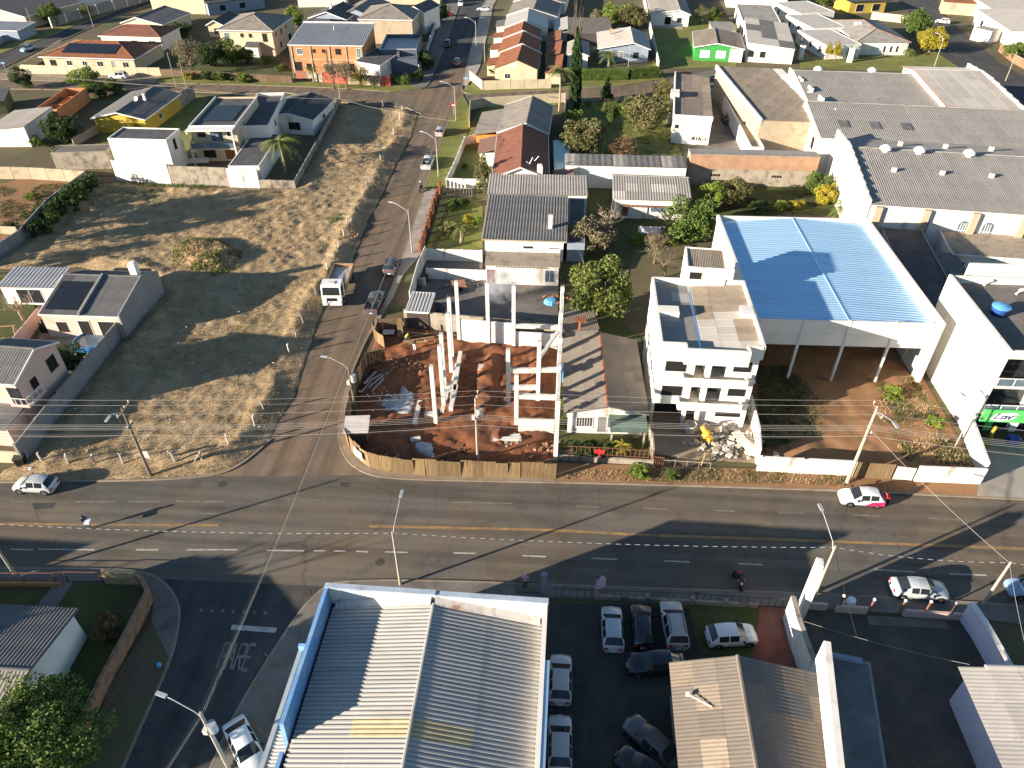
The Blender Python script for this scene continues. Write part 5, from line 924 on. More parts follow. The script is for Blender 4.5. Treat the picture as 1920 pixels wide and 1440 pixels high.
# roof: parapet with notches, two sheeted planes and a dark gutter
zt = AH-.75; m = MB(); m.box(-w/2, w/2, -d/2+.5, d/2, zt-.12, zt-.02); part('roof_deck', m, 'wall_grey', t)
xg = -w/2+w*.38
slope(t, (-w/2+.15, d/2-.2, zt+.35), (-w/2+.15, -d/2+.6, zt+.35), (xg, -d/2+.6, zt+.02), (xg, d/2-.2, zt+.02), 'fibre', .2, .035, (7,2), slab=False, alt=[('fibre_new', .15)], seed=3)
slope(t, (xg+.25, -d/2+.6, zt+.02), (xg+.25, d/2-.2, zt+.02), (w/2-.15, d/2-.2, zt+.5), (w/2-.15, -d/2+.6, zt+.5), 'fibre_new', .2, .035, (9,3), slab=False, alt=[('fibre_tan', {(c, r) for c in range(5, 9) for r in range(3)} | {(1,2),(2,2),(3,2),(4,0)})], seed=5, name='roof_sheet')
m = MB(); m.box(xg, xg+.25, -d/2+.6, d/2-.2, zt-.02, zt+.03); part('gutter', m, 'metal_blue', t)
m = MB()
for b in ((-w/2-.12,-w/2+.12,-d/2+.5,d/2),(w/2-.12,w/2+.12,-d/2+.5,d/2),(-w/2+.12,w/2-.12,d/2-.2,d/2+.02),(-w/2+.12,-w/2+2.4,-d/2+.4,-d/2+.62),(w/2-1.6,w/2-.12,-d/2+.4,-d/2+.62)): m.box(*b, zt-.7, AH+.15)
m.box(-w/2+2.2, w/2-1.4, -d/2-.55, -d/2-.3, zt-.9, AH+.15); m.box(-w/2+2.2, -w/2+2.42, -d/2-.3, -d/2+.45, zt-.9, AH+.15); m.box(w/2-1.62, w/2-1.4, -d/2-.3, -d/2+.45, zt-.9, AH+.15); m.box(-w/2+2.42, w/2-1.62, -d/2-.3, -d/2+.5, zt-.2, zt-.05)
part('parapet', m, 'wall_white', t)
m = MB(); m.box(-w/2-.02, -w/2+2.2, -d*.05, d*.05, zt-.2, AH+.17); part('light_well', m, 'wall_white', t); m = MB(); m.box(w/2-1.2, w/2+.02, -d*.02, d*.1, zt-.2, AH+.17); part('light_well', m, 'wall_white', t)
rc2 = Q((1290,500),(1362,505),(1360,467),(1283,462),AH+1.6); t2 = house('stair_tower', 'white stair tower with patched sheet roof and dark doorway', rc2, AH+1.6, 'flat', 0, 'wall_white', 'fibre_new', par=.3, cat='stair tower', wins=(('f',.25,AH-.1,1.3,2.2,dict(VOID, sill=False)),))
slope(t2, (-rc2[2]/2+.2,-rc2[3]/2+.2,AH+1.4), (rc2[2]/2-.2,-rc2[3]/2+.2,AH+1.4), (rc2[2]/2-.2,rc2[3]/2-.2,AH+1.45), (-rc2[2]/2+.2,rc2[3]/2-.2,AH+1.45), 'fibre_tan', .2, .035, (3,2), slab=False, seed=9)
wall_run('yard_wall', 'crumbling white side wall of apartment yard next to rubble', [(1402,770),(1416,830),(1418,870)], 2.2, .2, 'wall_white'); wall_run('yard_wall', 'thin white side wall left of the apartment doorway', [(1216,800),(1222,868)], 2.0, .16, 'wall_old')
# ------------------------------------------------------------------ blue-roofed warehouse
WH = 8.0
rc = Q((1425,602),(1754,608),(1632,411),(1344,408),WH); t = thing('warehouse', 'warehouse with bright blue corrugated roof and open panelled front', 'warehouse', (rc[0],rc[1],0), rc[4]); w, d = rc[2], rc[3]
slope(t, (-w/2+.2,d/2-.2,WH-.5), (-w/2+.2,-d/2+.2,WH-.5), (0,-d/2+.2,WH+.1), (0,d/2-.2,WH+.1), 'metal_blue', .5, .08, (10,1), 'trap')
slope(t, (w/2-.2,-d/2+.2,WH-.5), (w/2-.2,d/2-.2,WH-.5), (0,d/2-.2,WH+.1), (0,-d/2+.2,WH+.1), 'metal_blue', .5, .08, (10,1), 'trap')
m = MB(); m.tube([(0,-d/2+.2,WH+.15),(0,d/2-.2,WH+.15)], .08, 6); part('ridge_cap', m, 'metal_blue', t)
for side in (-1, 1):
    n = 6
    for i in range(n):
        for j in range(4):
            y0 = -d/2+i*d/n; m = MB(); x = side*(w/2+.0); m.box(x-.09, x+.09, y0+.2, y0+d/n-.02, j*2.02+.02, j*2.02+2.0); part('wall_panel', m, 'wall_panel', t)
        m = MB(); m.box(side*w/2-.2, side*w/2+.2, y0-.02, y0+.18, 0, 8.1); part('column', m, 'column', t)
m = MB(); m.box(-w/2, w/2, d/2-.15, d/2+.1, 0, WH+.15); part('back_wall', m, 'wall_panel', t)
for k in range(4):
    x0, x1 = -w/2+k*w/4, -w/2+(k+1)*w/4
    for j in range(2):
        m = MB(); m.box(x0+.22, x1-.02, -d/2-.1, -d/2+.1, 5.0+j*1.62, 5.0+j*1.62+1.6); part('fascia_panel', m, 'wall_panel', t)
for k in range(5):
    x = -w/2+k*w/4; m = MB(); m.box(x-.02, x+.22, -d/2-.16, -d/2+.16, 0, WH+.25); part('column', m, 'column', t)
m = MB(); m.box(w/2-.12, w/2+.22, -d/2-.1, d/2, 7.5, WH+.3); part('edge_gutter', m, 'wall_white', t); m = MB(); m.box(-w/2-.22, -w/2+.12, -d/2-.1, d/2, 7.5, WH+.3); part('edge_gutter', m, 'wall_white', t)
for k in range(2): m = MB(); m.box((-.3+.5*k)*w-.15, (-.3+.5*k)*w+.15, 1, 1.3, 0, 7.6); part('inner_column', m, 'column', t)
wh_fr = rc
# ------------------------------------------------------------------ white corner building with green shop
BH = 11.0
a = G(1893,657,BH); b = G(1780,514,BH); e = (a-b).normalized(); dpt = (a-b).length; nx = Vector((-e.y, e.x, 0)); wB = 22.0
ctr = (a+b)/2+nx*wB/2; ang = math.atan2(nx.y, nx.x); t = thing('shop_building', 'three-storey white corner building with green shopfront and roof tank', 'building', (ctr.x, ctr.y, 0), ang); w, d = wB, dpt
m = MB(); m.box(-w/2, w/2, -d/2+1.2, d/2, 0, BH-1.0); part('wall', m, 'wall_white', t)
m = MB(); m.box(-w/2, -w/2+.3, -d/2, d/2, BH-1.0, BH); m.box(-w/2, -w/2+.3, -d/2, -d/2+1.2, 0, BH-1.0); m.box(-w/2+.3, w/2, d/2-.3, d/2, BH-1.0, BH-.1); m.box(-w/2+.3, w/2, -d/2, -d/2+.25, BH-1.0, BH-.1); part('parapet', m, 'wall_white', t)
m = MB(); m.box(-w/2+.3, w/2, -d/2+.25, d/2-.3, BH-1.0, BH-.92); part('roof', m, 'concrete_dark', t)
for s in range(3):
    z = 1+s*3.3 if s else 0
    if s:
        m = MB(); m.box(-w/2+.3, w/2, -d/2-.2, -d/2+1.25, s*3.35-.15, s*3.35+.1); part('floor_slab', m, 'wall_white', t)
        m = MB(); m.box(-w/2+.3, w/2, -d/2-.16, -d/2-.1, s*3.35+1.0, s*3.35+1.08); [m.box(-w/2+.3+1.6*i, -w/2+.36+1.6*i, -d/2-.16, -d/2-.1, s*3.35+.1, s*3.35+1.0) for i in range(13)]; part('balcony_rail', m, 'frame_white', t)
        m = MB(); m.box(-w/2+.3, w/2, -d/2-.12, -d/2-.09, s*3.35+.15, s*3.35+.95); part('balcony_glass', m, 'glass_blue', t)
    for i in range(4):
        x = -w/2+1.0+i*4.6; m = MB(); m.box(x, x+3.4, -d/2+1.12, -d/2+1.24, s*3.35+.15, s*3.35+2.6); part('glazing', m, 'glass', t)
        if s: m = MB(); m.box(x+3.5, x+4.3, -d/2+.1, -d/2+1.25, s*3.35+.1, s*3.35+3.2); part('pier', m, 'wall_white', t)
for i in range(3):
    x = -w/2+.3+i*5.2; m = MB(); m.box(x, x+5.16, -d/2-.5, -d/2-.3, 2.5, 4.0); part('shop_sign', m, 'sign_green', t)
# wordmark: navy italic letters on a white splash
sp = [(-.1,.1),(.8,-.15),(2.0,.15),(2.5,.75),(2.1,1.0),(.9,.95),(.2,.7)]
m = MB(); m.hexa([(-w/2+1.3+x, -d/2-.5, 2.75+z) for x, z in sp][::-1], [(-w/2+1.3+x, -d/2-.53, 2.75+z) for x, z in sp][::-1]); part('sign_splash', m, 'sign_white', t)
m = MB()
for pth in ([(.3,.9),(.1,.2),(.6,.25)], [(1.1,.6),(.8,.55),(.75,.25),(1.05,.25),(1.2,.6),(1.15,.2)], [(1.4,.62),(1.5,.2),(1.75,.66),(2.1,.7)]):
    m.tube([(-w/2+1.3+x+z*.25, -d/2-.56, 2.75+z) for x, z in pth], .06, 5)
part('sign_lettering', m, 'sign_navy', t)
for i, mm in enumerate(('sign_green','frame_white','tank_blue','frame_white')):
    x = -w/2+2.4+i*2.6; m = MB(); m.box(x-.35, x+.35, -d/2+.9, -d/2+1.1, .1, 2.2); part('shop_poster', m, mm, t)
m = MB(); m.box(-w/2+3.8, -w/2+4.8, -d/2-1.2, -d/2-.4, .1, .9); part('shop_freezer', m, 'tank_blue', t)
m = MB(); m.tube([(-w/2+1.4,-d/2-1.6,.1),(-w/2+1.6,-d/2-1.5,1.0),(-w/2+1.4,-d/2-1.4,1.8),(-w/2+1.6,-d/2-1.3,2.6)], .16, 8); part('banner', m, 'leaf_yellow', t)
tk = thing('water_tank', 'round blue water tank with pale lid on the flat roof', 'water tank', G(1872,588,BH-.9), 0); tk.scale = (.82,.82,.82); m = MB(); m.lathe((0,0,0), [(0,0),(.95,0),(1.05,1.0),(1.08,1.05)], 20); part('tank', m, 'tank_blue', tk, True); m = MB(); m.lathe((0,0,0), [(1.12,1.05),(1.12,1.12),(.5,1.3),(.2,1.35),(0,1.35)], 20); part('lid', m, 'tarp_blue', tk)
p = G(1895,520,BH-1); m = MB(); m.box(-5,4,-.15,.15,0,1.6); m.box(3.6,4,-4,-.15,0,1.4); solo('roof_wall', m, 'wall_white', 'low white roof walls at back of the corner building', 'wall', loc=(p.x, p.y, BH-1.0), rz=ang)
for x, y, lb in ((1845,535,'white vent cowl near the roof wall of corner building'),(1905,552,'bent white vent pipe on the corner building roof')): m = MB(); m.tube([(0,0,0),(.2,0,.5),(.7,.1,.6)], .18, 8); solo('vent_pipe', m, 'sign_white', lb, 'vent', loc=G(x, y, BH-.92))
wall_run('yard_wall', 'white wall stub running from corner building to the street', [(1808,818),(1836,900)], 2.4, .25, 'wall_white')
blockwall('street_wall', 'long white street wall before the warehouse forecourt', [(1420,884),(1500,888),(1594,893)], 2.1, .2, 'wall_white', panel=5)
wall_run('street_wall', 'white street wall piece beside the grey gate', [(1712,903),(1836,908)], 2.1, .2, 'wall_white')
t = thing('board_gate', 'brown board gate leaning against the utility pole', 'gate', G(1600,896), math.atan2((G(1668,900)-G(1600,896)).y, (G(1668,900)-G(1600,896)).x)); L_ = (G(1668,900)-G(1600,896)).length
for i in range(4): m = MB(); m.box(i*L_/4+.01, (i+1)*L_/4-.01, -.03, .03, .15, 2.1); part('board', m, 'plywood', t)
t = thing('metal_gate', 'small pale grey metal gate in the white street wall', 'gate', G(1672,899), math.atan2((G(1708,903)-G(1672,899)).y, (G(1708,903)-G(1672,899)).x)); L_ = (G(1708,903)-G(1672,899)).length
for i in range(2): m = MB(); m.box(i*L_/2+.02, (i+1)*L_/2-.02, -.03, .03, .1, 1.8); part('leaf', m, 'sheet_pale', t)
# ------------------------------------------------------------------ houses left of the field
t = house('twin_house', 'pair of low houses under dark corrugated roofs with solar mat', Q((79,588),(222,596),(291,513),(152,504),3.4), 3.4, 'gx', 1.5, 'wall_pink', 'fibre_dark', .15, ro=.3, pitch=.25, amp=.045, sheets=((6,3),(6,3)), trim='frame_white', wins=(('f',.22,1.6,1.1,1.2,DK),('f',.52,1.4,1.4,2.3,VOID),('f',.82,1.4,2.2,2.3,VOID)), alt=[[('fibre_charcoal', [(0,0),(0,1),(0,2)])],[('fibre_charcoal', .9)]]); w_, d_, h_ = t['dims']
zr = 4.9; yr = .3*d_/2
panel_on(t, (-w_/2,-d_/2,3.4), (w_/2,-d_/2,3.4), (w_/2,yr,zr), (-w_/2,yr,zr), .05, .45, .12, .82, cols=7, lift=.1)
m = MB(); m.hexa([(.0,-d_/2-.05,3.3),(.25,-d_/2-.05,3.3),(.25,yr,zr-.1),(.0,yr,zr-.1)], [(.0,-d_/2-.05,3.75),(.25,-d_/2-.05,3.75),(.25,yr,zr+.35),(.0,yr,zr+.35)]); part('firewall', m, 'wall_grey', t)
m = MB(); f = [(-d_/2-.1,0),(d_/2,0),(d_/2,3.7),(yr,zr+.25),(-d_/2-.1,3.7)]; m.hexa([(w_/2-.02,y,z) for y, z in f], [(w_/2+.18,y,z) for y, z in f]); part('side_wall', m, 'wall_grey', t)
chimney(t, w_*.36, d_*.28, 4.0, 6.0, .9, 'wall_white')
t = house('carport', 'pale galvanised carport roof at left beside dark twin roofs', Q((2,537),(96,541),(136,508),(22,503),2.8), 2.8, 'shed_f', .35, 'wall_white', 'metal_galv', .3, prof='trap', pitch=.5, amp=.05, sheets=((5,2),), cat='carport', wins=(('f',.5,1.3,3.2,2.0,dict(pane='glass')),))
blockwall('boundary_wall', 'long grey rendered wall between dry field and pink house', [(302,546),(210,662),(120,772),(47,868)], 2.6, .2, 'wall_grey', panel=4.5)
wall_run('front_wall', 'cream low front wall with gate at the left road edge', [(-40,864),(10,866),(47,868)], 1.5, .16, 'wall_cream')
wall_run('party_wall', 'pinkish wall between bare-tree yard and pool yard', [(82,600),(38,655),(15,690)], 1.9, .14, 'wall_pink')
t = house('pink_house', 'two-storey pink house with dark roof and white balcony rail', Q((-70,712),(28,724),(106,643),(14,632),5.9), 5.9, 'gx', 1.5, 'wall_pink', 'fibre_dark', .3, ro=.1, pitch=.3, amp=.045, sheets=((5,4),(5,3)), trim='frame_white', wins=(('r',.78,4.4,1.2,1.4,DK),('r',.32,4.2,.8,1.0,DK))); w_, d_, h_ = t['dims']
m = MB(); m.box(w_/2-1.6, w_/2+.5, -d_/2-.1, -d_/2+2.6, 3.0, 3.15); part('balcony', m, 'wall_pink', t); m = MB(); m.box(w_/2-1.5, w_/2-.25, -d_/2+.25, -d_/2+.36, 3.15, 5.2); part('balcony_door', m, 'glass', t)
m = MB()
for p, q in (((w_/2-1.5,-d_/2-.05),(w_/2+.45,-d_/2-.05)),((w_/2+.45,-d_/2-.05),(w_/2+.45,-d_/2+2.5))):
    for zz in (3.25, 4.1): m.beam((*p,zz), (*q,zz), .05, .06)
    for i in range(4): a_ = Vector((*p,3.15)).lerp(Vector((*q,3.15)), i/3); m.beam(a_, a_+Vector((0,0,.98)), .05, .05)
part('balcony_rail', m, 'frame_white', t)
planes(t, [[(-w_/2,-d_/2-3.2,2.6),(w_/2-.3,-d_/2-3.2,2.6),(w_/2-.3,-d_/2+.3,3.0),(-w_/2,-d_/2+.3,3.0)]], 'fibre_dark', name='porch_roof'); add(t, 'ground_floor', 'wall_pink', lambda m: m.box(-w_/2+.3, w_/2-.5, -d_/2-2.8, -d_/2+.4, 0, 2.55))
p = G(172,645); t = thing('pool', 'round blue inflatable pool in the paved pool yard', 'pool', p); m = MB(); m.lathe((0,0,0), [(1.9,0),(2.05,.35),(1.9,.7),(1.75,.7),(1.7,.45)], 28); part('pool_ring', m, 'pool_blue', t, True); m = MB(); m.cyl((0,0), 1.75, .4, .55, 28); part('water', m, 'glass_blue', t)
for (x, y), (nm, lb, mt, f_) in zip(((88,622),(135,613),(113,620)), (('barbecue','black covered barbecue against pinkish yard wall','plastic_black',lambda m: [m.box(-.5,.5,-.4,.4,0,.9), m.lathe((0,0,.9),[(.55,0),(.45,.5),(.2,.8),(0,.85)],10)]),('rubbish_tub','black tub beside the pool yard doorway','plastic_black',lambda m: m.lathe((0,0,0),[(0,0),(.5,0),(.65,.6),(.6,.6),(.5,.1)],12)),('paddling_pool','small turquoise paddling basin by pool yard wall','tarp_blue',lambda m: m.lathe((0,0,0),[(0,.1),(1.0,.1),(1.05,.3),(1.1,.0)],16)))): m = MB(); f_(m); solo(nm, m, mt, lb, nm.replace('_',' '), loc=(*G(x, y).xy, .06))
t = thing('swing_frame', 'wooden swing frame in the bare-tree yard', 'swing', (*G(8,640).xy, .05), .2); [add(t, 'leg', 'wood', lambda m: m.beam((x,y,0),(x,0,2.1),.09,.09)) for x in (-1.8,1.8) for y in (-.8,.8)]; add(t, 'top_beam', 'wood', lambda m: m.beam((-2.1,0,2.1),(2.1,0,2.1),.1,.12)); add(t, 'seat', 'wood', lambda m: m.box(-.3,.3,-.1,.1,.5,.55))
p = G(240,242+110); 
# ------------------------------------------------------------------ near side of the main road
rc = QB((612,1095),(1027,1123), 34, 7.6); t = thing('hall', 'big hall with ribbed white metal roof and blue parapet', 'hall', (rc[0],rc[1],0), rc[4]); w, d = rc[2], rc[3]
m = MB(); m.box(-w/2+.25, w/2-.25, -d/2, d/2-.3, 0, 5.35); part('wall', m, 'wall_white', t)
m = MB(); m.box(-w/2, w/2, d/2-.32, d/2, 0, 7.45); part('front_wall', m, 'wall_white', t)
m = MB(); m.box(-w/2-.06, 0, d/2-.36, d/2+.06, 7.45, 7.7); m.box(0, w/2+.06, d/2-.36, d/2+.06, 7.45, 7.62); part('front_coping', m, 'coping_pale', t)
yp = d/2-11.2
m = MB(); m.hexa([(-w/2-.05,yp,0),(-w/2+.22,yp,0),(-w/2+.22,d/2-.33,0),(-w/2-.05,d/2-.33,0)], [(-w/2-.05,yp+.9,7.66),(-w/2+.22,yp+.9,7.66),(-w/2+.22,d/2-.33,7.66),(-w/2-.05,d/2-.33,7.66)]); part('side_parapet', m, 'trim_blue', t)
m = MB(); m.box(-w/2-.05, -w/2+.2, -d/2, yp, 0, 5.98); part('side_wall', m, 'trim_blue', t)
m = MB(); m.box(-w/2+.2, -w/2+.55, -d/2, d/2-.34, 5.5, 5.7); part('gutter', m, 'fence_iron', t)
m = MB(); m.box(w/2-.32, w/2+.02, -d/2+9, d/2-.33, 0, 6.45); m.box(w/2-.28, w/2-.02, -d/2, -d/2+9, 0, 6.0); part('side_parapet', m, 'wall_white', t)
m = MB(); m.box(w/2+.04, w/2+.34, d/2-14, d/2-4, 5.2, 6.4); part('wall_sign', m, 'metal_blue', t)
al = [('metal_skylight', {(c, 0) for c in range(19, 21)} | {(c, 1) for c in range(19, 21)})]; nc = 28
slope(t, (-w/2+.5,d/2-.7,5.85), (-w/2+.5,-d/2,5.85), (-.1,-d/2,7.1), (-.1,d/2-.7,7.1), 'metal_white', .28, .085, (nc,2), 'trap', alt=[('metal_skylight', {(7,1)})], seed=2)
slope(t, (w/2-.4,-d/2,5.45), (w/2-.4,d/2-.7,5.45), (-.1,d/2-.7,7.1), (-.1,-d/2,7.1), 'metal_white', .28, .085, (nc,2), 'trap', alt=[('metal_skylight', {(nc-8,1)})], seed=4)
m = MB(); m.tube([(-.1,-d/2,7.16),(-.1,d/2-.7,7.16)], .1, 6); part('ridge_cap', m, 'metal_white', t)
for x0, x1, mt in ((-w/2+.6,-.3,'metal_white'),(-.0,w/2-.5,'rust')):
    m = MB(); zl, zr_ = (5.98, 7.2) if x0 < -1 else (7.2, 5.6); m.hexa([(x0,d/2-.85,zl-.1),(x1,d/2-.85,zr_-.1),(x1,d/2-.33,zr_-.1),(x0,d/2-.33,zl-.1)], [(x0,d/2-.85,zl),(x1,d/2-.85,zr_),(x1,d/2-.33,zr_+.25),(x0,d/2-.33,zl+.25)]); part('flashing', m, 'flashing', t)
rr = random.Random(8)
for i in range(0):
    x = rr.uniform(-w/2+3.4, w/2-4); s = rr.uniform(.3, 1.1); m = MB(); m.hexa([(x,d/2-.74,6.965),(x+s,d/2-.74,6.965),(x+s,d/2-.5,7.17),(x,d/2-.5,7.17)], [(x,d/2-.75,6.97),(x+s,d/2-.75,6.97),(x+s,d/2-.51,7.18),(x,d/2-.51,7.18)]); part('rust_patch', m, 'rust', t)
# side awning
ya = d/2-2.6
m = MB(); m.box(-w/2-1.9, -w/2-.06, ya-.25, ya, 3.3, 3.9); part('awning_beam', m, 'trim_blue', t)
slope(t, (-w/2-1.65,ya-.25,3.25), (-w/2-1.65,-d/2,3.25), (-w/2-.06,-d/2,3.6), (-w/2-.06,ya-.25,3.6), 'metal_white', .27, .055, (26,1), 'trap', name='awning_sheet', alt=[('metal_skyblue', {(0,0),(1,0),(10,0),(11,0),(12,0),(15,0),(16,0),(17,0),(18,0),(19,0)}),('metal_skylight', {(7,0),(8,0),(13,0),(14,0)})])
m = MB(); m.box(-w/2-1.95, -w/2-1.65, -d/2, ya-.25, 3.05, 3.4); part('awning_gutter', m, 'metal_galv', t)
for i in range(6): m = MB(); y = ya-.5-i*5.5; m.box(-w/2-1.88, -w/2-1.72, y-.08, y+.08, .1, 3.06); part('awning_post', m, 'metal_galv', t)
# car park neighbours
t = house('tile_shed', 'brown corrugated gable roof house at the back of car park', QB((1256,1242),(1541,1264), 24, 4.2), 4.2, 'gy', 1.5, 'wall_beige', 'fibre_brown', .5, ro=-.16, pitch=.26, amp=.05, sheets=((13,3),(13,4)), alt=[[('fibre_tan', .2)], [('fibre_dark', .3)]], wins=(('b',.4,1.6,1.4,1.2),))
m = MB(); m.tube([(0,0,0),(1.4,-.9,.25)], .04, 5); m.box(-.12,.1,-.1,.12,-.1,.12); p = G(1290,1302,4.9); solo('roof_pole', m, 'sign_white', 'thin white pole lying on brown corrugated roof', 'pole', loc=p)
t = house('flat_house', 'grey flat-roofed house with bright white side parapet', QB((1542,1224),(1632,1242), 26, 5.2), 5.2, 'flat', 0, 'wall_grey', 'fibre_dark', par=.04); w_, d_, h_ = t['dims']
add(t, 'side_parapet', 'wall_white', lambda m: m.box(-w_/2-.25, -w_/2+.2, -d_/2, d_/2+.02, 3.0, 6.6)); add(t, 'back_parapet', 'wall_bluegrey', lambda m: m.box(-w_/2+.2, w_/2-.6, d_/2-.3, d_/2+.01, 4.8, 5.5))
m = MB(); m.box(-w_/2+.4, -w_/2+2.6, d_/2-6.6, d_/2-5.4, 5.14, 5.2); part('roof_sheet', m, 'metal_galv', t)
t = house('flat_house', 'pale-roofed lilac house at lower right corner', QB((1797,1250),(2010,1262), 26, 3.8), 3.8, 'shed_l', .5, 'wall_lilac', 'fibre_new', .5, pitch=.3, amp=.03, sheets=((10,4),), wins=(('l',.38,1.4,1.2,1.4,DK),)); w_, d_, h_ = t['dims']
m = MB(); m.tube([(-w_/2+1.8,d_/2+.02,3.95),(w_/2,d_/2+.02,4.3)], .16, 8); part('gutter_pipe', m, 'metal_galv', t)
P = [G(x, y, 2.3) for x, y in ((1822,1130),(1845,1162),(1895,1248))]; wall_run('side_wall', 'sunlit white wall between two yards at lower right', None, 2.3, .35, 'wall_lilac', pts=[(p.x, p.y, 0) for p in P], cap='wall_white')
P = [G(x, y, 3.0) for x, y in ((1487,1118),(1500,1165),(1540,1275))]; wall_run('side_wall', 'stained white wall between car park and dark yard', None, 3.0, .3, 'wall_white', pts=[(p.x, p.y, 0) for p in P], cap='wall_old')
m = MB(); m.box(-.75,.75,-.25,.25,0,6.2); m.box(-.3,.3,-.2,.2,6.2,6.5); p = G(1500,1150); solo('sign_pillar', m, 'wall_white', 'tall blank white sign pillar at the car park corner', 'pillar', loc=p, rz=R(75))
for px, lb in (([(1506,1140),(1548,1143)],'pink low wall piece beside the white sign pillar'),([(1565,1146),(1626,1150)],'pink low wall piece with a white drum behind'),([(1692,1154),(1828,1164)],'long sunlit pink wall before the dark yard')):
    wall_run('low_wall', lb, px, .8, .2, 'wall_pink')
for i, (x, y) in enumerate(((1570,1145),(1626,1152),(1683,1154),(1730,1156),(1777,1160))):
    t = thing('rail_post', 'slim rusty fence post with pale lamp before dark yard', 'post', G(x, y), .3, 'rusty lamp posts of dark yard'); add(t, 'post', 'fence_rust', lambda m: m.box(-.06,.06,-.06,.06,0,1.9)); add(t, 'lamp', 'sign_white', lambda m: m.lathe((0,0,1.9),[(.05,0),(.13,.1),(.1,.22),(0,.25)],8))
m = MB(); m.lathe((0,0,0),[(0,0),(.32,0),(.36,.45),(.32,.9),(0,.9)],14); solo('drum', m, 'sign_white', 'white plastic drum behind the pink low wall', 'drum', loc=G(1592,1136)); m = MB(); m.lathe((0,0,0),[(0,0),(.22,0),(.25,.3),(.2,.55),(0,.55)],12); solo('pot', m, 'wall_pink', 'small pink pot next to the white drum', 'pot', loc=G(1578,1136))
rail('railing', 'dark railing along the car park pavement', [(1040,1120),(1150,1124),(1290,1130),(1465,1140)], 1.3, .6, 'fence_iron', .02); wall_run('low_wall', 'short mossy wall under the car park railing', [(1118,1122),(1210,1128),(1295,1132),(1420,1139)], .5, .2, 'wall_old', posts=(3.2, .9, .3, 'wall_old'))
rail('gate', 'black iron gate beside the hall front where pink figure stands', [(966,1112),(1014,1114)], 1.6, .16, 'fence_iron', .016, 0, 'gate'); m = MB(); m.box(-.25,.25,-.2,.2,0,2.6); solo('gate_post', m, 'wall_bluegrey', 'square grey gate post at hall corner', 'post', loc=G(1019,1112))
m = MB(); m.poly([(0,0,.6),(.9,0,.9),(.8,0,2.2),(.45,0,2.6),(.1,0,1.9)]); m.poly([(.1,.03,1.9),(.45,.03,2.6),(.8,.03,2.2),(.9,.03,.9),(0,.03,.6)]); m.tube([(0,0,0),(0,0,2.3)], .03, 5); solo('flag_banner', m, 'cl_pink', 'pale feather flag on the car park pavement', 'flag', loc=G(1115,1117), rz=.3)
m = MB(); m.cyl((0,0), .05, 0, 1.1, 6); m.box(-.35,.35,-.04,.04,1.1,1.35); solo('yellow_tag', m, 'paint_yellow', 'small yellow board on the car park railing', 'sign', loc=G(1305,1127))
# lower left corner
t = house('corner_bungalow', 'white house with grey corrugated roof behind the brick garden wall', QB((-10,1134),(147,1142), 12, 3.4, 13), 3.4, 'gx', 1.1, 'wall_white', 'fibre_dark', .35, ro=.05, pitch=.3, amp=.05, sheets=((10,3),(10,3)), wins=(('r',.28,1.6,.9,1.4,DK),), alt=[[('fibre', 1.0)], []])
wall_run('garden_wall', 'curved brick garden wall round the corner lawn', [(262,1094),(276,1104),(285,1128),(246,1205),(200,1292),(152,1395),(110,1500)], 1.5, .3, 'brick_wall'); wall_run('garden_wall', 'sunlit rubble-stone wall stretch at the road corner', [(200,1091),(261,1094)], 1.5, .3, 'stone_wall')
wall_run('low_wall', 'low orange wall under brown fence at left road edge', [(-60,1098),(115,1099)], .5, .2, 'brick_orange'); rail('fence', 'thin brown tube fence along the left road edge', [(-60,1095),(110,1095),(130,1093),(196,1094)], 1.5, 2.6, 'fence_rust', .03, 0, rails=(.5,1.0))
m = MB(); m.lathe((0,0,0),[(0,0),(.16,.05),(.2,.2),(.16,.35),(0,.4)],12); solo('ball', m, 'tarp_blue', 'pale blue ball lying on dark grass verge', 'ball', loc=(*G(300,1251).xy,.11))
# ------------------------------------------------------------------ building site
t = thing('concrete_frame', 'white precast concrete frame standing on red soil', 'concrete frame', G(930,760))
c0 = G(930,760)
def rebar(o, h):
    m = MB(); [m.tube([(x,y,h-.1),(x*1.1,y*1.1,h+.45)], .016, 4) for x in (-.13,.13) for y in (-.13,.13)]; part('rebar', m, 'rebar', o)
def col_(px, h, s=.42, name='column'):
    p = G(*px)-c0; m = MB(); m.box(-s/2, s/2, -s/2, s/2, -.2, h); m.box(-s/2, s/2, s/2, s/2+.3, h*.62, h*.62+.3); o = part(name, m, 'column', t); o.location = p; rebar(o, h); return p
A_, B_ = G(818,797), G(856,642)
for i, (k, h) in enumerate(((0,7.9),(.2,8.2),(.4,7.6),(.58,8.4),(.78,8.4),(1,8.6))): p = A_.lerp(B_, k); m = MB(); m.box(-.2,.2,-.22,.22,-.2,h); m.box(-.2,.2,.22,.5,h*.66,h*.66+.3); o = part('column', m, 'column', t); o.location = p-c0+Vector((.35*(i % 2),0,0)); rebar(o, h)
for px, h in (((916,647),8.7),((963,652),8.7),((1049,655),8.7),((953,757),7.4),((1008,757),8.4),((968,800),7.0),((1046,700),8.4),((1045,750),8.4),((1043,800),8.2),((1041,862),7.8)): col_(px, h)
def bm_(a, za, b, zb, wd=.35, hh=.5): m = MB(); m.beam(G(*a)-c0+Vector((0,0,za)), G(*b)-c0+Vector((0,0,zb)), wd, hh); part('beam', m, 'column', t)
bm_((953,757),4.6,(1008,757),4.6); bm_((1008,757),4.7,(1045,757),4.7); bm_((968,800),4.2,(1043,803),4.2); bm_((953,757),2.3,(1008,757),2.3); bm_((963,652),3.2,(1049,655),3.2); bm_((1008,757),6.2,(1046,700),6.2,.3,.4); bm_((1041,862),7.4,(1049,655),7.9,.3,.45)
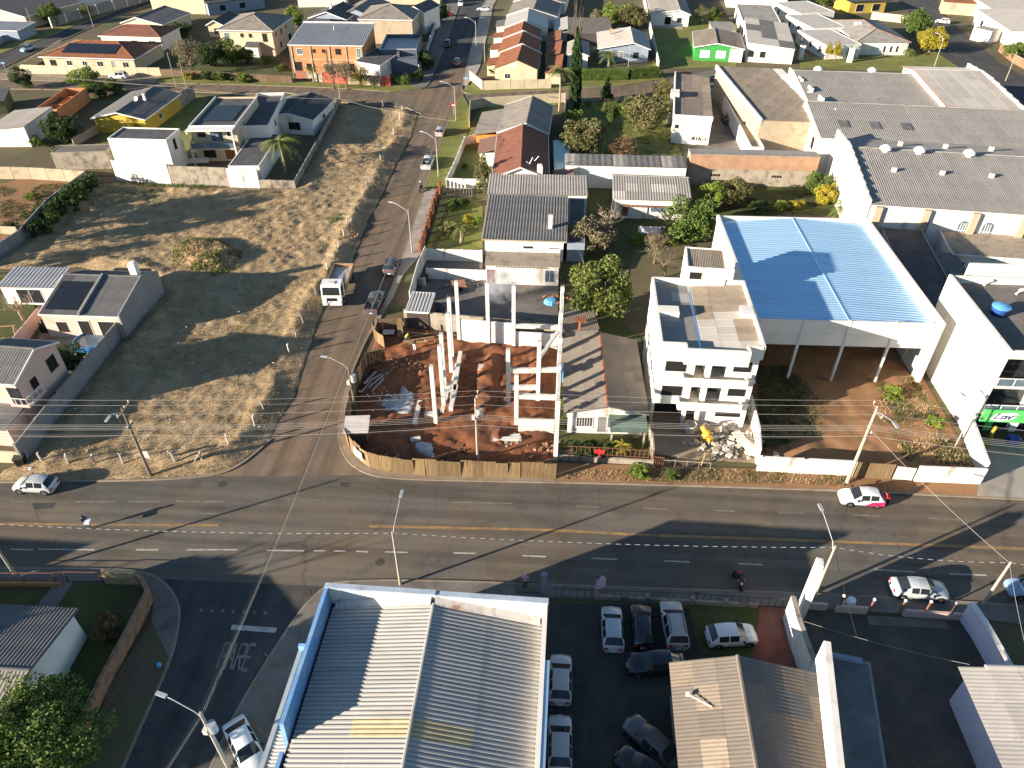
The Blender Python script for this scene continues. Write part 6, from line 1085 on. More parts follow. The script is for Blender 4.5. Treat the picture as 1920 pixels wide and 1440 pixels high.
for (a, b) in (((856,642),(916,647)),((916,647),(963,651)),((963,651),(1049,656))):
    for j in range(3):
        p, q = G(*a)-c0, G(*b)-c0; dd = q-p; mid = (p+q)/2
        if j == 2 and a[0] == 963: continue
        m = MB(); m.obox((mid.x, mid.y-.0, 0), (dd.length-.46, .16, 1.12), math.atan2(dd.y, dd.x), .05+j*1.14); part('wall_panel', m, 'wall_panel', t)
p, q = G(968,812)-c0, G(1042,814)-c0; m = MB(); mid = (p+q)/2; m.obox((mid.x, mid.y, 0), ((q-p).length-.4, .16, 1.9), math.atan2((q-p).y, (q-p).x), .1); part('wall_panel', m, 'wall_panel', t)
LB = [((864,672),(852,745),.9),((858,690),(846,742),.5),((842,726),(829,781),.4),((850,731),(846,779),.4),((856,735),(846,778),.9),((788,758),(778,801),.4),((925,832),(977,829),.5),((935,826),(975,822),.3)]
for i, (a, b, z) in enumerate(LB):
    m = MB(); pa, pb = G(*a), G(*b); m.beam(pa+Vector((0,0,z)), pb+Vector((0,0,z)), .45, .4); m.obox(((pa.x+pb.x)/2, (pa.y+pb.y)/2, 0), (.3,.3,z), 0, 0); solo('precast_beam', m, 'column', ('precast white beam lying on site soil' if i in (2,3,5,6,7) else 'precast white beam stacked by the left column row'), 'beam', 'lying precast beams' if i in (2,3,5,6,7) else 'stacked precast beams')
# plywood hoarding: separate sheets
t = thing('hoarding', 'plywood hoarding of weathered sheets round the red-soil site', 'hoarding', G(700,883)); H0 = G(700,883); rr = random.Random(3)
path = GG(smooth_px([(650,818),(653,836),(664,856),(684,873),(704,883),(770,891),(832,895),(1041,899)], 1)); seg = []; acc = 0
def along(P, s):
    for a, b in zip(P, P[1:]):
        l = (b-a).length
        if s <= l: return a+(b-a)*(s/l)
        s -= l
    return P[-1]
tot = sum((b-a).length for a, b in zip(path, path[1:])); n = int(tot/1.15)
for i in range(n):
    a, b = along(path, tot*i/n), along(path, tot*(i+1)/n); dd = b-a; h = 2.1+rr.uniform(-.08,.12); mid = (a+b)/2-H0
    m = MB(); m.obox((0,0,0), (dd.length+.03, .03, h), 0, .08); o = part('plywood_sheet', m, 'plywood', t); o.location = (mid.x+rr.uniform(-.03,.03), mid.y+rr.uniform(-.05,.05), 0); o.rotation_euler = (rr.uniform(-.06,.06), 0, math.atan2(dd.y, dd.x))
    if i % 2: m = MB(); m.obox((mid.x, mid.y+.08, 0), (.08,.08,2.2), 0, 0); part('stud', m, 'wood', t)
m = MB(); nrm = Vector((0,-1,0)); pa, pb = G(668,862), G(684,876); dd = (pb-pa); m.obox((0,0,0), (1.4,.03,1.0), 0, .9); o = part('notice', m, 'sign_white', t, label='plain white notice board nailed to the curved hoarding corner'); o.location = (pa+pb)/2-H0+Vector((-.06,-.07,0)); o.rotation_euler = (0,0,math.atan2(dd.y, dd.x))
t = thing('site_fence', 'tall dark timber fence of site along the side street', 'fence', G(668,735)); H1 = G(668,735); path = GG([(652,806),(660,765),(668,735),(690,690)])
tot = sum((b-a).length for a, b in zip(path, path[1:])); n = int(tot/.5)
for i in range(n):
    a, b = along(path, tot*i/n), along(path, tot*(i+1)/n); dd = b-a; mid = (a+b)/2-H1; m = MB(); m.obox((mid.x, mid.y, 0), (dd.length*.96, .04, 2.2+rr.uniform(-.25,.2)), math.atan2(dd.y, dd.x), .05); part('board', m, 'timber_dark' if rr.random() < .55 else 'wood', t)
def crossgate(a, b, h, lb):
    pa, pb = G(*a), G(*b); t = thing('timber_gate', lb, 'gate', pa, math.atan2((pb-pa).y, (pb-pa).x)); L = (pb-pa).length
    for i in range(6): m = MB(); m.box(i*L/6+.01,(i+1)*L/6-.01,.0,.03,.1,h); part('board', m, 'timber_dark', t)
    for p, q in (((0,.15),(L,h-.1)),((0,h-.1),(L,.15)),((0,.15),(L,.15)),((0,h-.1),(L,h-.1)),((.04,.1),(.04,h)),((L-.04,.1),(L-.04,h))): m = MB(); m.beam((p[0],-.03,p[1]),(q[0],-.03,q[1]),.05,.1); part('brace', m, 'wood', t)
crossgate((690,690),(724,682), 2.3, 'dark timber gate with cross braces at the site entrance')
t = thing('site_fence', 'short pale board fence by site entrance on street side', 'fence', G(704,650)); H1 = G(704,650); path = GG([(703,618),(701,632),(710,648),(722,655)])
tot = sum((b-a).length for a, b in zip(path, path[1:])); n = int(tot/.6)
for i in range(n):
    a, b = along(path, tot*i/n), along(path, tot*(i+1)/n); dd = b-a; mid = (a+b)/2-H1; m = MB(); m.obox((mid.x, mid.y, 0), (dd.length*.97,.04,1.9+rr.uniform(-.1,.1)), math.atan2(dd.y, dd.x), .05); part('board', m, 'plywood', t)
t = thing('site_hut', 'pale sheet-roofed site hut inside the hoarding corner', 'hut', G(674,826), .12); add(t, 'wall', 'timber_dark', lambda m: m.box(-1.0,1.0,-.9,.9,0,2.0)); add(t, 'roof', 'sheet_pale', lambda m: m.hexa([(-1.25,-1.1,2.0),(1.25,-1.1,2.0),(1.25,1.2,2.3),(-1.25,1.2,2.3)], [(-1.25,-1.1,2.08),(1.25,-1.1,2.08),(1.25,1.2,2.38),(-1.25,1.2,2.38)]))
t = thing('tool_shed', 'open timber lean-to with table at back of site', 'lean-to', G(733,632), .1); [add(t, 'post', 'wood', lambda m: m.box(x-.06,x+.06,y-.06,y+.06,0,2.2)) for x in (-1.6,1.6) for y in (-.8,.8)]; [add(t, 'back_board', 'timber_dark', lambda m: m.box(-1.6+i*.4,-1.22+i*.4,.8,.84,.1,2.2)) for i in range(8)]; add(t, 'table', 'sheet_pale', lambda m: m.box(-.9,.5,-.5,.4,.75,.85)); add(t, 'leaning_board', 'plywood', lambda m: m.hexa([(.9,-1.2,0),(1.5,-1.2,0),(1.5,-1.15,0),(.9,-1.15,0)],[(.9,.7,2.3),(1.5,.7,2.3),(1.5,.75,2.3),(.9,.75,2.3)]))
def pile(lb, px, n, L, mat, nm, ang, spread=.6, seed=1, grp=None):
    rr = random.Random(seed); c = G(*px)
    for i in range(n):
        a = ang+rr.uniform(-.25,.25); l = L*rr.uniform(.7,1.1); m = MB(); z = .28+.12*(i//3)+.02*i; dx, dy = math.cos(a)*l/2, math.sin(a)*l/2
        m.beam((-dx,-dy,0),(dx,dy,.05),.16,.09); solo(nm, m, mat, lb, nm.replace('_',' '), grp or lb, loc=(c.x+rr.uniform(-spread,spread), c.y+rr.uniform(-spread,spread), z))
pile('loose plank in heap at back of the building site', (785,640), 9, 3.6, 'wood', 'plank', .1, 1.3, 4); pile('grey metal prop in stack by the tall site fence', (705,722), 7, 3.2, 'metal_galv', 'metal_prop', 1.1, .7, 5); pile('plank lying among debris by the front hoarding', (725,862), 5, 2.2, 'wood', 'plank', 1.3, 1.2, 6); pile('dark timber offcut on site debris heap', (700,705), 6, 1.8, 'timber_dark', 'timber_offcut', .4, 1.0, 7)
pile('plank on trestle stack at hoarding right end', (1020,872), 5, 2.0, 'wood', 'plank', .1, .5, 11)
def chunks(name, px, n, spread, size, mat, seed=1, z=.15):
    """a heap of broken pieces nobody could count"""
    rr = random.Random(seed); c = G(*px); m = MB()
    for i in range(n):
        x, y = rr.gauss(0, spread), rr.gauss(0, spread*.7); s = size*rr.uniform(.4,1.5); hh = z+max(0, .5*spread*.6-.35*math.hypot(x, y))*rr.random()
        q = MB(); q.box(-s/2,s/2,-s*.4,s*.4,-s*.3,s*.3); M = Matrix.Translation((x,y,hh)) @ Matrix.Rotation(rr.uniform(0,6.3),4,'Z') @ Matrix.Rotation(rr.uniform(-.6,.6),4,'X')
        q.xf(M); i0 = len(m.v); m.v += q.v; m.f += [[k+i0 for k in f] for f in q.f]; m.mi += q.mi
    o = part(name, m, mat, None); o['kind'] = 'stuff'; o.location = c; return o
chunks('rubble_heap', (1385,835), 110, 1.5, .45, 'rubble', 1); chunks('rubble_heap', (1345,835), 60, 1.2, .3, 'rubble', 2); chunks('rubble_heap', (952,828), 60, .8, .25, 'rubble', 3, .3); chunks('site_debris', (740,866), 80, .9, .28, 'rubble_red', 4, .3); chunks('site_debris', (722,752), 60, 1.2, .22, 'rubble', 14, .35); chunks('site_debris', (765,690), 50, 1.5, .25, 'rubble_red', 15, .35); chunks('site_debris', (860,855), 60, 1.6, .22, 'timber_dark', 16, .35); chunks('site_debris', (820,640), 40, 1.0, .3, 'rubble', 17, .35); chunks('site_debris', (1010,850), 40, .9, .25, 'rubble_red', 18, .35); chunks('site_debris', (705,700), 60, 1.1, .35, 'timber_dark', 5, .3); chunks('kerb_rubble', (650,444), 120, .8, .2, 'rubble_red', 6, .35); chunks('yard_debris', (1030,520), 40, 1.0, .3, 'rubble', 7); chunks('yard_debris', (880,525), 50, 1.6, .25, 'rubble', 8); chunks('yard_scraps', (1040,560), 40, .8, .35, 'rubble_red', 10, .2)
p = G(1393,845); m = MB(); m.hexa([(-.5,-1.6,.9),(.5,-1.6,.9),(.5,1.6,1.3),(-.5,1.6,1.3)], [(-.5,-1.6,.95),(.5,-1.6,.95),(.5,1.6,1.35),(-.5,1.6,1.35)]); solo('broken_panel', m, 'wall_white', 'broken white wall panel tipped on rubble heap', 'panel', loc=p, rz=.5)
for i, (x, y, lb) in enumerate(((780,832,'pale bucket in shaded part of site'),(675,833,'steel-blue gas drum lying inside hoarding'))): m = MB(); m.tube([(-.5,0,.55),(.5,.1,.55)], .3, 14); m.box(-.3,.3,-.25,.25,0,.35); solo('drum', m, 'metal_skyblue' if i else 'sheet_pale', lb, 'drum', loc=G(x, y), rz=.2)
m = MB(); m.box(-.5,.5,-.35,.35,0,.5); solo('mortar_box', m, 'sheet_pale', 'small pale mortar box left of lying beam', 'box', loc=(*G(806,785).xy,.3)); m = MB(); m.box(-.8,.8,-.5,.5,0,.5); solo('site_slab', m, 'sheet_pale', 'pale slab block in shaded centre of site', 'block', loc=(*G(910,698).xy,.3))
m = MB(); m.lathe((0,0,0),[(0,0),(.55,0),(.62,1.0),(.55,1.0),(.5,.1)],16); solo('water_barrel', m, 'sheet_pale', 'open white barrel beside apartment ground-floor pier', 'barrel', loc=G(1293,808))
t = thing('cement_mixer', 'orange-yellow drum cement mixer in apartment yard', 'cement mixer', G(1322,826), .5); m = MB(); m.tube([(0,-.2,.9),(0,.1,1.0),(0,.5,1.15),(0,.8,1.3)], .3, 12, .28); part('drum', m, 'mixer_yellow', t, True); m = MB(); m.tube([(0,-.35,.82),(0,.1,1.0)], .5, 12, .52); part('drum_belly', m, 'mixer_yellow', t, True)
for x in (-.5,.5): add(t, 'leg', 'fence_iron', lambda m: m.beam((x,-.4,0),(x*.6,0,.9),.07,.07)); add(t, 'leg', 'fence_iron', lambda m: m.beam((x,.6,0),(x*.6,0,.9),.07,.07))
for x in (-.5,.5): add(t, 'wheel', 'tyre', lambda m: m.tube([(x-.06,-.4,.2),(x+.06,-.4,.2)], .2, 12))
add(t, 'motor_box', 'mixer_yellow', lambda m: m.box(-.25,.25,-.9,-.45,.5,.95))
t = thing('sawhorse', 'wooden A-frame trestle at the edge of apartment yard', 'trestle', G(1322,868)); [add(t, 'leg', 'plywood', lambda m: m.beam((x,y,0),(x*.3,0,1.5),.12,.05)) for x in (-.5,.5) for y in (-.5,.5)]; add(t, 'top', 'plywood', lambda m: m.box(-.3,.3,-.08,.08,1.45,1.55))
t = thing('trailer', 'small wooden handcart trailer in the shaded work yard', 'trailer', G(860,541), .25); add(t, 'bed', 'wood', lambda m: m.box(-1.1,1.1,-.7,.7,.5,.62)); add(t, 'load', 'rubble_red', lambda m: m.box(-.9,.9,-.6,.6,.62,1.0)); add(t, 'drawbar', 'fence_iron', lambda m: m.beam((-1.1,0,.5),(-2.2,0,.3),.08,.08))
for y in (-.8,.8): add(t, 'wheel', 'tyre', lambda m: m.tube([(.1,y-.08,.35),(.1,y+.08,.35)], .35, 14))
m = MB(); m.lathe((0,0,0),[(0,.5),(.6,.45),(.9,.2),(1.0,0)],9); solo('tarp_bundle', m, 'tarp_blue', 'crumpled blue tarpaulin by work yard right wall', 'tarpaulin', loc=(*G(1033,567).xy,.05)); m = MB(); m.box(-.5,.5,-.4,.4,0,.9); solo('crate_cabinet', m, 'timber_dark', 'dark cabinet at work yard left corner', 'cabinet', loc=G(796,527)); m = MB(); m.cyl((0,0),.3,0,1.1,10); m.box(-.6,-.4,-.05,.05,0,1.3); solo('cement_keg', m, 'sheet_pale', 'pale keg on stand next to dark cabinet', 'keg', loc=G(795,535))
m = MB(); m.lathe((0,0,0),[(0,.6),(1.0,.55),(1.3,.2),(1.4,0)],10); solo('black_heap', m, 'plastic_black', 'black plastic-covered heap beside white carport', 'heap', loc=G(815,580))
for i, (x, y) in enumerate(((1052,742),(1050,690),(1049,665))): pass
m = MB(); m.box(-.1,.1,-.6,.6,0,1.6); solo('hanging_sheet', m, 'tarp_blue', 'pale blue sheet hanging on the right column row', 'sheet', loc=(*G(1052,745).xy, 2.6)); 
# washing line
t = thing('washing_line', 'washing line with white sheet behind the site neighbours', 'washing line', G(1215,445)); [add(t, 'post', 'wood', lambda m: m.box(x-.05,x+.05,-.05,.05,0,1.9)) for x in (-2.2,2.2)]; add(t, 'line', 'wire_white', lambda m: m.tube([(-2.2,0,1.85),(0,0,1.75),(2.2,0,1.85)], .015, 4)); add(t, 'sheet', 'linen', lambda m: m.box(-1.6,1.7,-.02,.02,.6,1.76))
# smoke drifting over the work yard
sm = bpy.data.materials.new('smoke'); sm.use_nodes = True; N = sm.node_tree.nodes; N.remove(N['Principled BSDF']); pv = N.new('ShaderNodeVolumePrincipled'); pv.inputs['Color'].default_value = (.75,.8,.9,1); tx = N.new('ShaderNodeTexNoise'); tx.inputs['Scale'].default_value = .7; tx.inputs['Detail'].default_value = 4
tc = N.new('ShaderNodeTexCoord'); gr = N.new('ShaderNodeTexGradient'); gr.gradient_type = 'SPHERICAL'; mu = N.new('ShaderNodeMath'); mu.operation = 'MULTIPLY'; mr = N.new('ShaderNodeMapRange'); mr.inputs[1].default_value = .42; mr.inputs[2].default_value = .75; mr.inputs[4].default_value = 2.6; mp = N.new('ShaderNodeMapping'); mp.inputs['Scale'].default_value = (.36,.36,.36)
L = sm.node_tree.links; L.new(tc.outputs['Object'], tx.inputs[0]); L.new(tc.outputs['Object'], mp.inputs[0]); L.new(mp.outputs[0], gr.inputs[0]); L.new(tx.outputs['Fac'], mr.inputs[0]); L.new(mr.outputs[0], mu.inputs[0]); L.new(gr.outputs['Fac'], mu.inputs[1]); L.new(mu.outputs[0], pv.inputs['Density']); L.new(pv.outputs[0], N['Material Output'].inputs['Volume'])
MT['smoke'] = sm; m = MB(); m.lathe((0,0,0), [(0,-2.6),(1.5,-2.2),(2.3,-1.2),(2.6,0),(2.3,1.2),(1.5,2.2),(0,2.6)], 16); o = part('smoke', m, 'smoke', None); o['kind'] = 'stuff'; o.location = (*G(938,568).xy, 2.8)
# ------------------------------------------------------------------ poles, wires, posts
def pole(label, px, h, r=.16, arm=None, lampdir=None, lamplen=2.2, mat='pole_concrete', trafo=False, pos=None, square=False, group=None):
    p = pos or G(*px); t = thing('utility_pole' if not lampdir or arm or trafo else 'street_lamp', label, 'pole' if not lampdir or arm or trafo else 'street lamp', (p.x, p.y, 0), 0, group)
    m = MB(); m.tube([(0,0,-.3),(0,0,h)], r, 8 if not square else 4, r*.62); part('pole', m, mat, t)
    if arm:
        for z, half in arm:
            m = MB(); m.beam((.12,-half,z),(.12,half,z),.1,.12); part('crossarm', m, 'wood' if z > h-.8 else 'fence_iron', t)
            for y in (-half+.08, 0.25, half-.08): m = MB(); m.lathe((.12,y,z+.06), [(.03,0),(.07,.05),(.05,.12),(.08,.15),(.04,.24),(0,.25)], 8); part('insulator', m, 'insulator', t)
    if lampdir is not None:
        d = Vector((math.cos(R(lampdir)), math.sin(R(lampdir)), 0)); z = h-.25; m = MB(); m.tube([Vector((0,0,z-.5)), d*.5+Vector((0,0,z+.15)), d*(lamplen-.4)+Vector((0,0,z+.75)), d*lamplen+Vector((0,0,z+.8))], .035, 6); part('lamp_arm', m, 'lamp_grey', t)
        m = MB(); m.obox((0,0,0), (.75,.26,.1), R(lampdir), -.05); o = part('lamp_head', m, 'lamp_grey', t); o.location = d*(lamplen+.3)+Vector((0,0,z+.82))
    if trafo: m = MB(); m.cyl((.35,.0), .28, h-2.2, h-1.3, 12); part('transformer', m, 'lamp_grey', t); m = MB(); m.box(-.4,-.1,-.15,.15,h-2.6,h-2.1); part('junction_box', m, 'sheet_pale', t)
    return p, h
PL = pole('concrete power pole at the dry field corner', (283,892), 8.7, arm=((8.5,1.1),(6.6,.5)), lampdir=270, lamplen=1.8, mat='pole_dark')
PN = pole('power pole inside the hoarding of building site', (896,868), 8.4, .14, arm=((8.2,1.1),(6.4,.5)), trafo=True)
PR = pole('power pole with lamp arm at the brown board gate', (1587,907), 9.6, .2, arm=((9.3,1.1),(6.9,.5)), lampdir=280, lamplen=2.6)
e = Vector((-36,-1,0)); PLL = pole('power pole beyond left edge on the north pavement', None, 8.7, arm=((8.5,1.1),(6.6,.5)), pos=PL[0]+e, mat='pole_dark'); PRR = pole('power pole beyond right edge on the north pavement', None, 9.2, arm=((9.0,1.1),(6.9,.5)), pos=PR[0]+Vector((34,-2,0)))
PC = pole('slim pole with long lamp arm at hall front wall', (751,1097), 6.9, .13, lampdir=88, lamplen=3.2); PS = pole('lamp pole on pavement by white sign pillar', (1530,1110), 6.0, .14, lampdir=97, lamplen=3.2); PS2 = pole('plain pole behind the sunlit pink wall', (1842,1134), 5.6, .14); P0 = pole('plain pole at the brown tube fence', (30,1080), 7.0, .14, mat='pole_concrete'); PS3 = pole('pole beyond right edge of the car park pavement', None, 6.0, .14, pos=PS2[0]+Vector((16,-1,0)))
PB = pole('power pole with lamp beside parked white car', (430,1441), 7.6, .16, lampdir=165, lamplen=2.4, trafo=True); PA = pole('transformer pole with lamp at the tall site fence', (668,775), 6.6, .15, lampdir=170, lamplen=2.2, trafo=True, mat='pole_dark')
for lb, px, h, ld in (('street lamp on pavement by rust-red fence',(773,475),6.9,160),('street lamp beside parked silver pickup',(822,332),7.0,158),('street lamp with round no-entry sign below',(855,227),7.0,165),('street lamp at the terracotta row houses',(893,92),6.8,160)): pole(lb, px, h, .11, lampdir=ld, lamplen=2.4, mat='pole_concrete')
for lb, px, h in (('leaning old pole by the pale carport',(66,62),6.5),('pole on kerb opposite the grey street wall',(176,52),5.5),('pole by the cream wall driveway',(331,163),7.5),('second pole beside pole at cream wall driveway',(350,166),6.0),('tall pair pole at brown driveway gate',(552,146),7.5),('thin pole at the red gate wall',(638,186),6.5),('pole above the yellow conifers',(1498,98),5.5),('pole on the east street corner',(1885,152),6.5),('thin pole at white bungalow yard',(944,470),3.0),('thin pole beside clipped hedge',(1178,126),6.0),('pole at the pale row house pavement',(909,118),6.0)): pole(lb, px, h, .1, mat='pole_concrete')
pole('lamp pole on lawn by the east street', (1752,124), 6.5, .11, lampdir=120, lamplen=2.0)
pole('thin grey lamp on white corner building wall', (1788,842), 5.5, .07, lampdir=120, lamplen=1.4, mat='lamp_grey')
def cable(label, pts, r=.02, sag=.5, mat='wire', cat='cable', group=None, name='cable', seg=10, twist=False):
    m = MB(); path = []
    for a, b in zip(pts, pts[1:]):
        n = seg if not twist else max(6, int((b-a).length/.38))
        for i in range(n): u = i/n; path.append(a.lerp(b, u)-Vector((0,0,sag*4*u*(1-u))))
    path.append(pts[-1])
    if twist:
        for i in range(len(path)-1): m.cur = i % 2; m.tube([path[i], path[i+1]], r*(1.25 if i % 2 else .8), 5, cap=False)
        return solo(name, m, ['wire_dark', 'wire_white'], label, cat, group)
    m.tube(path, r, 4, cap=False); return solo(name, m, mat, label, cat, group)
def at(P, dy, dz): return Vector((P[0].x+.12, P[0].y+dy, P[1]+dz))
for k, (dy, dz) in enumerate(((1.0,.1),(.25,.1),(-1.0,.1))): cable('high-voltage wire along the north pavement poles', [at(P, dy, dz) for P in (PLL, PL, PN, PR, PRR)], .011, .35, group='high-voltage wires', name='power_line')
for k, dz in enumerate((-1.75,-1.95,-2.15,-2.35)): cable('low-voltage wire under the high-voltage wires', [at(P, -.3, dz) for P in (PLL, PL, PN, PR, PRR)], .012, .45, group='low-voltage wires', name='power_line')
for k, (dz, dy, mt) in enumerate(((-2.9,-.2,'wire_dark'),(-3.1,-.25,'wire'),(-3.3,-.2,'wire_dark'))): cable('telephone cable slung low along the north poles', [at(P, dy, dz) for P in (PLL, PL, PN, PR, PRR)], .017, .6, mt, group='telephone cables')
cable('twisted black and white cable along the south pavement poles', [Vector((-75, 36, 6.9)), Vector((P0[0].x, P0[0].y, 6.8)), Vector((PC[0].x, PC[0].y, 6.7)), Vector((PS[0].x, PS[0].y, 5.8)), Vector((PS2[0].x, PS2[0].y, 5.5)), Vector((PS3[0].x, PS3[0].y, 5.8))], .010, .45, twist=True)
for k in range(4): cable('overhead wire up the side street from stop-line pole', [Vector((PB[0].x-6-.15*k, PB[0].y-24, 7.6-.18*k)), Vector((PB[0].x-.2*k+.2, PB[0].y, 7.5-.18*k)), Vector((PA[0].x-.15*k, PA[0].y, 6.5-.18*k)), Vector((*G(773,475).xy, 6.7-.12*k)), Vector((*G(822,332).xy, 6.8-.12*k)), Vector((*G(855,227).xy, 6.8-.12*k))], .011, .5, 'wire' if k < 2 else 'wire_dark', group='side street wires', name='power_line')
cable('thin service drop from right power pole across the road', [at(PR, -.3, -2.4), Vector((PS2[0].x, PS2[0].y, 5.4))], .014, .3); cable('thin service drop from sign pillar pole to brown board gate pole', [at(PR, -.2, -2.6), Vector((PS[0].x, PS[0].y, 5.7)), G(1620,1235,4.8)], .014, .3, 'wire_dark')
cable('drop wire from sunlit wall pole to lilac house', [Vector((PS2[0].x, PS2[0].y, 5.3)), G(1935,1260,4.2)], .014, .2); cable('wire crossing the dark yard to the lilac house gutter', [G(1508,1165,3.1), G(1818,1246,3.9)], .014, .3)
for k, y in enumerate((0, .5)): cable('overhead wire along the cross street', [G(-60,120+4*k,7), G(331,163,7.3-y), G(638,186,6.3-y), G(855,227,6.4-y)], .016, .5, group='cross street wires', name='power_line')
# concrete fence posts of the dry field
base = MB(); base.box(-.07,.07,-.07,.07,-.2,1.5); base.hexa([(-.07,-.07,1.5),(.07,-.07,1.5),(.07,.07,1.5),(-.07,.07,1.5)], [(-.07,.13,1.75),(.07,.13,1.75),(.07,.25,1.7),(-.07,.25,1.7)]); pme = base.mesh('fence_post'); setmat(pme, 'post')
rr = random.Random(5)
for x, y in ((83,872),(131,875),(182,873),(232,872),(331,870),(381,868),(432,840),(480,805),(497,775),(544,666),(557,639),(570,612),(582,587),(593,560),(616,512),(626,491),(636,472),(646,450),(661,424),(653,432),(680,378),(688,360),(694,348),(701,334),(714,307),(720,296),(739,255),(744,242),(750,228),(755,214),(719,205),(678,201),(640,197)):
    p = G(x, y); o = part('fence_post', pme, 'post', None); o.location = (p.x, p.y, .1); o.rotation_euler = (rr.uniform(-.08,.08), rr.uniform(-.08,.08), rr.uniform(0,6)); o.scale.z = rr.uniform(.85,1.05); tag(o, 'slim concrete fence post on edge of dry field', 'fence post', 'concrete posts of dry field')
for a, b, lb in (((361,870),(378,852),'slanting concrete brace of corner post by power pole'),((748,213),(757,200),'slanting concrete brace at the far field corner'),((656,424),(661,405),'slanting concrete brace midway up the field fence')): m = MB(); pa = G(*a); pb = G(a[0]+(b[0]-a[0])*1.0, a[1], 0)+Vector((0,.0,1.35)); m.beam(pa, pb, .12, .12); solo('post_brace', m, 'post', lb, 'brace')
# signs
t = thing('no_entry_sign', 'round red and white no-entry sign at the cross street', 'road sign', G(851,218)); add(t, 'post', 'lamp_grey', lambda m: m.cyl((0,0), .04, 0, 2.3, 8)); add(t, 'disc', 'sign_red', lambda m: m.tube([(0,-.05,2.3),(0,-.08,2.3)], .4, 20)); add(t, 'bar', 'sign_white', lambda m: m.box(-.28,.28,-.1,-.08,2.22,2.38))
t = thing('road_sign', 'grey-backed sign leaning near the field power pole', 'road sign', G(282,875)); add(t, 'post', 'wood', lambda m: m.cyl((0,0), .04, 0, 1.6, 6)); add(t, 'plate', 'sheet_pale', lambda m: m.box(-.35,.35,-.03,.03,1.2,2.1))
t = thing('street_name_sign', 'small blue street name sign at row house corner', 'street sign', G(874,168)); add(t, 'post', 'lamp_grey', lambda m: m.cyl((0,0), .04, 0, 2.6, 8)); add(t, 'plate', 'metal_skyblue', lambda m: m.box(-.5,.5,-.03,.03,2.35,2.65))
t = thing('street_name_sign', 'blue street name sign left of dark round tree', 'street sign', G(14,140)); add(t, 'post', 'lamp_grey', lambda m: m.cyl((0,0), .04, 0, 2.8, 8)); add(t, 'plate', 'metal_skyblue', lambda m: m.box(-.5,.5,-.03,.03,2.5,2.8))
t = thing('wheeled_bin', 'dark wheeled bin at the cream front gate', 'bin', G(43,872), .3); add(t, 'body', 'plastic_black', lambda m: m.hexa([(-.35,-.35,.1),(.35,-.35,.1),(.35,.35,.1),(-.35,.35,.1)],[(-.45,-.45,1.1),(.45,-.45,1.1),(.45,.45,1.1),(-.45,.45,1.1)])); add(t, 'lid', 'fence_iron', lambda m: m.box(-.48,.48,-.48,.48,1.1,1.18))
m = MB(); m.lathe((0,0,0),[(0,0),(.3,.05),(.32,.3),(.15,.5),(0,.52)],9); solo('rubbish_bag', m, 'linen', 'white rubbish bag on dry verge near parked silver car', 'bag', loc=G(61,883))
for i, (x, y) in enumerate(((165,397),(590,402),(420,690),(620,905),(510,965),(1380,995),(735,1000))):
    pass
# rust-red picket fence along the side street
P = GG([(788,476),(800,440),(815,388),(828,352)]); t = thing('picket_fence', 'rust-red fence with brick piers along garden pavement', 'fence', P[0]); tot = 0
for a, b in zip(P, P[1:]):
    dd = b-a; n = round(dd.length/.32)
    for i in range(n): m = MB(); q = a+dd*(i/n)-P[0]; m.obox((q.x,q.y,0),(.2,.05,1.6),math.atan2(dd.y,dd.x),.1); part('picket', m, 'fence_rust', t)
    for i in range(max(1, round(dd.length/2.6))): m = MB(); q = a+dd*(i/max(1,round(dd.length/2.6)))-P[0]; m.obox((q.x,q.y,0),(.42,.42,2.0),math.atan2(dd.y,dd.x),0); part('pier', m, 'tile_terra', t)
rail('railing', 'thin dark railing behind the rust-red fence', [(812,472),(830,420),(842,380)], 1.2, .5, 'fence_iron', .02); rail('railing', 'pale vertical bar railing before white strip wall', [(838,366),(885,370)], 1.6, .5, 'lamp_grey', .02)
blockwall('fence_wall', 'brown board fence along the tree garden of the cross street', [(302,143),(390,147),(480,153),(548,156)], 1.7, .12, 'timber_dark')
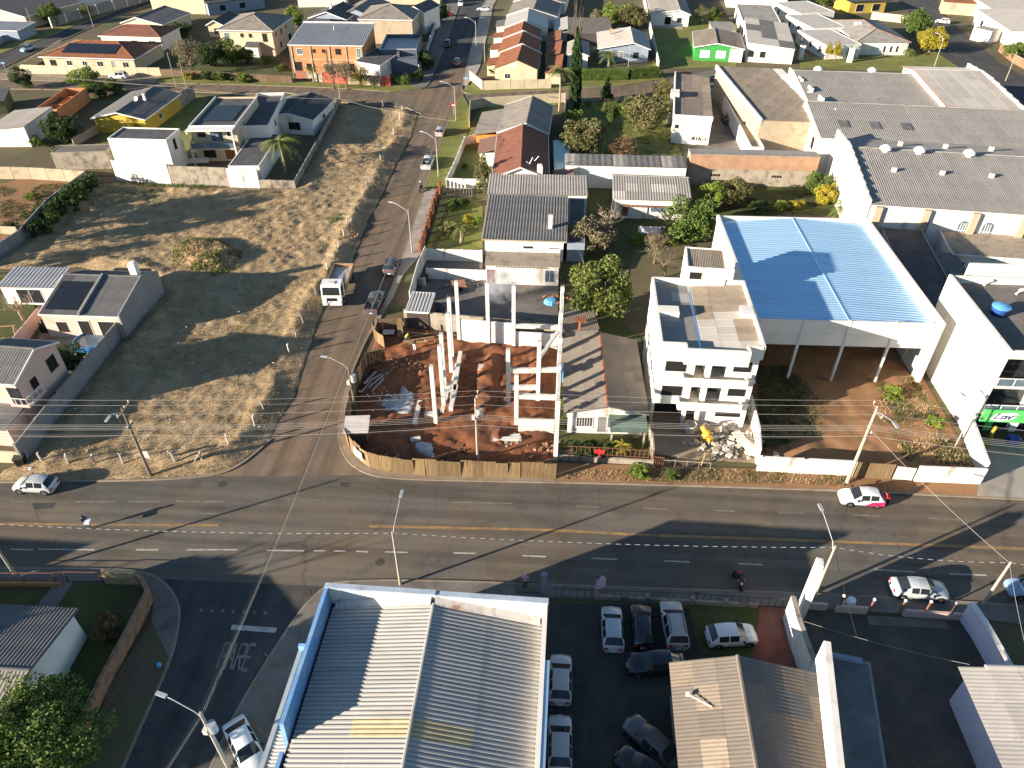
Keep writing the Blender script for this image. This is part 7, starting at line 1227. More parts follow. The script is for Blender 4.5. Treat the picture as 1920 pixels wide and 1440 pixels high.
# ------------------------------------------------------------------ cars
def make_car(kind):
    """body lofted over stations; x forward. Returns dict of meshes"""
    S = dict(
     hatch=[(-1.98,.62,.45,.55,.55,0),(-1.93,.78,.78,.84,.74,0),(-1.82,.82,.92,.98,.74,'rw'),(-1.38,.84,.95,1.40,.60,0),(-1.28,.845,.95,1.43,.60,'s'),(-.52,.85,.94,1.48,.61,0),(-.44,.85,.94,1.48,.61,'s'),(.30,.85,.92,1.43,.60,'ws'),(.98,.85,.90,.97,.74,0),(1.5,.82,.82,.87,.70,0),(1.85,.74,.68,.72,.60,0),(1.97,.60,.5,.54,.5,0)],
     sedan=[(-2.25,.64,.5,.6,.55,0),(-2.2,.8,.84,.9,.72,0),(-1.75,.84,.92,.99,.74,'rw'),(-1.08,.86,.94,1.38,.60,0),(-.98,.86,.94,1.40,.60,'s'),(-.38,.87,.93,1.45,.61,0),(-.30,.87,.93,1.45,.61,'s'),(.42,.87,.92,1.40,.60,'ws'),(1.12,.86,.9,.97,.74,0),(1.75,.84,.82,.87,.70,0),(2.12,.76,.68,.72,.60,0),(2.25,.62,.5,.54,.5,0)],
     suv=[(-2.15,.68,.55,.65,.6,0),(-2.1,.86,.98,1.05,.78,0),(-2.02,.88,1.05,1.12,.78,'rw'),(-1.72,.89,1.06,1.58,.66,0),(-1.6,.9,1.06,1.62,.66,'s'),(-.62,.9,1.05,1.68,.67,0),(-.54,.9,1.05,1.68,.67,'s'),(.3,.9,1.03,1.62,.66,'ws'),(1.0,.9,1.0,1.07,.8,0),(1.65,.88,.94,.98,.76,0),(2.02,.8,.76,.8,.66,0),(2.15,.64,.55,.58,.55,0)],
     pickup=[(-2.6,.84,.9,.91,.8,0),(-2.58,.9,1.02,1.03,.86,0),(-.72,.9,1.04,1.05,.86,'rw'),(-.55,.9,1.05,1.55,.66,0),(-.45,.9,1.05,1.62,.66,'s'),(.1,.9,1.05,1.68,.67,0),(.18,.9,1.05,1.68,.67,'s'),(.75,.9,1.03,1.6,.66,'ws'),(1.4,.9,1.0,1.07,.8,0),(2.1,.88,.94,.98,.76,0),(2.5,.8,.76,.8,.66,0),(2.6,.66,.55,.58,.55,0)])[kind]
    st = S; prof = lambda s: [(s[1]*.9,.24),(s[1],.34),(s[1],min(.6,s[2]-.02)),(s[1]*.985,s[2]-.04),(s[1]*.95,s[2]),(s[4],s[3]-.05),(s[4]*.88,s[3]),(0,s[3]+.02)]
    V = []; n = 15
    for s in st:
        p = prof(s); ring = [(s[0],-y,z) for y, z in p]+[(s[0],y,z) for y, z in p[-2::-1]]; V += ring
    out = {k: MB() for k in ('body','windshield','rear_window','side_window_l','side_window_r','wl2','wr2')}; first = {}
    for i in range(len(st)-1):
        tg = st[i][5]
        for j in range(n-1):
            q = [V[i*n+j], V[(i+1)*n+j], V[(i+1)*n+j+1], V[i*n+j+1]]; key = 'body'
            if tg == 'ws' and j in (6,7): key = 'windshield'
            elif tg == 'ws' and j in (5,8): key = 'windshield'
            elif tg == 'rw' and j in (5,6,7,8): key = 'rear_window'
            elif tg == 's' and j == 4: key = 'side_window_r' if i < 6 else 'wr2'
            elif tg == 's' and j == 9: key = 'side_window_l' if i < 6 else 'wl2'
            out[key].poly(q)
    out['body'].poly([V[k] for k in range(n)][::-1]); out['body'].poly([V[(len(st)-1)*n+k] for k in range(n)])
    out['body'].poly([(st[1][0],-.7,.24),(st[-2][0],-.7,.24),(st[-2][0],.7,.24),(st[1][0],.7,.24)])
    res = {}
    for k, mb in out.items():
        bm = bmesh.new(); me = mb.mesh(k); bm.from_mesh(me); bmesh.ops.remove_doubles(bm, verts=bm.verts, dist=.001); bmesh.ops.recalc_face_normals(bm, faces=bm.faces)
        if k == 'body': bmesh.ops.recalc_face_normals(bm, faces=bm.faces)
        bm.to_mesh(me); bm.free(); me.polygons.foreach_set('use_smooth', [True]*len(me.polygons)); res[k] = me
    return res, st
CARS = {}
def wheelmeshes():
    a = MB(); a.lathe((0,0,0), [(.16,-.1),(.3,-.1),(.325,-.06),(.325,.06),(.3,.1),(.16,.1)], 18); a.xf(Matrix.Rotation(math.pi/2, 4, 'X')); b = MB(); b.lathe((0,0,0), [(0,.085),(.06,.095),(.2,.085),(.22,.1),(.22,-.1),(0,-.08)], 14); b.xf(Matrix.Rotation(math.pi/2, 4, 'X')); return a.mesh('tyre', True), b.mesh('rim')
TY, RM = wheelmeshes(); setmat(TY, 'tyre'); setmat(RM, 'rim')
def car(label, px, heading, kind, paint, group=None, pos=None, rear=None):
    if kind not in CARS:
        M_, st = make_car(kind); [setmat(M_[k], 'car_white' if k == 'body' else 'glass') for k in M_]; CARS[kind] = (M_, st)
    M_, st = CARS[kind]; p = pos or G(*px, .6); nm = {'hatch':'hatchback','sedan':'sedan_car','suv':'suv_car','pickup':'pickup_truck'}[kind]
    t = thing(nm, label, {'hatch':'car','sedan':'car','suv':'car','pickup':'pickup'}[kind], (p.x, p.y, .02 if pos is None or len(pos) < 3 else pos.z), heading, group)
    b = part('body', M_['body'], None, t); b.material_slots[0].link = 'OBJECT'; b.material_slots[0].material = MT[paint]
    for k in ('windshield','rear_window'): part(k, M_[k], None, t)
    for k in ('side_window_l','side_window_r','wl2','wr2'): part('side_window', M_[k], None, t)
    L0, L1 = st[0][0], st[-1][0]; W = max(s[1] for s in st); ax = (L0+.72, L1-.78); sc = 1.0 if kind in ('hatch','sedan') else 1.15
    for x in ax:
        for s in (-1, 1):
            o = part('tyre', TY, None, t); o.name = 'wheel'; o.location = (x, s*(W-.085), .325*sc); o.scale = (sc,1,sc); r = part('rim', RM, None, o)
            m = MB(); m.tube([(x, s*(W-.2), .33*sc), (x, s*(W+.004), .33*sc)], .385*sc, 16); part('wheel_arch', m, 'plastic_black', t)
    zf = st[-2][2]; zr = st[1][2]
    for s in (-1, 1):
        m = MB(); m.hexa([(L1-.3,s*.5,zf-.12),(L1-.08,s*.42,zf-.14),(L1-.12,s*.66,zf-.14),(L1-.34,s*.72,zf-.12)], [(L1-.36,s*.5,zf+.06),(L1-.14,s*.42,zf+.0),(L1-.18,s*.66,zf+.0),(L1-.42,s*.72,zf+.07)]); part('headlight', m, 'lamp_clear', t)
        m = MB(); m.box(L0-.0, L0+.16, s*.58-.1, s*.58+.17, zr-.2, zr+.02); part('tail_light', m, 'lamp_red', t)
        xm = [q for q in st if q[5] == 'ws'][0][0]+.35; m = MB(); m.box(xm-.08, xm+.08, s*(W+.02), s*(W+.2), st[-4][2]+.02, st[-4][2]+.16); o = part('mirror', m, 'plastic_black', t)
        m = MB(); m.box(-.75,.85,s*(W-.005),s*(W+.012),.26,.36); part('side_skirt', m, 'plastic_black', t)
    for x in (L0-.015, L1-.02): m = MB(); m.box(x-.02, x+.03, -.2, .2, .45, .57); part('number_plate', m, 'sign_white', t)
    m = MB(); m.box(L1-.16, L1-.005, -.42, .42, .36, .5); part('grille', m, 'plastic_black', t)
    if kind == 'pickup': m = MB(); m.box(-2.48,-.86,-.74,.74,.98,1.06); part('load_bed', m, 'plastic_black', t); m = MB(); [m.box(-2.56,-.74,s*.82-.04,s*.82+.04,1.02,1.12) for s in (-1,1)]; m.box(-2.6,-2.52,-.82,.82,.95,1.12); part('bed_rail', m, paint, t)
    if kind == 'suv': [add(t, 'roof_rail', 'plastic_black', lambda m: m.tube([(-1.5,s*.58,1.64),(-.5,s*.58,1.73),(.25,s*.58,1.66)], .03, 5)) for s in (-1,1)]
    if rear:
        for s in (-1, 1): m = MB(); y = s*(W+.014); m.hexa([(-1.9,y,.38),(-.1,y,.34),(-.1,y+s*.004,.34),(-1.9,y+s*.004,.38)], [(-1.85,y-s*.02,.86),(-.75,y-s*.0,.84),(-.75,y+s*.004,.84),(-1.85,y-s*.016,.86)]); part('side_graphic', m, rear, t)
        m = MB(); m.box(L0-.03, L0+.02, -.6, .6, .58, .8); part('rear_graphic', m, rear, t)
    return t
def hd(a, b): d = G(*b)-G(*a); return math.atan2(d.y, d.x)
UPS = hd((697,600),(760,440))
car('silver hatchback parked on the road by cream front gate', (66,908), R(180), 'hatch', 'car_silver')
car('white hatchback with bright pink rear graphics', (1615,932), R(180), 'hatch', 'car_white', rear='car_pink')
car('silver sedan standing beside the sunlit pink wall', (1724,1104), R(-2), 'sedan', 'car_silver')
car('dark grey pickup parked opposite the white truck', (703,566), UPS, 'pickup', 'car_grey')
car('dark grey station SUV on the pavement side above pickup', (735,498), UPS, 'suv', 'car_grey')
car('silver pickup by garden wall further up the street', (803,304), hd((797,320),(815,280)), 'pickup', 'car_silver')
car('small silver car near the no-entry sign', (826,246), hd((815,280),(832,235)), 'hatch', 'car_champagne')
car('black hatchback coming down the north street', (838,82), hd((850,50),(835,95)), 'hatch', 'car_black')
car('black car parked at the lower end of the north street', (857,117), hd((852,130),(862,95)), 'suv', 'car_black')
car('white car at the top of the north street', (864,6), hd((866,-10),(862,20)), 'hatch', 'car_white')
car('dark red car under tree at the top of the street', (840,27), R(20), 'hatch', 'car_red')
car('pale silver car at far right kerb of the north street', (908,17), R(170), 'sedan', 'car_silver')
car('white SUV before the terracotta hip house', (222,143), R(182), 'suv', 'car_white')
car('silver-blue car on the diagonal street', (52,91), hd((82,80),(36,95)), 'hatch', 'car_blue')
car('pearl hatchback at left of the railing row in car park', (1148,1177), R(91), 'hatch', 'car_silver')
car('slim black hatchback in middle of the railing row', (1203,1172), R(90), 'hatch', 'car_black')
car('grey estate car at right of the railing row', (1263,1170), R(94), 'suv', 'car_champagne')
car('white hatchback with wheels turned on car park lawn', (1372,1191), R(8), 'hatch', 'car_white')
car('black sedan poking out from the brown corrugated roof', (1230,1243), R(187), 'sedan', 'car_black')
car('silver hatchback by hall wall behind the wall sign', (1051,1272), R(90), 'hatch', 'car_silver')
car('pale silver hatchback by hall wall lowest in car park', (1050,1392), R(91), 'hatch', 'car_silver')
car('charcoal sedan parked askew beside brick path', (1223,1391), hd((1262,1425),(1190,1360)), 'sedan', 'car_grey')
car('black car half cut by bottom edge of car park', (1212,1446), hd((1262,1470),(1180,1420)), 'sedan', 'car_black')
car('white sedan parked on pavement under the blue awning', (460,1400), hd((446,1362),(482,1436)), 'sedan', 'car_white')
car('black car inside the yard by white street wall', (1336,149), R(185), 'sedan', 'car_black'); car('black car in workshop yard between two sheds', (1363,223), R(-88), 'hatch', 'car_black')
car('pale blue car at right end of near kerb', (1935,1104), R(180), 'hatch', 'car_blue'); car('white car by the white kiosk', (1768,40), R(150), 'hatch', 'car_white')
# truck with open dump body
a, b = G(650,509), G(622,586); dd = (b-a).normalized(); t = thing('dump_truck', 'white tipper truck with open dusty load body', 'truck', ((a+b)/2).to_tuple(), math.atan2(dd.y, dd.x)); t.scale = (1.12,1.1,1.1)
add(t, 'chassis', 'fence_iron', lambda m: m.box(-3.7,3.6,-.45,.45,.6,.9))
m = MB(); pr = [(1.75,.55),(3.7,.55),(3.78,1.2),(3.72,1.75),(3.5,2.75),(3.3,2.9),(1.95,2.9),(1.75,2.75)]; m.hexa([(x,-1.15,z) for x, z in pr], [(x,1.15,z) for x, z in pr]); cab = part('cab', m, 'car_white', t)
add(t, 'windshield', 'glass', lambda m: m.hexa([(3.75,-1.0,1.75),(3.75,1.0,1.75),(3.70,1.0,1.7),(3.70,-1.0,1.7)], [(3.53,-.95,2.68),(3.53,.95,2.68),(3.46,.95,2.68),(3.46,-.95,2.68)]))
for s in (-1,1): add(t, 'side_window', 'glass', lambda m: m.box(2.5,3.4,s*1.14,s*1.165,1.7,2.6)); add(t, 'mirror', 'plastic_black', lambda m: m.box(3.5,3.65,s*1.2,s*1.45,1.7,2.3)); add(t, 'headlight', 'lamp_clear', lambda m: m.box(3.74,3.82,s*.85-.18,s*.85+.18,.75,.98))
add(t, 'roof_hatch', 'sheet_pale', lambda m: m.box(2.5,3.1,-.4,.4,2.9,2.98)); add(t, 'bumper', 'car_white', lambda m: m.box(3.7,3.86,-1.12,1.12,.45,.72)); add(t, 'grille', 'plastic_black', lambda m: m.box(3.76,3.81,-.6,.6,.98,1.4)); add(t, 'number_plate', 'sign_white', lambda m: m.box(3.86,3.88,-.25,.25,.5,.64))
add(t, 'load_floor', 'sheet_pale', lambda m: m.box(-3.9,1.45,-1.15,1.15,1.0,1.1)); add(t, 'headboard', 'fence_iron', lambda m: [m.box(1.4,1.5,-1.2,1.2,1.1,1.9), m.box(1.4,1.48,-1.2,1.2,2.5,2.6), m.box(1.4,1.48,-1.2,-1.1,1.9,2.5), m.box(1.4,1.48,1.1,1.2,1.9,2.5)])
for s in (-1,1): add(t, 'side_board', 'wood', lambda m: m.box(-3.9,1.4,s*1.2-.04,s*1.2+.04,1.0,1.6))
add(t, 'tailboard', 'wood', lambda m: m.box(-3.98,-3.9,-1.2,1.2,1.0,1.6)); add(t, 'load', 'sheet_pale', lambda m: m.hexa([(-3.6,-1.0,1.11),(1.2,-1.0,1.11),(1.2,1.0,1.11),(-3.6,1.0,1.11)],[(-2.5,-.3,1.3),(.5,-.3,1.35),(.5,.4,1.3),(-2.5,.3,1.22)]))
for x in (2.9,-1.9,-3.0):
    for s in (-1,1): o = part('wheel', TY, None, t); o.location = (x, s*1.0, .5); o.scale = (1.55,2.2,1.55); r = part('rim', RM, None, o)
def moto(label, px, heading):
    t = thing('motorcycle', label, 'motorcycle', G(*px), heading)
    for x in (-.65,.65): add(t, 'wheel', 'tyre', lambda m: m.tube([(x,-.06,.3),(x,.06,.3)], .3, 14))
    add(t, 'frame', 'fence_iron', lambda m: [m.beam((-.65,0,.3),(-.1,0,.55),.1,.1), m.beam((.65,0,.3),(.45,0,.95),.07,.07), m.beam((-.1,0,.4),(.45,0,.75),.16,.2)]); add(t, 'tank', 'car_red', lambda m: m.lathe((.2,0,.8),[(.0,-.12),(.2,-.1),(.22,.05),(.12,.14),(0,.16)],10)); add(t, 'seat', 'plastic_black', lambda m: m.box(-.7,.05,-.14,.14,.75,.86)); add(t, 'handlebar', 'fence_iron', lambda m: m.beam((.42,-.36,1.0),(.42,.36,1.0),.04,.04)); add(t, 'headlight', 'lamp_clear', lambda m: m.lathe((.62,0,.85),[(0,-.1),(.1,-.08),(.1,.08),(0,.1)],10))
moto('motorcycle with rider going up the side street', (789,358), UPS); moto('motorcycle with red-helmeted rider near car park kerb', (1381,1095), R(-75))
# ------------------------------------------------------------------ people
def limb_mesh(pts, edges, rad):
    me = bpy.data.meshes.new('person_skeleton'); me.from_pydata(pts, edges, []); o = bpy.data.objects.new('tmp_person', me); COL.objects.link(o)
    o.modifiers.new('s', 'SKIN'); sv = me.skin_vertices[0].data
    for i, r in enumerate(rad): sv[i].radius = (r, r*.85 if i in (1,2,3) else r); sv[i].use_root = (i == 0)
    sb = o.modifiers.new('d', 'SUBSURF'); sb.levels = 1; sb.render_levels = 1
    dg = bpy.context.evaluated_depsgraph_get(); r = bpy.data.meshes.new_from_object(o.evaluated_get(dg)); bpy.data.objects.remove(o); bpy.data.meshes.remove(me); return r
def person(label, pos, heading, top, legs, hairm='hair', pose='stand', arms=None, scale=1.0, hat=None):
    """joints: 0 pelvis 1 belly 2 chest 3 neck 4 head 5 crown; legs 6-11 (hip knee ankle toe); arms"""
    P = [(0,0,.95),(0,0,1.12),(.01,0,1.36),(.02,0,1.5),(.04,0,1.62),(.03,0,1.72)]; r = [.15,.145,.17,.065,.1,.085]; E = [(0,1),(1,2),(2,3),(3,4),(4,5)]
    sw = {'stand': (.04,-.04), 'walk': (.28,-.24), 'sit': (.4,.4), 'bend': (.05,-.1)}[pose]
    for s, f in ((1, sw[0]), (-1, sw[1])):
        i = len(P)
        if pose == 'sit': L = [(.06,s*.11,.9),(.42,s*.2,.82),(.25,s*.24,.42),(.4,s*.25,.38)]
        else: L = [(.01,s*.1,.88),(f*.55+.03,s*.11,.49),(f*.95-.03,s*.11,.09),(f*.95+.13,s*.13,.04)]
        P += L; r += [.1,.07,.05,.045]; E += [(0,i),(i,i+1),(i+1,i+2),(i+2,i+3)]
    hands = []
    for s in (1, -1):
        i = len(P); am = (arms or {}).get(s, 'down')
        A = {'down': [(0,s*.2,1.42),(-.02,s*.27,1.14),(.06,s*.28,.9)], 'front': [(0,s*.2,1.42),(.1,s*.27,1.17),(.36,s*.16,1.16)], 'grip': [(0,s*.2,1.42),(.2,s*.3,1.2),(.46,s*.3,1.1)], 'swing': [(0,s*.2,1.42),(-.16,s*.26,1.18),(-.1,s*.27,.95)]}[am]
        P += A; r += [.065,.05,.036]; E += [(2,i),(i,i+1),(i+1,i+2)]; hands.append((Vector(A[1]), Vector(A[2]), s))
    if pose == 'bend':
        for k in list(range(1,6))+list(range(14,20)): x, y, z = P[k]; v = Vector((x, y, z-.95)); v.rotate(Matrix.Rotation(R(42), 3, 'Y')); P[k] = (v.x, v.y, v.z+.95)
        hands = [(Vector(P[15]), Vector(P[16]), 1), (Vector(P[18]), Vector(P[19]), -1)]
    me = limb_mesh(P, E, r); n0 = len(me.vertices)
    # palms and five fingers per hand, joined to the same skin
    mb = MB()
    for el, wr, s in hands:
        d = (wr-el).normalized(); side = d.cross(Vector((0,0,1))); side = side.normalized() if side.length > .1 else Vector((1,0,0)); nr = d.cross(side)
        mb.tube([wr-d*.03, wr+d*.04, wr+d*.085], .036, 6, .034)
        for k in range(4): b0 = wr+d*.08+side*(.024*(k-1.5)); l = (.065,.075,.07,.055)[k]; mb.tube([b0, b0+d*l*.55+nr*.008, b0+d*l*.9+nr*.03], .009, 5, .007)
        b0 = wr+d*.03+side*.032; mb.tube([b0, b0+side*.03+d*.03, b0+side*.035+d*.065+nr*.015], .011, 5, .008)
    # face: nose, ears, brow
    hx, hy, hz = P[4]; mb.tube([(hx+.075,0,hz+.03),(hx+.115,0,hz-.015)], .012, 5, .018)
    for s in (1,-1): mb.tube([(hx,s*.085,hz+.03),(hx-.01,s*.1,hz),(hx,s*.088,hz-.03)], .014, 5)
    bm = bmesh.new(); bm.from_mesh(me); bpy.data.meshes.remove(me); m2 = mb.mesh('x'); bm.from_mesh(m2); bpy.data.meshes.remove(m2); me = bpy.data.meshes.new('person_body'); bm.to_mesh(me); bm.free()
    for mm in ('skin', top, legs, 'cl_black'): me.materials.append(MT[mm])
    nk = Vector(P[3]); mid = Vector(P[0])
    for f in me.polygons:
        c = f.center; f.use_smooth = True
        ha = min((c-Vector(h[1])).length for h in hands)
        if c.z < .1 and pose != 'sit': f.material_index = 3
        elif (c-Vector(P[4])).length < .17 and c.z > nk.z-.01 or ha < .13: f.material_index = 0
        elif pose == 'sit': f.material_index = 1 if c.z > .98 else 2
        else: f.material_index = 1 if (c-mid).dot(Vector(P[2])-mid) > .0 else 2
    o = bpy.data.objects.new('person', me); COL.objects.link(o); o.location = pos; o.rotation_euler = (0,0,heading); o.scale = (scale,)*3; tag(o, label, 'person')
    hm = MB(); hm.lathe((hx-.012,0,hz), [(.108,-.03),(.118,.03),(.108,.09),(.07,.135),(0,.15)], 12); part('hair' if not hat else 'helmet', hm, hat or hairm, o, True)
    em = MB(); [em.tube([(hx+.088,s*.035,hz+.02),(hx+.098,s*.035,hz+.02)], .012, 6) for s in (1,-1)]; part('eyes', em, 'cl_black', o); em = MB(); em.tube([(hx+.092,-.025,hz-.045),(hx+.096,.025,hz-.045)], .007, 5); part('mouth', em, 'cl_red', o)
    return o
z = lambda p, h=0: Vector((p[0], p[1], h))
pm = person('man in dark jacket and jeans crossing the wide road', z(G(166,992), .01), R(-20), 'cl_navy', 'cl_jeans', pose='walk', arms={1:'front',-1:'front'}, scale=1.04)
p = G(166,992); m = MB(); m.box(-.22,.22,-.3,.3,0,.22); solo('white_parcel', m, 'linen', 'white parcel carried by the man crossing the road', 'parcel', loc=(p.x+.44, p.y-.13, 1.12), rz=.2)
person('person in red shirt leaning at the pink-tailed hatchback', z(G(1662,946), .01), R(165), 'cl_red', 'cl_black', pose='bend', arms={1:'front',-1:'front'}, scale=1.05)
person('person in pale pink behind the iron gate', z(G(985,1104), .12), R(100), 'cl_pink', 'cl_black', hairm='cl_pink', arms={1:'front'}, scale=1.02)
person('rider in dark clothes on side street motorcycle', z(G(789,358), .0), UPS, 'cl_navy', 'cl_black', pose='sit', arms={1:'grip',-1:'grip'}, hat='sign_white')
person('rider in red helmet on car park kerb motorcycle', z(G(1381,1095), .0), R(-75), 'cl_black', 'cl_black', pose='sit', arms={1:'grip',-1:'grip'}, hat='cl_red')
person('worker in lime vest beside lying planks', z(G(762,646), .25), R(-10), 'cl_lime', 'cl_jeans', pose='bend', arms={1:'front',-1:'front'}); person('worker in white trousers standing by red soil heap', z(G(778,660), .25), R(80), 'cl_black', 'cl_white', pose='stand', arms={1:'front'})
person('worker in green shirt behind the yellow cement mixer', z(G(1319,808), .06), R(-70), 'cl_green', 'cl_red', pose='bend', arms={1:'front',-1:'front'})
# ------------------------------------------------------------------ trees, palms, hedges, shrubs
def leafmesh(n, size, seed, shape='round', clumps=26):
    """unit crown: leaf faces grouped in clumps through an uneven volume"""
    rs = np.random.RandomState(seed); C = []
    while len(C) < clumps:
        p = rs.uniform(-1, 1, 3)
        if shape == 'round': ok = .35 < np.linalg.norm(p*[1,1,1.0]) < .82 and p[2] > -.75
        elif shape == 'broad': ok = .3 < np.linalg.norm(p*[1,1,1.35]) < .85 and p[2] > -.55
        elif shape == 'cone': ok = np.hypot(p[0], p[1]) < .8*(1-(p[2]+1)/2)+.05
        elif shape == 'column': ok = np.hypot(p[0], p[1]) < .75*(1-max(0, p[2])**3*.8)
        elif shape == 'box': ok = max(abs(p)) > .6
        else: ok = np.linalg.norm(p) < .85
        if ok: C.append(p*(rs.uniform(.75, 1.22) if shape in ('round','broad','bush') else rs.uniform(.85,1.1)))
    C = np.array(C); rad = rs.uniform(.13, .36, clumps) if shape not in ('column','cone') else rs.uniform(.16,.3,clumps)
    if shape == 'sparse': rad = rs.uniform(.12, .3, clumps)
    k = rs.randint(0, clumps, n); d = rs.normal(0, 1, (n, 3)); d /= np.linalg.norm(d, axis=1)[:,None]; P = C[k]+d*(rad[k]*rs.uniform(.55, 1.05, n)**.5)[:,None]
    if shape == 'box': P = np.clip(rs.uniform(-1, 1, (n, 3)), -1, 1); ax = rs.randint(0, 3, n); P[np.arange(n), ax] = np.sign(P[np.arange(n), ax])*rs.uniform(.93, 1.05, n)
    a = rs.normal(0, 1, (n, 3))+d*.3; a /= np.linalg.norm(a, axis=1)[:,None]; b = np.cross(a, rs.normal(0, 1, (n, 3))); b /= np.linalg.norm(b, axis=1)[:,None]; c = np.cross(a, b)
    s = size*rs.uniform(.5, 1.5, n)[:,None]; V = np.stack([P-b*s, P-c*s*.55, P+b*s, P+c*s*.55], 1).reshape(-1, 3); F = np.arange(len(V)).reshape(-1, 4)
    me = bpy.data.meshes.new('crown'); me.from_pydata(V.tolist(), [], F.tolist()); me.update(); me.materials.append(MT['leaf']); return me
LM = {'round': [leafmesh(9000, .046, i, 'round', 42) for i in (1,2)], 'broad': [leafmesh(11000, .043, i+5, 'broad', 48) for i in (1,2)], 'cone': [leafmesh(7000, .05, 11, 'cone', 44)], 'column': [leafmesh(9000, .06, 12, 'column', 60)], 'sparse': [leafmesh(4200, .028, i+20, 'sparse', 60) for i in (1,2)], 'bush': [leafmesh(3000, .075, i+30, 'bush', 20) for i in (1,2)], 'box': [leafmesh(9000, .05, 40, 'box', 10)], 'near': [leafmesh(30000, .028, 51, 'broad', 90)]}
def trunkmesh(seed, n=7, bare=False):
    rr = random.Random(seed); m = MB(); m.tube([(0,0,-1.0),(.03,.02,-.5),(0,.02,-.1),(.02,0,.2)], .075, 7, .04)
    for i in range(n):
        a = 6.28*i/n+rr.uniform(-.4,.4); l = rr.uniform(.5,.85); z0 = rr.uniform(-.45,-.05); tip = Vector((math.cos(a)*l, math.sin(a)*l, z0+rr.uniform(.35,.8))); mid = Vector((math.cos(a)*l*.45, math.sin(a)*l*.45, z0+.2)); m.tube([(0,0,z0), mid, tip], .045, 5, .014)
        for j in range(6 if bare else 2): b = mid.lerp(tip, rr.uniform(.1,.9)); q = b+Vector((rr.uniform(-.3,.3), rr.uniform(-.3,.3), rr.uniform(.1,.4))); m.tube([b, q], .015, 4, .005); bare and m.tube([q, q+Vector((rr.uniform(-.2,.2), rr.uniform(-.2,.2), rr.uniform(.05,.25)))], .007, 3, .003)
    me = m.mesh('trunk'); setmat(me, 'bark'); return me
TM = [trunkmesh(i) for i in range(3)]; TB = [trunkmesh(9+i, 9, True) for i in range(2)]; _rt_ = random.Random(77)
def tree(label, px, h, r, kind='round', leaf='leaf', name='tree', cat='tree', bark='bark', group=None, zs=1.0, pos=None):
    """px: foot of the trunk; h: total height; r: crown radius"""
    p = pos or G(*px); t = thing(name, label, cat, (p.x, p.y, 0), _rt_.uniform(0, 6.28), group); rz = min(r*zs, h*.5); bareness = kind == 'bare'
    if bareness: rz = h/2
    tr = part('trunk', _rt_.choice(TB if kind in ('bare','sparse') else TM), None, t); tr.location = (0,0,h-rz); tr.scale = (r, r, max(rz, h-rz) if not bareness else rz); tr.material_slots[0].link = 'OBJECT'; tr.material_slots[0].material = MT[bark]
    if not bareness: c = part('crown', _rt_.choice(LM[kind]), None, t); c.location = (0,0,h-rz); c.scale = (r, r, rz); c.material_slots[0].link = 'OBJECT'; c.material_slots[0].material = MT[leaf]
    return t
def shrub(label, px, r, h=None, leaf='leaf', z=0, name='shrub', kind='bush', group=None):
    p = G(*px); h = h or r*1.6; t = thing(name, label, 'shrub', (p.x, p.y, z), _rt_.uniform(0, 6.28), group); s = MB(); [s.tube([(0,0,0),(.3*r*math.cos(a),.3*r*math.sin(a),h*.6)], .05*r+.01, 5, .01) for a in (0,2.1,4.2)]; part('stem', s, 'bark', t)
    c = part('foliage', _rt_.choice(LM[kind]), None, t); c.location = (0,0,h*.52); c.scale = (r, r, h*.52); c.material_slots[0].link = 'OBJECT'; c.material_slots[0].material = MT[leaf]; return t
def palm(label, px, h, r, leaf='palm', n=20, seed=1):
    p = G(*px); t = thing('palm_tree', label, 'palm', (p.x, p.y, 0), 0); rr = random.Random(seed); m = MB(); m.tube([(0,0,-.1),(.12,.05,h*.4),(.05,.1,h*.8),(0,0,h)], .2, 8, .14); part('trunk', m, 'bark_pale', t)
    for i in range(n):
        a = 6.28*i/n+rr.uniform(-.2,.2); e = rr.uniform(-.25,1.1); L = r*rr.uniform(.85,1.15); f = MB(); pts = []
        for k in range(9):
            u = k/8; pts.append(Vector((math.cos(a)*L*u*math.cos(e*(1-u)), math.sin(a)*L*u*math.cos(e*(1-u)), h+L*(math.sin(e)*u-.75*u*u))))
        sd = Vector((-math.sin(a), math.cos(a), 0))
        f.tube(pts, .03, 4, .01)
        for k in range(1, 9):
            for s in (-1, 1):
                for q in (0, .5):
                    b = pts[k-1].lerp(pts[k], q); wd = L*.26*(1-abs(k/8-.45)*1.1)+.05; d = (pts[k]-pts[k-1]).normalized(); tip = b+sd*s*wd+d*wd*.5-Vector((0,0,wd*.55)); f.poly([b, b+d*L*.045, tip])
        part('frond', f, leaf, t)
    return t
# near and middle
tree('large leafy tree filling the lower left corner', (95,1445), 7.2, 4.4, 'near', 'leaf', zs=.75)
tree('big olive-green tree behind the weathered bungalow', (1122,590), 8.4, 4.6, 'broad', 'leaf_moss', zs=.9); tree('dense green tree by the blue warehouse corner', (1292,446), 7.2, 4.2, 'round', 'leaf', zs=.85)
tree('grey half-bare tree beside big dark corrugated roof', (1110,470), 5.6, 3.8, 'round', 'leaf_grey'); tree('bare pale tree behind grey half-bare tree', (1142,440), 5.5, 2.6, 'bare', bark='bark_pale'); tree('thin straw-coloured tree by the dark path', (1226,495), 5.0, 2.0, 'sparse', 'leaf_grey'); tree('leafless twiggy tree at dark path end', (1245,520), 4.2, 2.2, 'bare', bark='bark')
tree('dense dark conifer on the corner house lawn', (906,352), 6.2, 2.3, 'cone', 'leaf_olive', zs=1.4); shrub('clipped round shrub on the corner house lawn', (871,316), .8, 1.2, 'leaf')
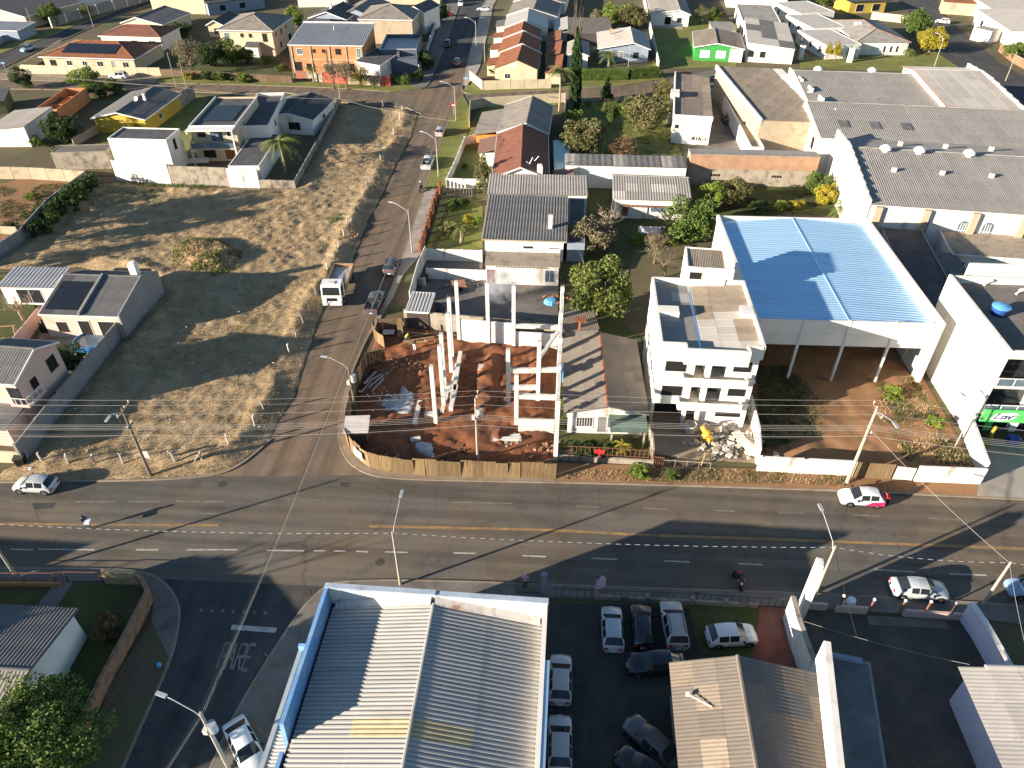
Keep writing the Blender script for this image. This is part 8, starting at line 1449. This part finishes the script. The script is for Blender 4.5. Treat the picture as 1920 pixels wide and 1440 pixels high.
tree('broad grey-olive tree in the walled orchard', (1095,292), 7.4, 4.6, 'broad', 'leaf_olive', zs=.85); tree('wide olive tree by the workshop wall in orchard', (1208,243), 7.4, 5.0, 'broad', 'leaf_olive', zs=.75); tree('rusty leafless shrub tree in the orchard middle', (1166,297), 4.6, 3.4, 'sparse', 'leaf_rust'); tree('young green conifer in the orchard', (1142,235), 5.2, 2.0, 'round', 'leaf'); tree('bright shrub tree along orchard left wall', (1076,238), 3.8, 2.2, 'round', 'leaf_bright'); tree('grey-green tree at workshop back corner', (1240,188), 4.8, 2.4, 'round', 'leaf_olive'); tree('dark ragged conifer on the cross street verge', (1137,189), 5.2, 1.8, 'cone', 'cypress', zs=1.3)
shrub('small bright shrub at orchard back edge', (1103,200), 1.0, 1.4, 'leaf_bright'); shrub('yellowish shrub right of bright orchard shrub', (1165,212), 1.4, 1.8, 'leaf_bright')
t = tree('tall narrow cypress before the small white cottage', (1077,203), 15.5, 1.55, 'column', 'cypress'); cr = [c for c in t.children if c.name.startswith('crown')][0]; cr.scale.z = 7.4; cr.location.z = 8.0
palm('feathery palm on verge beside the cypress', (1048,208), 8.0, 3.4, seed=2); palm('short palm before the grey-roofed bungalow', (1140,126), 3.0, 2.8, seed=3, n=24); palm('tall palm in yard corner of the dry field', (535,325), 5.6, 3.6, seed=4, n=26); palm('small palm in garden behind rust-red fence', (864,458), 2.8, 1.9, seed=5, n=14); palm('little palm at the grey cement front wall', (588,154), 3.0, 2.0, seed=6, n=14); palm('dark palm bush by church hall left wall', (1578,405), 1.8, 2.4, seed=7, leaf='leaf', n=18); palm('yellow spiky dracaena in bungalow front garden', (1166,850), 1.2, 1.0, leaf='leaf_yellow', n=14, seed=8); palm('low fern palm below yellow street tree', (1702,104), 1.5, 2.2, seed=9, n=18)
for (a, b, lb) in (((1091,152),(1174,151),'long clipped hedge before the grey-roofed bungalow'),((1182,150),(1233,147),'shorter clipped hedge right of the garden path')):
    pa, pb = G(*a), G(*b); mid = (pa+pb)/2; dd = pb-pa; t = thing('hedge', lb, 'hedge', (mid.x, mid.y+.8, 0), math.atan2(dd.y, dd.x)); c = part('foliage', LM['box'][0], None, t); c.location = (0,0,1.15); c.scale = (dd.length/2, .9, 1.2); c.material_slots[0].link = 'OBJECT'; c.material_slots[0].material = MT['leaf']; add(t, 'core', 'leaf_dark', lambda m: m.box(-dd.length/2+.15, dd.length/2-.15, -.75, .75, 0, 2.2))
# far trees
for lb, px, h, r, k, lf in (('dark round street tree by blue name sign',(48,166),4.6,2.6,'round','leaf_dark'),('bright green round street tree before hip house',(162,168),5.2,3.6,'round','leaf_bright'),('dark dense tree by the concrete lean-to',(124,268),6.2,3.6,'round','leaf_dark'),('yellow-green tree at the yellow bungalow corner',(254,250),3.6,1.9,'round','leaf_yellow'),('shady tree left of yellow bungalow roof',(186,182),3.4,2.8,'round','leaf_dark'),('second shady tree above yellow bungalow roof',(215,176),3.2,2.6,'round','leaf'),('tall straw-grey tree by the cream wall gate',(362,142),9.0,4.0,'sparse','leaf_grey'),('dark garden tree beside tall straw-grey tree',(400,125),6.5,3.6,'round','leaf_dark'),('olive garden tree before cream two-storey house',(437,122),6.0,3.4,'round','leaf'),('garden tree under cream house porch',(465,118),4.0,2.2,'round','leaf'),('dark garden tree behind the rust-red hip roof',(345,70),4.5,2.8,'round','leaf_dark'),('slim street tree at corner house kerb',(100,48),6.5,3.2,'round','leaf'),('small street tree by grey street wall',(168,34),4.5,2.2,'sparse','leaf'),('straw-coloured willow before orange brick building',(626,166),6.2,2.8,'sparse','leaf_grey'),('second straw willow before orange brick building',(650,168),6.6,2.6,'sparse','leaf_grey'),('yellowish willow by the white annex',(678,164),5.6,2.6,'sparse','leaf_yellow'),('bare little tree before the beige front wall',(700,165),4.5,2.2,'bare','leaf'),('bushy tree behind cream hip house',(556,50),5.2,2.8,'round','leaf_bright'),('small tree by slate-blue house corner',(800,128),4.0,2.4,'round','leaf_dark'),('young tree on the corner hedge lawn',(762,170),3.6,1.2,'round','leaf'),('dark tree over red car at street top',(828,42),5.0,2.6,'round','leaf_dark'),('olive grove tree beside brown carport',(1150,50),6.8,4.2,'broad','leaf_bright'),('grey-olive tree in the grove by white wall',(1178,52),7.2,4.4,'broad','leaf_olive'),('dry tree at right end of the grove',(1196,54),6.0,3.4,'round','leaf_olive'),('yellowish tree at left end of the grove',(1125,48),4.8,3.0,'round','leaf_grey'),('thin tree on lawn of white bungalow',(1313,45),5.0,2.8,'sparse','leaf_olive'),('leafy tree on lawn next to red flowers',(1337,44),4.2,2.4,'round','leaf'),('tall green street tree on the east street',(1712,66),7.2,4.2,'broad','leaf'),('golden-green street tree on the east street',(1742,98),6.4,4.4,'broad','leaf_yellow'),('round tree above red-brown street wall',(1900,112),5.0,3.6,'broad','leaf'),('left golden conifer before long white building',(1549,115),4.6,1.3,'cone','leaf_yellow'),('right golden conifer before long white building',(1564,116),5.0,1.5,'cone','leaf_yellow'),('tall green tree behind dark flat building',(1545,12),5.0,3.4,'broad','leaf'),('leafy tree at top behind long white building',(1585,8),5.0,3.4,'broad','leaf'),('yellow-green bush tree below concrete store wall',(1330,392),4.6,2.4,'round','leaf_bright'),('ragged olive tree below concrete store wall',(1372,388),5.0,2.6,'round','leaf_olive'),('green tree at the church gable foot',(1530,368),4.6,2.4,'round','leaf'),('yellow tree at the church gable foot',(1545,384),4.0,2.0,'round','leaf_yellow'),('dark round tree in the pool yard',(140,698),4.2,2.0,'round','leaf_dark')): tree(lb, px, h, r, k, lf)
tree('bare pruned tree with pale limbs in left yard', (45,600), 4.6, 2.6, 'bare', bark='bark_pale')
for lb, px, r, h, lf in (('round golden shrub in the palm garden',(877,425),1.2,1.9,'leaf_yellow'),('grey-green shrub by rust-red fence',(838,440),1.6,2.2,'leaf_olive'),('dark shrub along pale bar railing',(850,392),1.6,1.6,'leaf'),('second dark shrub along pale bar railing',(866,388),1.3,1.5,'leaf_dark'),('big-leaved bush beside striped house wall',(893,424),1.3,1.6,'leaf_bright'),('dark shrub under bungalow window',(1098,850),1.5,1.4,'leaf_dark'),('shrub left of yellow dracaena',(1140,850),1.2,1.2,'leaf'),('green bush on verge before bungalow gate',(1203,890),1.4,1.0,'leaf_bright'),('small verge bush left of rusty gate',(1255,894),.9,.9,'leaf'),('sprawling bush at warehouse lot corner',(1665,745),1.4,1.4,'leaf_bright'),('spiky bush beside white corner building wall',(1755,800),1.2,1.3,'leaf_bright'),('corner hedge bush behind red gate',(748,158),2.2,2.0,'leaf'),('corner hedge bush by north street kerb',(785,150),2.0,2.2,'leaf_dark'),('low bush at brown board fence left end',(350,150),1.8,1.6,'leaf_yellow'),('low bush along brown board fence',(385,150),2.0,1.8,'leaf_dark'),('flowering bush along brown board fence',(415,152),2.0,2.0,'leaf'),('pale bush at brown board fence right end',(452,154),2.2,1.8,'leaf_bright'),('vegetable bush over mossy block wall',(72,412),2.0,1.8,'leaf_dark'),('climbing bush on mossy block wall',(100,392),2.2,2.0,'leaf_dark'),('leafy plant in vegetable plot',(62,372),1.4,1.2,'leaf_bright'),('low plant at vegetable plot corner',(20,430),1.2,1.0,'leaf_dark'),('bright shrub by whitewashed gable end',(72,274),1.6,1.8,'leaf_bright'),('shrub under the dark dense tree',(108,290),1.6,1.4,'leaf_olive'),('dry twiggy shrub on the corner lawn',(205,1180),1.5,1.6,'leaf_rust'),('shrub bed below yellow tree at church',(1462,395),1.6,1.6,'leaf_bright'),('second shrub bed below concrete store wall',(1490,392),1.5,1.4,'leaf_yellow'),('long dark bush behind blue warehouse',(1420,395),2.4,1.6,'leaf_dark'),('green mound bush in the shaded garden path',(1195,455),1.6,1.4,'leaf_bright'),('dark bush beneath washing line',(1255,460),2.0,1.4,'leaf'),('leafy bush by carport left edge',(8,545),1.6,2.0,'leaf_bright'),('bush in first row house garden',(925,140),1.8,2.0,'leaf_dark'),('flowering red bush by white hall',(1352,32),1.2,1.6,'leaf_rust'),('bush behind orange brick building roof',(615,60),1.4,2.4,'leaf_dark'),('garden bush at cream house right corner',(500,120),2.2,1.8,'leaf'),('garden bush row beside driveway gate',(530,132),2.0,1.6,'leaf')): shrub(lb, px, r, h, lf)
# unseen neighbours and stand-in trees beyond the left edge, placed for their shade
house('side_house', 'steep gabled house beyond the left edge on the near side', (-76, 24.4, 14.4, 11, 0), 4.6, 'gx', 3.4, 'wall_beige', 'tile_brown', .4, pitch=None)
house('side_house', 'flat two-storey house beyond the left edge', (-58.5, 16.3, 12, 12.5, 0), 7.6, 'flat', 0, 'wall_beige', 'concrete_dark')
tree('tall tree beyond the left edge by flat house', None, 9.0, 3.2, 'broad', 'leaf', pos=Vector((-54.5,22.6,0)), zs=.9); tree('broad tree beyond the left edge at bottom', None, 8.5, 3.6, 'round', 'leaf_dark', pos=Vector((-48,11.5,0)), zs=.9)
tree('tallest tree beyond left edge above the carport yard', None, 14.0, 4.2, 'broad', 'leaf', pos=Vector((-93,88,0)), zs=.9); tree('slimmer tree beyond left edge above the carport yard', None, 11.0, 3.4, 'round', 'leaf', pos=Vector((-86,86,0)), zs=1.0); tree('small tree beyond left edge behind the carport', None, 8.0, 2.2, 'round', 'leaf_dark', pos=Vector((-87,79.5,0)))  # unseen trees added to throw the shadow bands across the dry field
for lb, px, r, h in (('tall hedge bush at boundary wall corner of field',(172,360),2.0,3.0),('tall hedge bush two from boundary wall corner',(156,376),2.2,3.4),('tall hedge bush where mossy wall bends',(136,396),2.3,3.8),('tall hedge bush below vegetable plot plants',(110,418),2.3,3.6),('tall hedge bush at lower end of mossy wall',(82,442),1.9,2.8)): shrub(lb, px, r, h, 'leaf_dark')
for o in COL.objects:
    if 'dims' in o: del o['dims']
